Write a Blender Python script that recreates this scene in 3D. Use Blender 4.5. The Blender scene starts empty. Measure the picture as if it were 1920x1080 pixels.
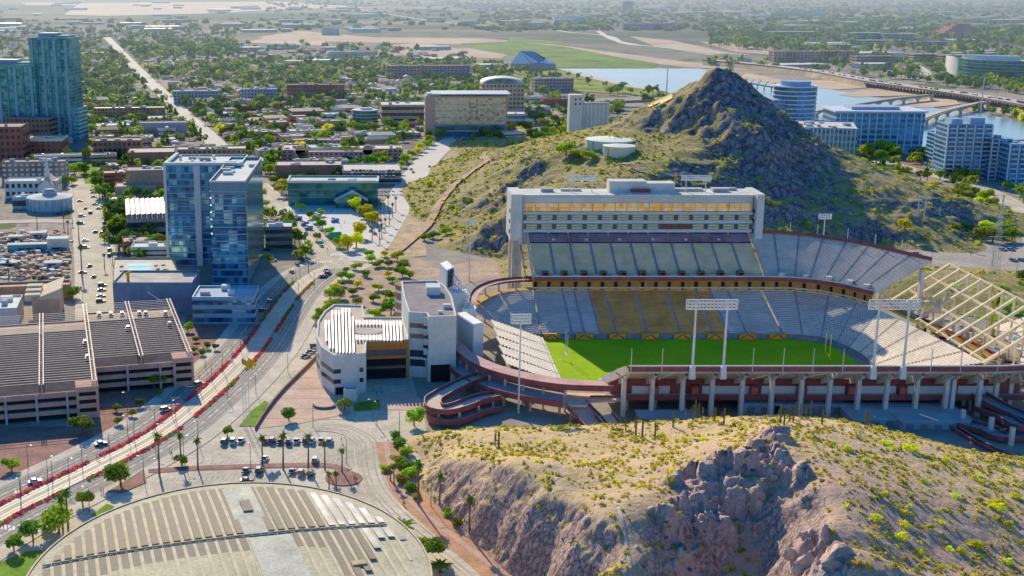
import bpy, math, random
import numpy as np
from mathutils import Vector, noise as mn
random.seed(7); np.random.seed(7)
R = math.radians
scene = bpy.context.scene
COL = scene.collection
# ---------------------------------------------------------------- camera geometry
FPX, CXP, CYP, CAMH, PITCH = 2327.0, 720.0, 540.0, 154.0, R(13.8)
_c, _s = math.cos(PITCH), math.sin(PITCH)
def G(px, py, z=0.0):
    """ground (or height z) point that the surveyor's ray through (px, py) meets"""
    u = (px-CXP)/FPX; v = (py-CYP)/FPX
    dy = _c-v*_s; dz = -_s-v*_c
    t = (z-CAMH)/dz
    return (u*t, dy*t)
def GD(px, py, d):
    u = (px-CXP)/FPX; v = (py-CYP)/FPX
    dy = _c-v*_s; dz = -_s-v*_c
    t = d/dy
    return (u*t, d, CAMH+dz*t)
def ZAT(py, d):
    return GD(0, py, d)[2]
cam_d = bpy.data.cameras.new("camera")
cam = bpy.data.objects.new("camera", cam_d); COL.objects.link(cam)
cam.location = (0, 0, CAMH); cam.rotation_euler = (R(90)-PITCH, 0, 0)
cam_d.sensor_width = 36; cam_d.lens = FPX/1920*36
cam_d.shift_x = (960-CXP)/1920.0
cam_d.clip_start = 1; cam_d.clip_end = 90000
scene.camera = cam
scene.view_settings.view_transform = 'Standard'
scene.view_settings.look = 'None'
scene.view_settings.exposure = 0
scene.render.resolution_x = 1024; scene.render.resolution_y = 576
try:
    scene.cycles.use_denoising = True
    scene.cycles.denoiser = 'OPENIMAGEDENOISE'
    scene.cycles.max_bounces = 5; scene.cycles.diffuse_bounces = 3
    scene.cycles.glossy_bounces = 2; scene.cycles.transmission_bounces = 2
    scene.cycles.transparent_max_bounces = 4; scene.cycles.volume_bounces = 0
except Exception: pass
# ---------------------------------------------------------------- light
SUN = Vector((-0.262, 0.965, 0.50)).normalized()
elev = math.asin(SUN.z); az = math.atan2(SUN.x, SUN.y)
w = bpy.data.worlds.new("World"); scene.world = w; w.use_nodes = True
nt = w.node_tree; bg = nt.nodes['Background']
sky = nt.nodes.new('ShaderNodeTexSky'); sky.sky_type = 'NISHITA'; sky.sun_disc = False
sky.sun_elevation = elev; sky.sun_rotation = az; sky.altitude = 350
sky.air_density = 1.2; sky.dust_density = 1.0; sky.ozone_density = 5.0
hs = nt.nodes.new('ShaderNodeHueSaturation'); hs.inputs['Saturation'].default_value = 1.35; nt.links.new(sky.outputs[0], hs.inputs['Color']); tn = nt.nodes.new('ShaderNodeMix'); tn.data_type = 'RGBA'; tn.blend_type = 'MULTIPLY'; tn.inputs[0].default_value = 1; tn.inputs[7].default_value = (0.95, 0.94, 1.06, 1); nt.links.new(hs.outputs[0], tn.inputs[6]); nt.links.new(tn.outputs[2], bg.inputs[0]); bg.inputs[1].default_value = 0.15
sl = bpy.data.lights.new("sun", 'SUN'); sl.energy = 5.0; sl.angle = R(0.5); sl.color = (1.0, 0.885, 0.65)
so = bpy.data.objects.new("sun", sl); COL.objects.link(so)
so.rotation_euler = (-SUN).to_track_quat('-Z', 'Y').to_euler()
so.location = (-300, 900, 600)
# ---------------------------------------------------------------- materials
MATS = {}
def nd(t, k, **kw):
    n = t.nodes.new(k)
    for a, b in kw.items(): setattr(n, a, b)
    return n
def rgba(c): return (c[0], c[1], c[2], 1)
def mixc(t, fac, a, b, mode='MIX'):
    m = nd(t, 'ShaderNodeMix', data_type='RGBA', blend_type=mode)
    for s_, v in ((0, fac), (6, a), (7, b)):
        if hasattr(v, 'is_output') or isinstance(v, bpy.types.NodeSocket): t.links.new(v, m.inputs[s_])
        elif s_ == 0: m.inputs[0].default_value = v
        else: m.inputs[s_].default_value = rgba(v)
    return m.outputs[2]
def mth(t, op, a, b=None, c=None):
    m = nd(t, 'ShaderNodeMath', operation=op)
    for i, v in enumerate((a, b, c)):
        if v is None: continue
        if isinstance(v, bpy.types.NodeSocket): t.links.new(v, m.inputs[i])
        else: m.inputs[i].default_value = v
    return m.outputs[0]
def nz(t, vec, scale, detail=3, rough=0.55, dist=0):
    n = nd(t, 'ShaderNodeTexNoise'); n.inputs['Scale'].default_value = scale
    n.inputs['Detail'].default_value = detail; n.inputs['Roughness'].default_value = rough
    n.inputs['Distortion'].default_value = dist
    t.links.new(vec, n.inputs['Vector']); return n.outputs['Fac']
def ramp(t, f, stops):
    r = nd(t, 'ShaderNodeValToRGB'); e = r.color_ramp.elements
    while len(e) > 1: e.remove(e[0])
    e[0].position = stops[0][0]; e[0].color = rgba(stops[0][1]) if hasattr(stops[0][1], '__len__') else (stops[0][1],)*3+(1,)
    for p_, c_ in stops[1:]:
        q = e.new(p_); q.color = rgba(c_) if hasattr(c_, '__len__') else (c_,)*3+(1,)
    t.links.new(f, r.inputs[0]); return r.outputs[0]
def base(name):
    m = bpy.data.materials.new(name); m.use_nodes = True
    t = m.node_tree; b = t.nodes['Principled BSDF']
    return m, t, b
def geo_pos(t): return nd(t, 'ShaderNodeNewGeometry').outputs['Position']
def M(name, col, rough=0.8, var=0.18, scale=0.35, col2=None, metal=0.0, bump=0.0, rand=0.0, fine=0.0, spec=None):
    """weathered plain surface: large blotches plus finer grain, optional per-object variation"""
    if name in MATS: return MATS[name]
    col = tuple(min(.86, x*(1.62-.62*max(col))*k_) for x, k_ in zip(col, (1.10, 1.04, .95)))
    if col2: col2 = tuple(min(.86, x*1.2) for x in col2)
    m, t, b = base(name)
    pos = geo_pos(t)
    n1 = nz(t, pos, scale, 5, 0.62)
    c2 = col2 if col2 else tuple(x*(1-var*1.6) for x in col)
    c1 = tuple(min(1, x*(1+var*0.7)) for x in col) if not col2 else col
    f = ramp(t, n1, [(0.32, 0.0), (0.68, 1.0)])
    c = mixc(t, f, c2, c1)
    if fine > 0:
        n2 = nz(t, pos, scale*9, 3, 0.7)
        f2 = ramp(t, n2, [(0.35, 1-fine), (0.65, 1+0.0)])
        c = mixc(t, 1.0, c, f2, 'MULTIPLY')
    if rand > 0:
        oi = nd(t, 'ShaderNodeObjectInfo')
        h = nd(t, 'ShaderNodeHueSaturation')
        t.links.new(mth(t, 'MULTIPLY_ADD', oi.outputs['Random'], rand*0.12, 0.5-rand*0.06), h.inputs['Hue'])
        t.links.new(mth(t, 'MULTIPLY_ADD', oi.outputs['Random'], rand, 1-rand*0.5), h.inputs['Value'])
        t.links.new(c, h.inputs['Color']); c = h.outputs[0]
    t.links.new(c, b.inputs['Base Color'])
    b.inputs['Roughness'].default_value = rough; b.inputs['Metallic'].default_value = metal
    if spec is None and rough >= .8: spec = .12
    if spec is not None: b.inputs['Specular IOR Level'].default_value = spec
    if bump > 0:
        bp = nd(t, 'ShaderNodeBump'); bp.inputs['Strength'].default_value = bump; bp.inputs['Distance'].default_value = 0.4
        t.links.new(nz(t, pos, scale*6, 4, 0.7), bp.inputs['Height']); t.links.new(bp.outputs[0], b.inputs['Normal'])
    MATS[name] = m; return m
def glass(name, cols, cell=(3.0, 3.4), rough=0.12, metal=0.55, ang=14.5):
    """curtain wall glass: sky reflections put into the colour, a random tone per pane"""
    if name in MATS: return MATS[name]
    m, t, b = base(name)
    pos = geo_pos(t)
    mp = nd(t, 'ShaderNodeMapping'); mp.inputs['Rotation'].default_value = (0, 0, -R(ang))
    t.links.new(pos, mp.inputs[0])
    vm = nd(t, 'ShaderNodeVectorMath', operation='DIVIDE'); vm.inputs[1].default_value = (cell[0], cell[0], cell[1])
    t.links.new(mp.outputs[0], vm.inputs[0])
    fl = nd(t, 'ShaderNodeVectorMath', operation='FLOOR'); t.links.new(vm.outputs[0], fl.inputs[0])
    wn = nd(t, 'ShaderNodeTexWhiteNoise', noise_dimensions='3D'); t.links.new(fl.outputs[0], wn.inputs['Vector'])
    big = nz(t, pos, 0.05, 2)
    f = mth(t, 'ADD', mth(t, 'MULTIPLY', wn.outputs['Value'], 0.55), mth(t, 'MULTIPLY', big, 0.55))
    n = len(cols)
    c = ramp(t, f, [(0.2+0.62*i/(n-1), cols[i]) for i in range(n)])
    # dark joints between the panes
    fr = nd(t, 'ShaderNodeVectorMath', operation='FRACTION'); t.links.new(vm.outputs[0], fr.inputs[0])
    sx = nd(t, 'ShaderNodeSeparateXYZ'); t.links.new(fr.outputs[0], sx.inputs[0])
    j = mth(t, 'LESS_THAN', sx.outputs[2], 0.12)
    c = mixc(t, mth(t, 'MULTIPLY', j, 0.55), c, (0.20, 0.26, 0.30))
    t.links.new(c, b.inputs['Base Color'])
    b.inputs['Roughness'].default_value = rough; b.inputs['Metallic'].default_value = metal
    MATS[name] = m; return m
def leafm(name, c1, c2, trans=0.35, rand=0.25):
    if name in MATS: return MATS[name]
    m = bpy.data.materials.new(name); m.use_nodes = True; t = m.node_tree
    t.nodes.clear(); out = nd(t, 'ShaderNodeOutputMaterial')
    pos = geo_pos(t); f = nz(t, pos, 0.45, 4, 0.7); f = ramp(t, f, [(0.33, 0.0), (0.66, 1.0)])
    c = mixc(t, f, tuple(min(.95, x*1.45) for x in c1), tuple(min(.95, x*1.45) for x in c2))
    oi = nd(t, 'ShaderNodeObjectInfo'); h = nd(t, 'ShaderNodeHueSaturation')
    t.links.new(mth(t, 'MULTIPLY_ADD', oi.outputs['Random'], rand, 1-rand*0.5), h.inputs['Value'])
    t.links.new(mth(t, 'MULTIPLY_ADD', oi.outputs['Random'], 0.05*rand/0.25, 0.5-0.025*rand/0.25), h.inputs['Hue'])
    t.links.new(c, h.inputs['Color'])
    d = nd(t, 'ShaderNodeBsdfDiffuse'); tr = nd(t, 'ShaderNodeBsdfTranslucent'); mx = nd(t, 'ShaderNodeMixShader')
    t.links.new(h.outputs[0], d.inputs[0]); t.links.new(h.outputs[0], tr.inputs[0])
    mx.inputs[0].default_value = trans
    t.links.new(d.outputs[0], mx.inputs[1]); t.links.new(tr.outputs[0], mx.inputs[2]); t.links.new(mx.outputs[0], out.inputs[0])
    MATS[name] = m; return m
# ---------------------------------------------------------------- object helpers
ORG = {}
def tag(o, label=None, cat=None, group=None, kind=None):
    if label: o['label'] = label
    if cat: o['category'] = cat
    if group: o['group'] = group
    if kind: o['kind'] = kind
    return o
def thing(name, label, cat, loc, group=None, rotz=0):
    o = bpy.data.objects.new(name, None); COL.objects.link(o)
    o.location = loc; o.rotation_euler = (0, 0, rotz); o.empty_display_size = 1
    ORG[o.name] = Vector(loc)
    return tag(o, label, cat, group)
class MB:
    def __init__(s): s.v = []; s.f = []; s.m = []; s.n = 0
    def add(s, vs, fs, m=0):
        k = s.n; s.v.extend(vs); s.n += len(vs)
        for f in fs: s.f.append(tuple(i+k for i in f)); s.m.append(m)
    def face(s, pts, m=0): s.add([tuple(p) for p in pts], [tuple(range(len(pts)))], m)
    def box(s, cx, cy, z0, sx, sy, h, rot=0.0, m=0, taper=1.0):
        ca, sa = math.cos(rot), math.sin(rot); vs = []
        for z, k in ((z0, 1.0), (z0+h, taper)):
            for a, b in ((-1, -1), (1, -1), (1, 1), (-1, 1)):
                x = a*sx/2*k; y = b*sy/2*k
                vs.append((cx+x*ca-y*sa, cy+x*sa+y*ca, z))
        s.add(vs, [(3, 2, 1, 0), (4, 5, 6, 7), (0, 1, 5, 4), (1, 2, 6, 5), (2, 3, 7, 6), (3, 0, 4, 7)], m)
    def prism(s, pts, z0, z1, m=0, mt=None, bottom=True):
        n = len(pts); a = [(p[0], p[1], z0) for p in pts]; b = [(p[0], p[1], z1) for p in pts]
        s.add(a+b, [(i, (i+1) % n, (i+1) % n+n, i+n) for i in range(n)], m)
        s.add(b, [tuple(range(n))], m if mt is None else mt)
        if bottom: s.add(a, [tuple(reversed(range(n)))], m)
    def ring(s, pts, z0, z1, off, m=0):
        """band standing proud of a wall by off"""
        o = offset(pts, off); n = len(pts)
        vs = [(p[0], p[1], z0) for p in o]+[(p[0], p[1], z1) for p in o]+[(p[0], p[1], z0) for p in pts]+[(p[0], p[1], z1) for p in pts]
        fs = []
        for i in range(n):
            j = (i+1) % n
            fs += [(i, j, j+n, i+n), (i+n, j+n, j+3*n, i+3*n), (j, i, i+2*n, j+2*n)]
        s.add(vs, fs, m)
    def tube(s, p, q, r0, r1=None, n=6, m=0):
        r1 = r0 if r1 is None else r1
        p = Vector(p); q = Vector(q); d = (q-p).normalized()
        a = d.orthogonal().normalized(); b = d.cross(a); vs = []
        for c, r in ((p, r0), (q, r1)):
            for i in range(n):
                t = 2*math.pi*i/n; vs.append(tuple(c+a*(r*math.cos(t))+b*(r*math.sin(t))))
        s.add(vs, [(i, (i+1) % n, (i+1) % n+n, i+n) for i in range(n)]+[tuple(reversed(range(n))), tuple(range(n, 2*n))], m)
    def cyl(s, cx, cy, z0, r, h, n=24, m=0, mt=None, r1=None):
        r1 = r if r1 is None else r1
        a = [(cx+r*math.cos(2*math.pi*i/n), cy+r*math.sin(2*math.pi*i/n), z0) for i in range(n)]
        b = [(cx+r1*math.cos(2*math.pi*i/n), cy+r1*math.sin(2*math.pi*i/n), z0+h) for i in range(n)]
        s.add(a+b, [(i, (i+1) % n, (i+1) % n+n, i+n) for i in range(n)]+[tuple(reversed(range(n)))], m)
        s.add(b, [tuple(range(n))], m if mt is None else mt)
    def strip(s, A, B, m=0):
        """ribbon between two polylines of 3-d points"""
        n = len(A); s.add([tuple(p) for p in A]+[tuple(p) for p in B], [(i, i+1, i+1+n, i+n) for i in range(n-1)], m)
    def build(s, name, mats, parent=None, org=None, smooth=False):
        if not s.v: return None
        if parent is not None: o0 = ORG[parent.name]
        elif org is not None: o0 = Vector(org)
        else:
            a = np.array(s.v); o0 = Vector(((a[:, 0].min()+a[:, 0].max())/2, (a[:, 1].min()+a[:, 1].max())/2, a[:, 2].min()))
        me = bpy.data.meshes.new(name)
        a = np.array(s.v)-np.array(o0[:])
        me.from_pydata(a.tolist(), [], s.f)
        if not isinstance(mats, (list, tuple)): mats = [mats]
        for k in mats: me.materials.append(k)
        if len(mats) > 1: me.polygons.foreach_set('material_index', s.m)
        if smooth: me.polygons.foreach_set('use_smooth', [True]*len(me.polygons))
        me.update()
        o = bpy.data.objects.new(name, me); COL.objects.link(o)
        if parent is not None: o.parent = parent
        else: o.location = o0
        ORG[o.name] = Vector(o0)
        return o
def offset(pts, d):
    n = len(pts); ar = sum(pts[i][0]*pts[(i+1) % n][1]-pts[(i+1) % n][0]*pts[i][1] for i in range(n))
    sg = 1 if ar > 0 else -1; out = []
    for i in range(n):
        p0 = Vector(pts[i-1][:2]); p1 = Vector(pts[i][:2]); p2 = Vector(pts[(i+1) % n][:2])
        e1 = (p1-p0).normalized(); e2 = (p2-p1).normalized()
        n1 = Vector((e1.y, -e1.x))*sg; n2 = Vector((e2.y, -e2.x))*sg
        k = (n1+n2); l = max(0.35, k.length_squared/2)
        out.append(tuple(p1+k*(d/l/1.0) if k.length > 1e-6 else p1+n1*d))
    return out
CH = {}
def dup(src, loc, rotz=0, scale=1.0, label=None, group=None, cat=None):
    """copy a thing with its parts and sub-parts"""
    kids = CH.get(src.name)
    if kids is None: kids = CH[src.name] = [(c, list(c.children)) for c in src.children]
    r = src.copy(); COL.objects.link(r); r.location = loc; r.rotation_euler = (0, 0, rotz)
    r.scale = (scale,)*3 if not hasattr(scale, '__len__') else scale
    if label: r['label'] = label
    if group: r['group'] = group
    for c, gs in kids:
        c2 = c.copy(); COL.objects.link(c2); c2.parent = r
        for g in gs:
            g2 = g.copy(); COL.objects.link(g2); g2.parent = c2
    return r
class Proto:
    def __init__(s, make): s.make = make; s.o = None
    def put(s, loc, rotz=0, scale=1.0, label=None, group=None):
        if s.o is None:
            s.o = s.make(); o = s.o
            CH[o.name] = [(c, list(c.children)) for c in o.children]
            o.location = loc; o.rotation_euler = (0, 0, rotz); o.scale = (scale,)*3 if not hasattr(scale, '__len__') else scale
            if label: o['label'] = label
            if group: o['group'] = group
            return o
        return dup(s.o, loc, rotz, scale, label, group)
def struct(name, mb, mats, smooth=False, kind='structure'):
    o = mb.build(name, mats, org=(0, 0, 0), smooth=smooth); o['kind'] = kind; return o
def pts(l, z=0.0): return [G(a, b, z) for a, b in l]
LAY = [0]; OCCP = []
def occ(l): OCCP.append([(p[0], p[1]) for p in l])
def lay(z):
    LAY[0] += 1; return z+LAY[0]*0.0021
def sheet(name, l, z, mat, px=True):
    z = lay(z)
    mb = MB(); P_ = pts(l) if px else l
    if name in ('plaza_ground','plaza','water','parking_lot','airfield','pool_deck'): occ(P_)
    mb.face([(x, y, z) for x, y in P_]); return struct(name, mb, mat)
def catmull(P_, n=8):
    P_ = [np.array(p, float) for p in P_]; out = []
    Q = [2*P_[0]-P_[1]]+P_+[2*P_[-1]-P_[-2]]
    for i in range(1, len(Q)-2):
        a, b, c, d = Q[i-1:i+3]
        for k in range(n):
            t = k/n; out.append(0.5*((2*b)+(-a+c)*t+(2*a-5*b+4*c-d)*t*t+(-a+3*b-3*c+d)*t**3))
    out.append(P_[-1]); return out
def ribbon(mb, path, w0, w1, z, m=0, hf=None):
    """band along a ground path, between lateral offsets w0 and w1"""
    A = []; B = []; n = len(path)
    for i in range(n):
        a = path[max(0, i-1)]; b = path[min(n-1, i+1)]
        dx, dy = b[0]-a[0], b[1]-a[1]; l = math.hypot(dx, dy) or 1; nx, ny = -dy/l, dx/l
        p = path[i]
        for L, w_ in ((A, w0), (B, w1)):
            x, y = p[0]+nx*w_, p[1]+ny*w_
            L.append((x, y, z+(hf(x, y) if hf else 0)))
    mb.strip(A, B, m)
    if not hf and z < 1.2 and abs(w1-w0) > 3: occ(A+B[::-1])
# ================================================================ GROUND
def ground_mat():
    m, t, b = base('city_ground'); pos = geo_pos(t)
    mp = nd(t, 'ShaderNodeMapping'); mp.inputs['Rotation'].default_value = (0, 0, -R(14.5)); t.links.new(pos, mp.inputs[0])
    v = nd(t, 'ShaderNodeTexVoronoi', distance='CHEBYCHEV'); v.inputs['Scale'].default_value = 1/55.0
    v.inputs['Randomness'].default_value = 0.75
    t.links.new(mp.outputs[0], v.inputs['Vector'])
    sx = nd(t, 'ShaderNodeSeparateColor'); t.links.new(v.outputs['Color'], sx.inputs[0])
    lots = ramp(t, sx.outputs[0], [(0.0, (.44, .37, .28)), (0.3, (.54, .46, .36)), (0.5, (.34, .30, .27)), (0.62, (.60, .48, .36)), (0.8, (.32, .27, .21)), (0.92, (.16, .22, .06)), (1, (.56, .48, .38))])
    grit = ramp(t, nz(t, pos, 0.16, 5, 0.7), [(0.35, 0.62), (0.65, 1.12)])
    c = mixc(t, 1.0, lots, grit, 'MULTIPLY')
    # far country: scrub green and pale soil in broad bands, drier across the river
    mp2 = nd(t, 'ShaderNodeMapping'); mp2.inputs['Scale'].default_value = (1/2600., 1/1100., 1); t.links.new(pos, mp2.inputs[0])
    f = nz(t, mp2.outputs[0], 1.0, 6, 0.62, 0.4)
    f3 = nz(t, pos, 1/60., 4, 0.75)
    far = ramp(t, mth(t, 'ADD', mth(t, 'MULTIPLY', f, 0.7), mth(t, 'MULTIPLY', f3, 0.3)), [(0.36, (.035, .070, .040)), (0.47, (.09, .12, .07)), (0.54, (.24, .23, .17)), (0.62, (.40, .34, .27)), (0.72, (.50, .45, .38))])
    sp = nd(t, 'ShaderNodeSeparateXYZ'); t.links.new(pos, sp.inputs[0])
    k = nd(t, 'ShaderNodeMapRange'); k.inputs[1].default_value = 2300; k.inputs[2].default_value = 3300; t.links.new(sp.outputs[1], k.inputs[0])
    c = mixc(t, k.outputs[0], c, far)
    k2 = nd(t, 'ShaderNodeMapRange'); k2.inputs[1].default_value = 760; k2.inputs[2].default_value = 700; t.links.new(sp.outputs[1], k2.inputs[0])
    near = ramp(t, nz(t, pos, 0.06, 6, 0.65), [(0.35, (.34, .29, .23)), (0.65, (.50, .43, .34))])
    c = mixc(t, k2.outputs[0], c, near)
    t.links.new(c, b.inputs['Base Color']); b.inputs['Roughness'].default_value = 0.95; b.inputs['Specular IOR Level'].default_value = .1
    return m
ys = [-400, -100, 100, 250, 400, 550, 700, 850, 1000, 1300, 1700, 2200, 3000, 4200, 6000, 9000, 14000, 24000, 45000]
xs = [-30000, -14000, -7000, -3500, -1800, -900, -450, -225, 0, 225, 450, 900, 1800, 3500, 7000, 14000, 30000]
mb = MB()
vs = [(x, y, 0) for y in ys for x in xs]; nx_ = len(xs)
mb.add(vs, [(j*nx_+i, j*nx_+i+1, (j+1)*nx_+i+1, (j+1)*nx_+i) for j in range(len(ys)-1) for i in range(nx_-1)])
struct('ground', mb, ground_mat())
# ---------------------------------------------------------------- haze: a thin real body of air over the whole valley
hm = bpy.data.materials.new('haze'); hm.use_nodes = True; t = hm.node_tree; t.nodes.clear()
o_ = nd(t, 'ShaderNodeOutputMaterial'); vs_ = nd(t, 'ShaderNodeVolumeScatter')
vs_.inputs['Color'].default_value = (0.62, 0.80, 1.0, 1); vs_.inputs['Density'].default_value = 1/9500.; vs_.inputs['Anisotropy'].default_value = 0.25
t.links.new(vs_.outputs[0], o_.inputs['Volume'])
try: hm.cycles.homogeneous_volume = True
except Exception: pass
mb = MB(); mb.box(0, 23150, -20, 56000, 44000, 620)
HAZE = struct('haze', mb, hm)
# ================================================================ HILLS
def tps(ctrl):
    P_ = np.array([(a, b) for a, b, c in ctrl], float); Z = np.array([c for a, b, c in ctrl], float); n = len(P_)
    S = 100.0
    def U(r2): return np.where(r2 > 1e-9, 0.5*r2*np.log(np.maximum(r2, 1e-9)), 0)
    K = U((((P_[:, None]-P_[None])/S)**2).sum(-1))+np.eye(n)*0.01
    A = np.zeros((n+3, n+3)); A[:n, :n] = K; A[:n, n] = 1; A[:n, n+1:] = P_/S; A[n, :n] = 1; A[n+1:, :n] = (P_/S).T
    sol = np.linalg.solve(A, np.concatenate([Z, np.zeros(3)]))
    def f(Q):
        Q = np.asarray(Q, float); out = np.zeros(len(Q))
        for i in range(0, len(Q), 20000):
            q = Q[i:i+20000]; out[i:i+20000] = U((((q[:, None]-P_[None])/S)**2).sum(-1))@sol[:n]+sol[n]+(q/S)@sol[n+1:]
        return out
    return f
def hill(name, ctrl, x0, x1, y0, y1, st, mat, rough):
    f = tps(ctrl); nx = int((x1-x0)/st)+1; ny = int((y1-y0)/st)+1
    X, Y = np.meshgrid(x0+np.arange(nx)*st, y0+np.arange(ny)*st)
    Z = f(np.stack([X.ravel(), Y.ravel()], 1)).reshape(ny, nx)
    D = np.zeros_like(Z)
    gy, gx = np.gradient(Z, st); slope = np.hypot(gx, gy)
    for j in range(ny):
        for i in range(nx):
            if Z[j, i] > -5: D[j, i] = rough(X[j, i], Y[j, i], Z[j, i], slope[j, i])
    Z = Z+D*np.clip(Z/4, 0, 1)
    Z = np.maximum(Z, -6)
    me = bpy.data.meshes.new(name)
    V = np.stack([X.ravel(), Y.ravel(), Z.ravel()], 1)
    idx = np.arange(nx*ny).reshape(ny, nx)
    keep = np.maximum.reduce([Z[:-1, :-1], Z[1:, :-1], Z[:-1, 1:], Z[1:, 1:]]) > -2
    F = np.stack([idx[:-1, :-1], idx[:-1, 1:], idx[1:, 1:], idx[1:, :-1]], -1)[keep]
    me.from_pydata(V.tolist(), [], F.tolist()); me.materials.append(mat)
    me.polygons.foreach_set('use_smooth', [True]*len(me.polygons)); me.update()
    o = bpy.data.objects.new(name, me); COL.objects.link(o); o['kind'] = 'structure'
    def h(x, y):
        u = (x-x0)/st; v = (y-y0)/st
        if u < 0 or v < 0 or u >= nx-1 or v >= ny-1: return 0.0
        i, j = int(u), int(v); a, b = u-i, v-j
        return float(max(0, (Z[j, i]*(1-a)+Z[j, i+1]*a)*(1-b)+(Z[j+1, i]*(1-a)+Z[j+1, i+1]*a)*b))
    def sl(x, y):
        return math.hypot(h(x+1.5, y)-h(x-1.5, y), h(x, y+1.5)-h(x, y-1.5))/3
    return h, sl
def hill_mat(name, soil, soil2, grass, rock, rock2, dark, s=1.0, lo=0.62, hi=0.86, face=None, crags=None, tint=None):
    m, t, b = base(name); g = nd(t, 'ShaderNodeNewGeometry'); pos = g.outputs['Position']
    a = ramp(t, nz(t, pos, 0.05*s, 5, 0.65), [(0.38, 0.0), (0.62, 1.0)])
    c = mixc(t, a, soil, soil2)
    gr = ramp(t, nz(t, pos, 0.22*s, 5, 0.72), [(0.42, 0.0), (0.58, 1.0)])
    c = mixc(t, mth(t, 'MULTIPLY', gr, 0.75), c, grass)
    r = ramp(t, nz(t, pos, 0.12*s, 6, 0.7), [(0.35, 0.0), (0.65, 1.0)])
    rc = mixc(t, r, rock, rock2)
    mp = nd(t, 'ShaderNodeMapping'); mp.inputs['Scale'].default_value = (0.5*s, 0.5*s, 0.22*s); t.links.new(pos, mp.inputs[0])
    vo = nd(t, 'ShaderNodeTexVoronoi', feature='DISTANCE_TO_EDGE'); vo.inputs['Scale'].default_value = 0.7
    wv = nd(t, 'ShaderNodeVectorMath', operation='ADD'); nn = nd(t, 'ShaderNodeTexNoise'); nn.inputs['Scale'].default_value = 0.6*s
    nn.inputs['Detail'].default_value = 4
    t.links.new(pos, nn.inputs['Vector']); t.links.new(mp.outputs[0], wv.inputs[0]); t.links.new(nn.outputs['Color'], wv.inputs[1])
    t.links.new(wv.outputs[0], vo.inputs['Vector'])
    cr = ramp(t, vo.outputs['Distance'], [(0.0, 0.25), (0.08, 0.8), (0.3, 1.1)])
    rc = mixc(t, 0.85, rc, cr, 'MULTIPLY')
    dk = ramp(t, nz(t, pos, 0.5*s, 3, 0.8), [(0.40, 1.0), (0.52, 0.0)])
    rc = mixc(t, mth(t, 'MULTIPLY', dk, 0.6), rc, dark)
    sx = nd(t, 'ShaderNodeSeparateXYZ'); t.links.new(g.outputs['Normal'], sx.inputs[0])
    k = nd(t, 'ShaderNodeMapRange'); k.inputs[1].default_value = hi; k.inputs[2].default_value = lo
    t.links.new(mth(t, 'ADD', sx.outputs[2], mth(t, 'MULTIPLY_ADD', nz(t, pos, 0.15*s, 4, 0.7), 0.36, -0.18)), k.inputs[0])
    kk = k.outputs[0]
    if face is not None:
        dt = nd(t, 'ShaderNodeVectorMath', operation='DOT_PRODUCT'); t.links.new(g.outputs['Normal'], dt.inputs[0]); dt.inputs[1].default_value = (0.30, -0.95, 0)
        kf = nd(t, 'ShaderNodeMapRange'); kf.inputs[1].default_value = 0.02; kf.inputs[2].default_value = 0.34; kf.inputs[3].default_value = face; kf.inputs[4].default_value = 1.0
        t.links.new(mth(t, 'ADD', dt.outputs['Value'], mth(t, 'MULTIPLY_ADD', nz(t, pos, 0.06*s, 4, 0.7), 0.5, -0.25)), kf.inputs[0]); kk = mth(t, 'MULTIPLY', kk, kf.outputs[0])
    if crags:
        acc = None
        for (cx_, cy0, rr_) in crags:
            dv = nd(t, 'ShaderNodeVectorMath', operation='DISTANCE'); mz = nd(t, 'ShaderNodeVectorMath', operation='MULTIPLY'); mz.inputs[1].default_value = (1, 1, 0)
            t.links.new(pos, mz.inputs[0]); t.links.new(mz.outputs[0], dv.inputs[0]); dv.inputs[1].default_value = (cx_, cy0, 0)
            q = nd(t, 'ShaderNodeMapRange'); q.inputs[1].default_value = rr_*1.15; q.inputs[2].default_value = rr_*.7
            t.links.new(mth(t, 'ADD', dv.outputs['Value'], mth(t, 'MULTIPLY_ADD', nz(t, pos, .22, 4, .7), rr_*.9, -rr_*.45)), q.inputs[0])
            acc = q.outputs[0] if acc is None else mth(t, 'MAXIMUM', acc, q.outputs[0])
        kk = mth(t, 'MAXIMUM', kk, acc)
        rc = mixc(t, mth(t, 'MULTIPLY', acc, .78), rc, mixc(t, r, (.95,.66,.52), (.76,.49,.41)))
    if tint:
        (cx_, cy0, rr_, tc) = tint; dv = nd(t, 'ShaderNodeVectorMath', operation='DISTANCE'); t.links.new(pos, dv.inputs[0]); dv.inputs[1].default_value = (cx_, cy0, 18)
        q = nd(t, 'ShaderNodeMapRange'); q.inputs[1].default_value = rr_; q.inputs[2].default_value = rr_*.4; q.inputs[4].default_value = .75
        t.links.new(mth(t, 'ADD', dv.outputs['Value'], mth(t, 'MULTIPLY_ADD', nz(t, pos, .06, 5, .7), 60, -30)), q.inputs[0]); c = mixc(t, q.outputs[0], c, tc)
    c = mixc(t, kk, c, rc)
    fine = ramp(t, nz(t, pos, 1.6*s, 4, 0.75), [(0.32, 0.66), (0.68, 1.25)])
    c = mixc(t, 0.8, c, fine, 'MULTIPLY')
    t.links.new(c, b.inputs['Base Color']); b.inputs['Roughness'].default_value = 0.97; b.inputs['Specular IOR Level'].default_value = 0.15
    bp = nd(t, 'ShaderNodeBump'); bp.inputs['Strength'].default_value = 0.9; bp.inputs['Distance'].default_value = 0.9/s
    t.links.new(mth(t, 'ADD', nz(t, pos, 0.7*s, 6, 0.75), mth(t, 'MULTIPLY', cr, 0.25)), bp.inputs['Height']); t.links.new(bp.outputs[0], b.inputs['Normal'])
    return m
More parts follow.
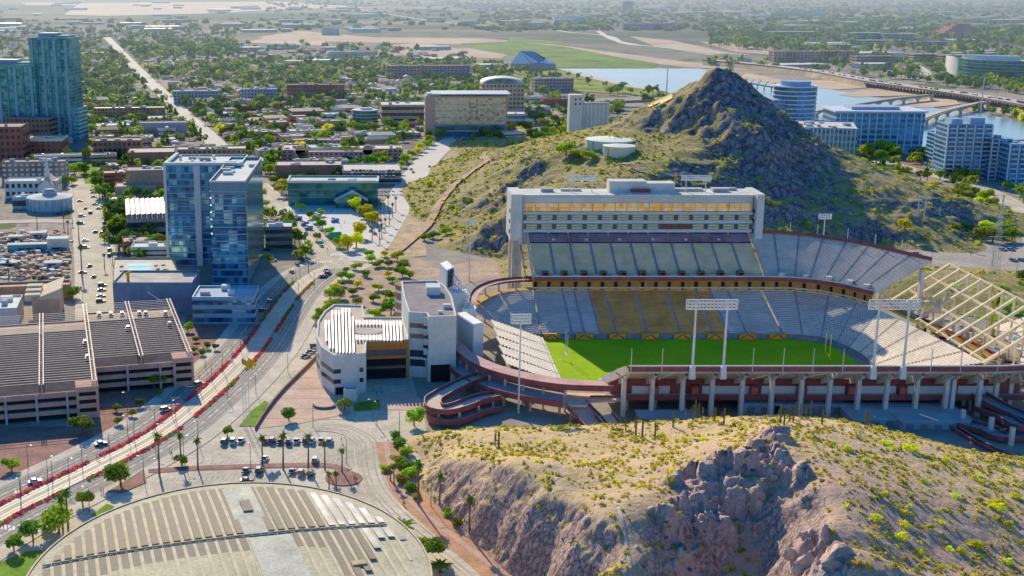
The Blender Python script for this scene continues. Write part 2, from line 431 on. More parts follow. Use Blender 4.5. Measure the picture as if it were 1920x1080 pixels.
def Lp(l): # (px,py,z) -> world
    return [G(a, b, z)+(z,) for a, b, z in l]
def Ld(l): # (px,py,dist) -> world
    return [GD(a, b, d) for a, b, d in l]
# far butte with the summit
cA = Ld([(1350,125,880),(1330,135,884),(1375,145,876),(1310,152,892),(1262,178,905),(1202,207,925),(1145,236,935),(1400,172,868),(1450,225,850),(1500,262,840),(1550,295,832),
         (1600,318,820),(1650,338,808),(1700,352,800),(1750,374,788),(1350,200,850),(1350,300,796),(1290,240,855),(1230,262,850),(1400,420,725),(1300,330,768),(1450,350,775),(1520,400,752),
         (1600,430,738),(1080,300,830),(1030,300,838),(1060,338,775),(960,400,766),(870,440,748),(940,476,700),(950,330,868),(850,350,897),(905,300,1000),(1000,262,1030),(1060,254,985),
         (1420,250,810),(1250,300,785),(1500,330,800),(1000,360,720),(905,395,800),(1100,380,700),(1700,430,745),(1560,360,788),(1145,300,805),(1180,296,805),(1145,262,835),(1195,270,830),(1100,268,850),(1330,420,722),(1230,400,722)])
cA += Lp([(742,478,0),(762,400,0),(800,330,0),(838,280,0),(880,268,2),(960,255,4),(850,470,0),(930,492,0),(1800,436,6),(1830,452,0),(1720,470,0),(1640,462,1),(1560,455,5)])
cA += [(70,628,1),(130,622,4),(190,622,6),(250,622,8),(300,628,6),(345,650,1),(400,700,-1),(430,800,2),(455,790,-4),(440,860,-2),(150,1180,-4),(230,1120,-2),(300,1060,-3),(360,1010,-4),(400,950,-4),(220,1010,40),(300,960,22),(60,1280,-4),(-10,700,-4),(5,860,-3),(-10,1000,-4),(30,1150,-5),(40,1210,-3),(100,1100,8),(480,720,-8),(420,640,-8),(200,560,-10),(0,600,-10)]
def roughA(x, y, z, s):
    q = Vector((x, y, z))
    r = mn.ridged_multi_fractal(q*0.020, 1.0, 2.1, 5, 1.0, 2.0, noise_basis='PERLIN_ORIGINAL')-1.1
    f = mn.fractal(q*0.11, 0.9, 2.1, 4)
    k = min(1.0, max(0.12, (s-0.22)*2.6))
    return r*5.6*k+f*(0.5+3.0*k)
matA = hill_mat('butte_rock', (.74,.54,.28), (.56,.43,.17), (.36,.36,.08), (.58,.45,.41), (.36,.30,.34), (.05,.05,.07), 0.55, 0.86, 0.97, 0.25)
hA, slA = hill('rocky_butte', cA, -20, 480, 560, 1290, 2.2, matA, roughA)
# near butte with the cut cliff
cB = Lp([(800,808,4),(900,802,6),(1000,800,8),(1100,797,10),(1200,792,12),(1300,786,15),(1400,780,17),(1490,779,19),(1600,792,17),(1700,816,15),(1800,846,13),(1920,886,11),
         (900,850,10),(1000,860,13),(1100,870,16),(1200,862,18),(1250,900,22),(1300,820,18),(1100,930,20),(1000,920,18),(1150,1000,24),
         (812,868,8),(850,880,11),(900,900,15),(950,918,17),(1000,940,20),(1060,985,22),(1100,1040,24),
         (1340,862,28),(1400,838,28),(1445,824,27),(1262,905,24),(1320,905,26),(1380,895,26.5),(1490,812,24),(1300,965,24),(1400,960,23.5),(1450,930,24),(1340,990,16),
         (1495,850,30),(1510,900,33),(1525,950,36),(1540,1000,38),(1545,1060,37),(1400,1030,13),(1330,1040,15),(1480,1020,21),(1430,1075,9),(1250,1060,18),(1200,1040,23),(1360,1078,10),
         (1600,860,24),(1650,900,25),(1720,960,24),(1800,900,17),(1850,960,17),(1900,1000,14),(1750,1020,23),(1650,1000,28),(1620,1070,27),(1700,1080,25),(1850,1075,15),(1920,1080,12),(1700,860,20)])
# foot of the cliff and of the back and right slopes
cB += Lp([(772,815,0),(780,850,0),(785,895,0),(812,940,0),(862,988,0),(905,1030,0),(955,1075,0),(1005,1120,0),(1080,1190,0),(1180,1290,2),(1000,1150,-6),(900,1070,-5),(840,1010,-5),(790,960,-5),(765,900,-5)])
cB += [(78,270,6),(85,255,4),(78,240,3),(90,270,8),(70,258,10),(97,258,24),(84,285,10),(12,408,0),(30,412,1),(60,412,1),(100,412,1),(140,408,1),(175,402,1),(205,392,0),(240,380,0),(270,362,-3),(60,425,-6),(140,425,-6),(200,415,-7),(260,395,-8),(290,340,-8),(290,290,-6),(280,250,-8),(150,225,28),(200,220,14),(82,215,2),(60,222,8),(112,215,24),(70,240,12),(10,430,-6),(-8,410,-5)]
CRAGS = [G(px, py, z)+(r,) for px, py, z, r in ((1290,900,25,6.5),(1330,890,26,8),(1375,870,27,8),(1420,855,27.5,7),(1345,935,25,7),(1395,920,25,7),(1440,890,26,6),(1300,950,24,5.5),(1460,830,26,6),(1495,880,31,4),(1520,960,36,4.5),(1525,1030,37,6.5),(1545,1065,37,7),(1250,1010,19,4),(1290,1050,17,4))]
def roughB(x, y, z, s):
    cg = max(max(0, 1-math.hypot(x-a, y-b_)/(r*1.25)) for a, b_, r in CRAGS)
    if cg > 0:
        v1 = Vector((x*.19, y*.26, z*.1)); cell = mn.cell(v1+mn.noise_vector(Vector((x*.3, y*.3, 0)))*.35); v2 = Vector((x*.5, y*.6, 1.7)); c2 = mn.cell(v2+mn.noise_vector(Vector((x*.6, y*.6, 4)))*.4)
        return roughB0(x, y, z, s)+min(1, cg*2.4)*(cell*2.6+c2*.9+1.2)
    return roughB0(x, y, z, s)
def roughB0(x, y, z, s):
    q = Vector((x, y, z*0.6))
    f = mn.fractal(q*0.16, 0.9, 2.1, 5)
    b = mn.noise(q*0.9)
    k = min(1.0, max(0.08, (s-0.45)*2.2))
    qq = Vector((x*0.10, y*0.10, z*0.03))
    r = mn.ridged_multi_fractal(qq, 0.9, 2.2, 5, 1.0, 2.0, noise_basis='VORONOI_F2F1')-1.0
    return f*(0.25+1.1*k)+b*(0.10+0.5*k)+r*1.9*k
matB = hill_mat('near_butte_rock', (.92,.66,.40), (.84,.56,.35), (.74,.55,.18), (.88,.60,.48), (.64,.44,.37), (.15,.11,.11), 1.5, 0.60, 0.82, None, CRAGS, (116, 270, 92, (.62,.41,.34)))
hB, slB = hill('near_butte', cB, 0, 300, 205, 430, 0.6, matB, roughB)
# pale worn footpaths
dirt = M('worn_dirt', (.52,.36,.24), 0.95, 0.2, 0.3)
def trail(name, l, wdt, mat=dirt, hf=hA, dz=0.25):
    P_ = catmull([G(a, b, z) for a, b, z in l], 14); Q = []
    for i in range(len(P_)-1):
        for k in range(3): Q.append(P_[i]+(P_[i+1]-P_[i])*k/3)
    nn = lambda x, y: hf(x, y)
    mb = MB(); ribbon(mb, Q, -wdt/2, 0, dz, 0, nn); ribbon(mb, Q, 0, wdt/2, dz, 0, nn); return struct(name, mb, mat)
trail('trail', [(742,476,0),(772,448,1),(800,415,4),(826,378,7),(850,350,10),(882,325,13),(913,308,15),(905,294,16),(912,282,16),(930,272,15)], 5.5, dz=1.1)
trail('trail', [(916,309,15),(940,300,18),(985,292,22)], 2.8, dz=1.0)
trail('trail', [(1165,335,32),(1200,332,36),(1240,318,42),(1290,302,46),(1318,298,48)], 4, M('dusty_track', (.30,.26,.24), 0.95), dz=0.7)
trail('path', [(1118,938,20),(1146,968,21),(1165,1000,22),(1180,1040,23),(1188,1080,23)], 0.9, M('grey_kerb', (.42,.37,.33)), hB, 0.15)
trail('path', [(1010,935,18),(1060,915,18),(1090,925,19),(1118,938,20)], 0.6, M('grey_kerb', (.42,.37,.33)), hB, 0.12)
# ================================================================ STADIUM
conc = M('concrete', (.52,.49,.45), 0.85, 0.16, 0.12, fine=0.2)
conc_w = M('pale_concrete', (.66,.64,.62), 0.8, 0.10, 0.15, fine=0.15)
conc_d = M('dark_concrete', (.20,.18,.17), 0.9, 0.2, 0.2)
maroon = M('maroon_paint', (.25,.07,.075), 0.6, 0.2, 0.3, fine=0.2)
pink_deck = M('rose_deck', (.84,.46,.42), 0.8, 0.16, 0.15, fine=0.2)
void = M('dark_void', (.018,.018,.022), 0.9, 0.1)  # near-black colour standing in for the shade inside openings and recesses
white = M('white_paint', (.80,.80,.80), 0.5, 0.06, 0.3)
steel = M('galvanised_steel', (.55,.57,.60), 0.45, 0.1, 0.5, metal=0.3)
dsteel = M('dark_pole_paint', (.10,.09,.09), 0.6, 0.1)
gold = M('gold_panel', (.80,.36,.05), 0.6, 0.15, 0.4)
turf = M('turf_grass', (.34,.50,.006), 0.95, 0.10, 0.05, col2=(.29,.46,.006), fine=0.12)
bluefl = M('slate_roof', (.30,.36,.44), 0.8, 0.12, 0.1, fine=0.2)
def seatm(name, c1, c2, step=0.75, seat=0.55, vary=0.2):
    """rows of bench seats: colour on the tread, seat pitch seen as fine ticks along the row"""
    m, t, b = base(name); pos = geo_pos(t)
    sp = nd(t, 'ShaderNodeSeparateXYZ'); t.links.new(pos, sp.inputs[0])
    a = mth(t, 'FRACT', mth(t, 'MULTIPLY', mth(t, 'ADD', sp.outputs[0], mth(t, 'MULTIPLY', sp.outputs[1], 0.3)), 1/seat/2.6))
    a = mth(t, 'LESS_THAN', a, 0.42)
    c = mixc(t, a, c1, c2)
    f = ramp(t, nz(t, pos, 0.13, 5, 0.7), [(0.35, 1-vary*1.2), (0.65, 1.1)])
    c = mixc(t, 1.0, c, f, 'MULTIPLY'); t.links.new(c, b.inputs['Base Color']); b.inputs['Roughness'].default_value = 0.8; b.inputs['Specular IOR Level'].default_value = .15
    return m
seat_gold = seatm('gold_seats', (.95,.48,.14), (.93,.45,.16))
seat_grey = seatm('aluminium_benches', (.76,.66,.58), (.66,.58,.52), vary=0.12)
seat_olive = seatm('faded_gold_seats', (.95,.71,.42), (.90,.65,.45), vary=0.12)
seat_tan = seatm('sunlit_benches', (.95,.82,.62), (.88,.76,.60), vary=0.1)  # tan bench copy with the sunlight put into its colour
seat_plum = seatm('plum_seats', (.42,.24,.28), (.55,.42,.46), vary=0.35)
aisle_m = M('blue_grey_aisle', (.22,.27,.38), 0.8, 0.1)
def lerp(a, b, t): return tuple(a[i]+(b[i]-a[i])*t for i in range(len(a)))
def bowl(name, I, O, rows, mat, parent, t0=0.0, t1=1.0, thick=0.0, riser=None):
    mb = MB(); n = len(I); prev = None
    for r in range(rows):
        a = t0+(t1-t0)*r/rows; b_ = t0+(t1-t0)*(r+1)/rows
        A = [lerp(I[i], O[i], a) for i in range(n)]; B = [lerp(I[i], O[i], b_) for i in range(n)]
        lo = [p[2] for p in A]
        T0 = [(A[i][0], A[i][1], lo[i]) for i in range(n)]; T1 = [(B[i][0], B[i][1], lo[i]) for i in range(n)]
        mb.strip(T0, T1, 0); mb.strip(T1, [(B[i][0], B[i][1], B[i][2]) for i in range(n)], 1 if riser else 0)
    if thick > 0:
        A = [lerp(I[i], O[i], t0) for i in range(n)]; B = [lerp(I[i], O[i], t1) for i in range(n)]
        dn = lambda L: [(p[0], p[1], p[2]-thick) for p in L]
        mb.strip(dn(A), dn(B), 2 if riser else 0); mb.strip(B, dn(B), 2 if riser else 0); mb.strip(A, dn(A), 2 if riser else 0)
        for k in (0, -1): mb.face([A[k], B[k], dn(B)[k], dn(A)[k]], 2 if riser else 0)
    mats = [mat, riser, conc] if riser else [mat]
    return mb.build(name, mats, parent)
def sections(I, O, cuts, rows, mats, parent, name='seating_section', aw=0.9, thick=0.0, t0=0.0, t1=1.0, riser=None):
    """split a stand between aisles; I and O are functions of a run parameter"""
    for k in range(len(cuts)-1):
        a, b_ = cuts[k], cuts[k+1]; L = b_-a; m = max(2, int(L/6)+1)
        q = [a+aw/2+(L-aw)*i/(m-1) for i in range(m)]
        bowl(name, [I(x) for x in q], [O(x) for x in q], rows, mats[k], parent, t0, t1, thick, riser)
        if k: 
            q = [a-aw/2, a+aw/2]; bowl('stair_aisle', [lerp(I(x), O(x), 0) for x in q], [O(x) for x in q], rows*2, aisle_m, parent, t0, t1, thick)
def poly_fn(P_):
    """arc-length lookup along a 3-d polyline, as function of 0..1"""
    P_ = [tuple(p) for p in P_]; L = [0]
    for i in range(len(P_)-1): L.append(L[-1]+math.dist(P_[i], P_[i+1]))
    def f(t):
        s = max(0, min(1, t))*L[-1]
        for i in range(len(P_)-1):
            if s <= L[i+1] or i == len(P_)-2:
                return lerp(P_[i], P_[i+1], (s-L[i])/max(1e-6, L[i+1]-L[i]))
    return f
ST = thing('stadium', 'huge open football stadium with green turf, west press box and steeply banked stands', 'stadium', (131, 500, 0))
PXI = 552/2327.
def wx(px): return (px-720)*PXI
# turf
tf = [(69,471)]+[(69,531),(181,531),(188,528.5),(193,524),(196,517),(197.5,508),(198,498),(197.5,488),(196,479),(192,473),(186,471)]
mb = MB(); mb.face([(x, y, 0.12) for x, y in tf]); struct('turf', mb, turf)
# west lower bowl
xw = [70, 84, wx(1097), wx(1126), wx(1157), wx(1217), wx(1279), wx(1340), wx(1368), wx(1402)+.1, 178]
mats = [seat_grey, seat_grey, seat_grey, seat_gold, seat_gold, seat_gold, seat_gold, seat_gold, seat_grey, seat_grey]
sections(lambda x: (x, 532.5, 2.2), lambda x: (x, 568, 13.5), xw, 26, mats, ST)
# curved north west corner and north lower bowl
In = poly_fn([(178,532.5,2.2),(186,531,2.2),(192,528,2.2),(197,522,2.2),(200,513,2.2),(201.5,503,2.2),(201.5,492,2.2),(200,480,2.2),(197,471,2.2)])
On = poly_fn([(178,568,13.5),(192,567.5,13.5),(204,562,13.5),(213,551,13.5),(218,538,13.5),(221,520,13.5),(224.5,496,13.5),(227,474,13.5),(229,453,13.5)])
cuts = [0,.11,.22,.33,.44,.55,.66,.78,.89,1.0]
for k in range(9):
    q = [cuts[k]+(cuts[k+1]-cuts[k]-.007)*i/3+.0035 for i in range(4)]
    bowl('seating_section', [In(a) for a in q], [On(a) for a in q], 24, seat_grey if k < 4 else seat_tan, ST)
    if k:
        q = [cuts[k]-.0035, cuts[k]+.0035]; bowl('stair_aisle', [In(a) for a in q], [On(a) for a in q], 40, aisle_m if k < 5 else M('sunlit_aisle', (.45,.34,.24)), ST)  # tan copy of the aisle carries sunlight in its colour
# south west corner and south stand
Is = poly_fn([(46,529,9.5),(54,531,6),(62,532.5,3.2),(70,532.5,2.2)]); Os = poly_fn([(33,541,13.5),(38,554,13.5),(48,564,13.5),(70,568,13.5)])
for k in range(3):
    q = [k/3+.004+(1/3-.008)*i/3 for i in range(4)]
    bowl('seating_section', [Is(a) for a in q], [Os(a) for a in q], 22, seat_grey, ST)
for k in range(5):
    a, b_ = 528-k*13.2, 528-(k+1)*13.2+0.7
    bowl('seating_section', [(70.2, a, 2), (70.2, b_, 2)], [(46.5, a-2, 11), (47.5, b_-2, 11)], 16, seat_tan, ST)
# east lower bowl, seen past the north end of the upper deck
sections(lambda x: (x, 468, 2.2), lambda x: (x, 446, 8.5), [84, 105, 126, 147, 168, 197], 14, [seat_tan]*5, ST)
# field wall with gold tunnel panels
wall_in = [(69,470.2)]+[(69.0,532.0)]+[(178,532.0),(186,530.6),(192,527.6),(196.6,521.8),(199.6,513),(201,503),(201,492),(199.6,480),(196.6,471)]
mb = MB()
for i in range(len(wall_in)-1):
    a, b_ = wall_in[i], wall_in[i+1]; mb.face([(a[0],a[1],0),(b_[0],b_[1],0),(b_[0],b_[1],2.3),(a[0],a[1],2.3)])
mb.build('field_wall', M('blue_wall', (.20,.24,.33), 0.7, 0.2, 0.3, fine=0.3), ST)
for px in (1035,1096,1158,1219,1280,1341,1402,1458):
    x = wx(px)
    mb = MB(); mb.box(x, 531.2, 0.1, 7.4, 1.2, 2.6); o = mb.build('tunnel_panel', gold, ST)
    mb = MB(); mb.face([(x-3.6,530.5,.2),(x-2.8,530.5,.2),(x+.3,530.5,2.5),(x-.3,530.5,2.5)]); mb.face([(x+3.6,530.5,.2),(x+2.8,530.5,.2),(x-.3,530.48,2.5),(x+.3,530.48,2.5)])
    c_ = mb.build('chevron', M('plum_trim', (.16,.06,.10)), o)
# walkway wall between lower bowl and upper deck
mb = MB(); cw = [(33,541.5),(38,554.5),(48,564.5),(70,568.6),(178,568.6),(192,568.1),(204,562.6),(213.4,551.4),(218.6,538.2)]
mb.strip([(x, y, 13.5) for x, y in cw[3:]], [(x, y, 19.6) for x, y in cw[3:]]); mb.build('concourse_wall', M('ochre_wall', (.58,.30,.05), 0.7, 0.2, 0.2, fine=0.3), ST)
f = poly_fn([(x, y-0.3, 13.6) for x, y in cw[3:]])
for k in range(26):
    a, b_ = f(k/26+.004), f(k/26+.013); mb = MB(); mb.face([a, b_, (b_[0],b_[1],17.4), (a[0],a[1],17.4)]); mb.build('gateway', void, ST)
mb = MB(); L = [(x, y-.6) for x, y in cw[3:]]
mb.strip([(x, y, 14.2) for x, y in L], [(x, y, 15.0) for x, y in L]); mb.build('guard_rail', conc_w, ST)
# west upper deck
def zin(x): return (x, 562, 20.5)
def zout(x): return (x, 593.6, 36.0)
def wu(px): return (px-720)*(560*_c+133*_s)/2327.
ux = [wu(1004)] + [wu(1004)+ (wu(1437)-wu(1004))*k/11 for k in range(1, 12)]
sections(zin, zout, ux, 30, [seat_olive]*11, ST, thick=1.2, t1=0.78)
for k in range(11):
    q = [ux[k]+.45, ux[k+1]-.45]; bowl('seating_section', [zin(a) for a in q], [zout(a) for a in q], 8, seat_plum, ST, 0.785, 1.0, 1.2)
Iu = poly_fn([(ux[-1]+.5,562,20.5),(188,561,20.5),(199,557,20.5),(209,548,20.5),(217,534,20.5)])
Ou = poly_fn([(ux[-1]+.5,593.6,36),(190,592,36),(203,586,36),(221,568,36),(240,531,36)])
for k in range(8):
    q = [k/8+.004+(1/8-.008)*i/3 for i in range(4)]
    bowl('seating_section', [Iu(a) for a in q], [Ou(a) for a in q], 34, seat_grey, ST, thick=1.2)
    if k: bowl('stair_aisle', [Iu(k/8-.004), Iu(k/8+.004)], [Ou(k/8-.004), Ou(k/8+.004)], 50, aisle_m, ST, thick=1.2)
# rim rails
mb = MB(); L = [Ou(i/24) for i in range(25)]
mb.strip([(x+.3,y+.4,35.6) for x, y, z in L], [(x+.3,y+.4,37.4) for x, y, z in L]); mb.build('rim_wall', maroon, ST)
mb = MB(); L = [zin(ux[0])]+[Iu(i/12) for i in range(13)]
mb.strip([(x,y-.2,19.4) for x, y, z in L], [(x,y-.2,21.3) for x, y, z in L]); mb.build('front_rail', maroon, ST)
mb = MB(); mb.strip([(x,y-.25,21.3) for x, y, z in L], [(x,y-.25,21.9) for x, y, z in L]); mb.build('handrail', conc_w, ST)
for k in range(12):   # vomitory mouths at the foot of the deck
    x = ux[0]+5+k*9.1
    if x > ux[-1]-2: break
    mb = MB(); mb.box(x, 564.2, 20.9, 3.0, 3.0, 2.6); o = mb.build('stair_mouth', maroon, ST)
    mb = MB(); mb.box(x, 562.6, 21.2, 1.8, 0.3, 1.9); mb.build('doorway', void, o)
    mb = MB(); mb.box(x-4.2, 562.9, 20.9, 3.2, 1.4, 1.2); mb.build('parapet_block', conc_w, ST)
for a in (.12,.33,.54,.74,.92):
    p = Iu(a); mb = MB(); mb.box(p[0]+1, p[1]+1.6, 20.9, 2.6, 2.2, 2.4, 0.2-a); mb.build('stair_mouth', conc_w, ST)
# slender rods of the west rim
for a in (.06,.2,.34,.5,.66,.82):
    p = Ou(a); mb = MB(); mb.tube((p[0]+.6,p[1]+.6,34), (p[0]+.6,p[1]+.6,42), .22); mb.build('rim_mast', conc_w, ST)
# deck columns
for px in (975, 990):
    pass
for x in [66]+[x for x in range(82, 178, 16)]:
    mb = MB(); mb.box(x, 590, 0, 1.5, 3, 34); mb.build('column', conc_w, ST)
    mb = MB(); mb.face([(x-.6,564,19.3),(x-.6,592,33),(x-.6,592,30),(x-.6,566,18)]); mb.face([(x+.6,564,19.3),(x+.6,592,33),(x+.6,592,30),(x+.6,566,18)]); mb.build('raker_beam', conc, ST)
for a in (.25,.5,.75,1.0):
    p = Ou(a); q = Iu(a); c_ = lerp(p, q, .15); mb = MB(); mb.box(c_[0], c_[1], 0, 1.5, 2.4, 31); mb.build('column', conc_w, ST)
# left end wall of the upper deck
mb = MB(); x = ux[0]-.3; mb.face([(x,561.6,18.6),(x,594,34.4),(x,594,37.0),(x,561.6,21.4)]); mb.face([(x-.6,561.6,18.6),(x-.6,594,34.4),(x-.6,594,37.0),(x-.6,561.6,21.4)]); mb.strip([(x,561.6,21.4),(x,594,37)], [(x-.6,561.6,21.4),(x-.6,594,37)])
mb.build('end_wall', conc_w, ST)
# press box
PX0, PX1, PD = 67.5, 179.0, 594.0
mb = MB(); mb.box((PX0+PX1)/2, PD+9, 30, PX1-PX0, 17, 23.4); mb.build('press_box', M('press_box_wall', (.62,.66,.74), 0.6, 0.1, 0.1), ST)
mb = MB(); mb.box((PX0+PX1)/2, PD+8.6, 53.4, PX1-PX0+1.5, 19, 1.2); roof = mb.build('press_box_roof', conc_w, ST)
mb = MB(); mb.box((PX0+PX1)/2, PD+0.2, 36.2, PX1-PX0, 2.4, 1.5); mb.box((PX0+PX1)/2, PD+0.2, 40.6, PX1-PX0, 2.4, 1.6); mb.box((PX0+PX1)/2, PD+0.2, 45.0, PX1-PX0, 2.4, 1.2); mb.build('floor_edge', M('pale_blue_edge', (.56,.62,.70), 0.7, 0.08), ST)
bronze = glass('bronze_glass', [(.55,.30,.05),(.80,.50,.12),(.85,.65,.35),(.70,.55,.40)], (2.0, 2.1), 0.2, 0.35, 0)
for k in range(20):
    w_ = (PX1-PX0-1)/20; x = PX0+.5+w_*(k+.5); mb = MB(); mb.box(x, PD+.3, 46.3, w_-.25, .4, 4.3); mb.build('window', bronze, ST)
cream = M('cream_blind', (.62,.58,.36), 0.7, 0.15, 0.5); blk = M('blue_shade_glass', (.02,.05,.08), 0.2, 0.2)
for row, z in ((0, 37.8), (1, 42.3)):
    for k in range(15):
        w_ = (PX1-PX0-1)/15; x = PX0+.5+w_*(k+.5)
        mb = MB(); mb.box(x, PD-.1, z, w_-.3, 1.2, 2.6); o = mb.build('box_window', blk, ST)
        mt = cream if not (row == 0 and k in (9, 10)) else M('red_blind', (.28,.08,.05))
        mb = MB(); mb.box(x, PD-.9, z+.15, w_-2.2, .3, 1.0); mb.box(x, PD-.9, z+1.4, w_-2.2, .3, 1.0); mb.build('blind', mt, o)
for x in (PX0-3.6, PX1+2.2):
    mb = MB(); mb.box(x, PD+6, 33, 5.6 if x < 100 else 3.6, 22, 22.5, 0, 0, 0.98); o = mb.build('stair_tower', conc_w, ST)
    for z in (36, 41, 46):
        mb = MB(); mb.box(x-(2.9 if x < 100 else 1.9), PD-1, z, .3, 2.2, 1.8); mb.build('vent', void, o)
mb = MB(); mb.box(PX0-3.6, PD-2, 0, 3.0, 3.0, 33.5); mb.box(PX0-3.6, PD+14, 0, 3.0, 3.0, 33.5); mb.build('tower_leg', conc, ST)
mb = MB(); mb.box(130, PD+10, 54.6, 24, 8, 4.6); mb.box(119, PD+10, 54.6, 18, 8.3, 5.6, m=0); mb.build('roof_plant_room', conc_w, ST)
mb = MB(); mb.box(126, PD+1.2, 54.3, 24, 6, .5); mb.build('roof_terrace', white, ST)
mb = MB(); mb.box(125, PD+4, 54.8, 9, 3, 1.8); mb.build('roof_hut', maroon, ST)
mb = MB()
for x in range(int(PX0), int(PX1), 4): mb.box(x+.5, PD-.6, 54.5, .12, .12, 1.1)
mb.box((PX0+PX1)/2, PD-.6, 55.5, PX1-PX0, .12, .12); mb.build('roof_railing', steel, ST)
# small rooftop things
for x, y, sx, sy, h in ((80,604,6,4,1.6),(92,606,10,3,1),(150,606,14,4,1.3),(165,604,8,5,1.7),(172,608,4,3,1.2)):
    mb = MB(); mb.box(x, y, 54.6, sx, sy, h); mb.build('roof_unit', conc, ST)
# east upper deck (back to the camera): rim at 425 m
Oe = poly_fn([(87.6,425,20),(220,425,20),(236,427,20),(252,433,20),(268,446,20),(281,466,20),(290,492,20),(296,520,20)])
Ie = poly_fn([(83.5,445,9),(212,445,9),(226,447,9),(238,453,9),(248,463,9),(256,478,9),(262,498,9),(266,522,9)])
for k in range(14):
    q = [k/14+.002+(1/14-.004)*i/2 for i in range(3)]
    bowl('seating_section', [Ie(a) for a in q], [Oe(a) for a in q], 24, seat_tan, ST, thick=0.8)
L = [Oe(i/40) for i in range(41)]
mb = MB(); mb.strip([(x,y-.3,18.9) for x,y,z in L], [(x,y-.3,21.0) for x,y,z in L]); mb.build('rim_wall', maroon, ST)
mb = MB(); mb.strip([(x,y-.5,21.0) for x,y,z in L], [(x,y+.2,21.1) for x,y,z in L]); mb.strip([(x,y-.55,20.7) for x,y,z in L], [(x,y-.55,21.1) for x,y,z in L]); mb.build('rim_coping', conc_w, ST)
mb = MB(); mb.strip([(x,y-.7,18.3) for x,y,z in L], [(x,y-.7,18.9) for x,y,z in L]); mb.strip([(x,y-.7,18.9) for x,y,z in L], [(x,y-.2,18.9) for x,y,z in L]); mb.build('rim_beam', conc, ST)
mb = MB(); mb.face([(82.9,445.4,6.8),(87.0,424.6,17.6),(87.0,424.6,21.0),(82.9,445.4,10.4)]); mb.face([(82.1,445.4,6.8),(86.2,424.6,17.6),(86.2,424.6,21.0),(82.1,445.4,10.4)]); mb.strip([(82.9,445.4,10.4),(87,424.6,21)], [(82.1,445.4,10.4),(86.2,424.6,21)]); mb.strip([(87,424.6,17.6),(87,424.6,21)], [(86.2,424.6,17.6),(86.2,424.6,21)])
mb.build('end_wall', seat_tan, ST)
ecol = [1169,1222,1279,1334,1390,1446,1501,1554,1608,1661,1717,1773,1785,1835,1876,1916]
for px in ecol:
    x, y = GD(px, 745, 430)[0:2]
    if px > 1860: y = 432+(px-1860)*.12
    mb = MB(); mb.box(x, y, 0, 1.5, 1.9, 17.0, 0, 0, 0.9); o = mb.build('column', conc_w, ST)
    mb = MB(); mb.box(x, y+6, 10.6, .9, .1, .1)
    mb = MB()
    for s_ in (-.5, .5):
        mb.face([(x+s_,425.5,18.7),(x+s_,444,8.6),(x+s_,444,7.4),(x+s_,430,13.2),(x+s_,425.5,17)])
    mb.strip([(x-.5,444,7.4),(x-.5,430,13.2),(x-.5,425.5,17)], [(x+.5,444,7.4),(x+.5,430,13.2),(x+.5,425.5,17)])
    mb.build('raker_beam', conc_w, ST)
    mb = MB(); mb.tube((x-4,425.6,18.2), (x,429.6,14.5), .3, n=4); mb.tube((x+4,425.6,18.2), (x,429.6,14.5), .3, n=4); mb.build('brace', conc, ST)
# concourse behind the east columns
mb = MB(); mb.box(160, 445, 5.0, 156, 20, 1.0); mb.build('concourse_deck', M('deck_slab', (.33,.33,.36), 0.9, 0.15, 0.1), ST)
mb = MB(); mb.box(157, 434.8, 4.6, 162, .5, 1.8); mb.build('concourse_parapet', maroon, ST)
mb = MB(); mb.box(160, 438.9, 6.0, 152, .6, 5.4); mb.build('back_wall', maroon, ST)
for x0, x1 in ((92,106),(118,136),(140,153),(157,171),(176,190),(194,208),(212,228)):
    mb = MB(); mb.box((x0+x1)/2, 438.4, 6.0, x1-x0, .5, 2.9); mb.build('wall_panel', white, ST)
for x in (100,115,137,154.5,173,192,210.5):
    mb = MB(); mb.box(x, 437.6, 6.0, 3.0, 2.4, 3.6); o = mb.build('gateway', maroon, ST); mb = MB(); mb.face([(x-1.2,436.35,6.1),(x+1.2,436.35,6.1),(x+1.2,436.35,8.8),(x-1.2,436.35,8.8)]); mb.build('doorway', M('gate_red', (.62,.16,.13)), o)  # doorway face in a brighter red than its gateway
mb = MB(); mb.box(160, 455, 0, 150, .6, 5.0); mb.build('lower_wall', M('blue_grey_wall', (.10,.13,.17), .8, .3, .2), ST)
for k in range(14):
    x = 90+k*10.6; mb = MB(); mb.box(x, 436.5, 0, .8, .8, 4.6); mb.build('column', conc, ST)
# rods standing on the east rim
for px in (1183, 1241, 1411, 1468, 1524, 1580, 1745, 1801, 1870):
    x = GD(px, 683, 425)[0]; mb = MB(); mb.tube((x,424.6,18), (x,424.6,27.5), .2, .14); mb.build('rim_mast', conc_w, ST)
# ring walkways on the south side
def ringdeck(name, inner, outer, z, th, mat, par=None):
    n = len(inner); mb = MB()
    A = [(x,y,z) for x,y in inner]; B = [(x,y,z) for x,y in outer]
    mb.strip(A, B, 0); mb.strip([(x,y,z-th) for x,y in inner], [(x,y,z-th) for x,y in outer], 0); mb.strip(B, [(x,y,z-th) for x,y in outer], 0)
    o = mb.build(name, mat, ST)
    mb = MB(); e = 0.35
    mb.strip([(x,y-.15,z-th-.2) for x,y in outer], [(x,y-.15,z+1.1) for x,y in outer]); mb.strip([(x,y-.15,z+1.1) for x,y in outer], [(x,y+.35,z+1.1) for x,y in outer]); mb.strip([(x,y+.35,z) for x,y in outer], [(x,y+.35,z+1.1) for x,y in outer])
    mb.build('parapet', maroon, ST)
    return o
def rs(l, z, n): 
    f = poly_fn([tuple(p)+(0,) for p in catmull(pts(l, z), 6)]); return [f(i/(n-1))[:2] for i in range(n)]
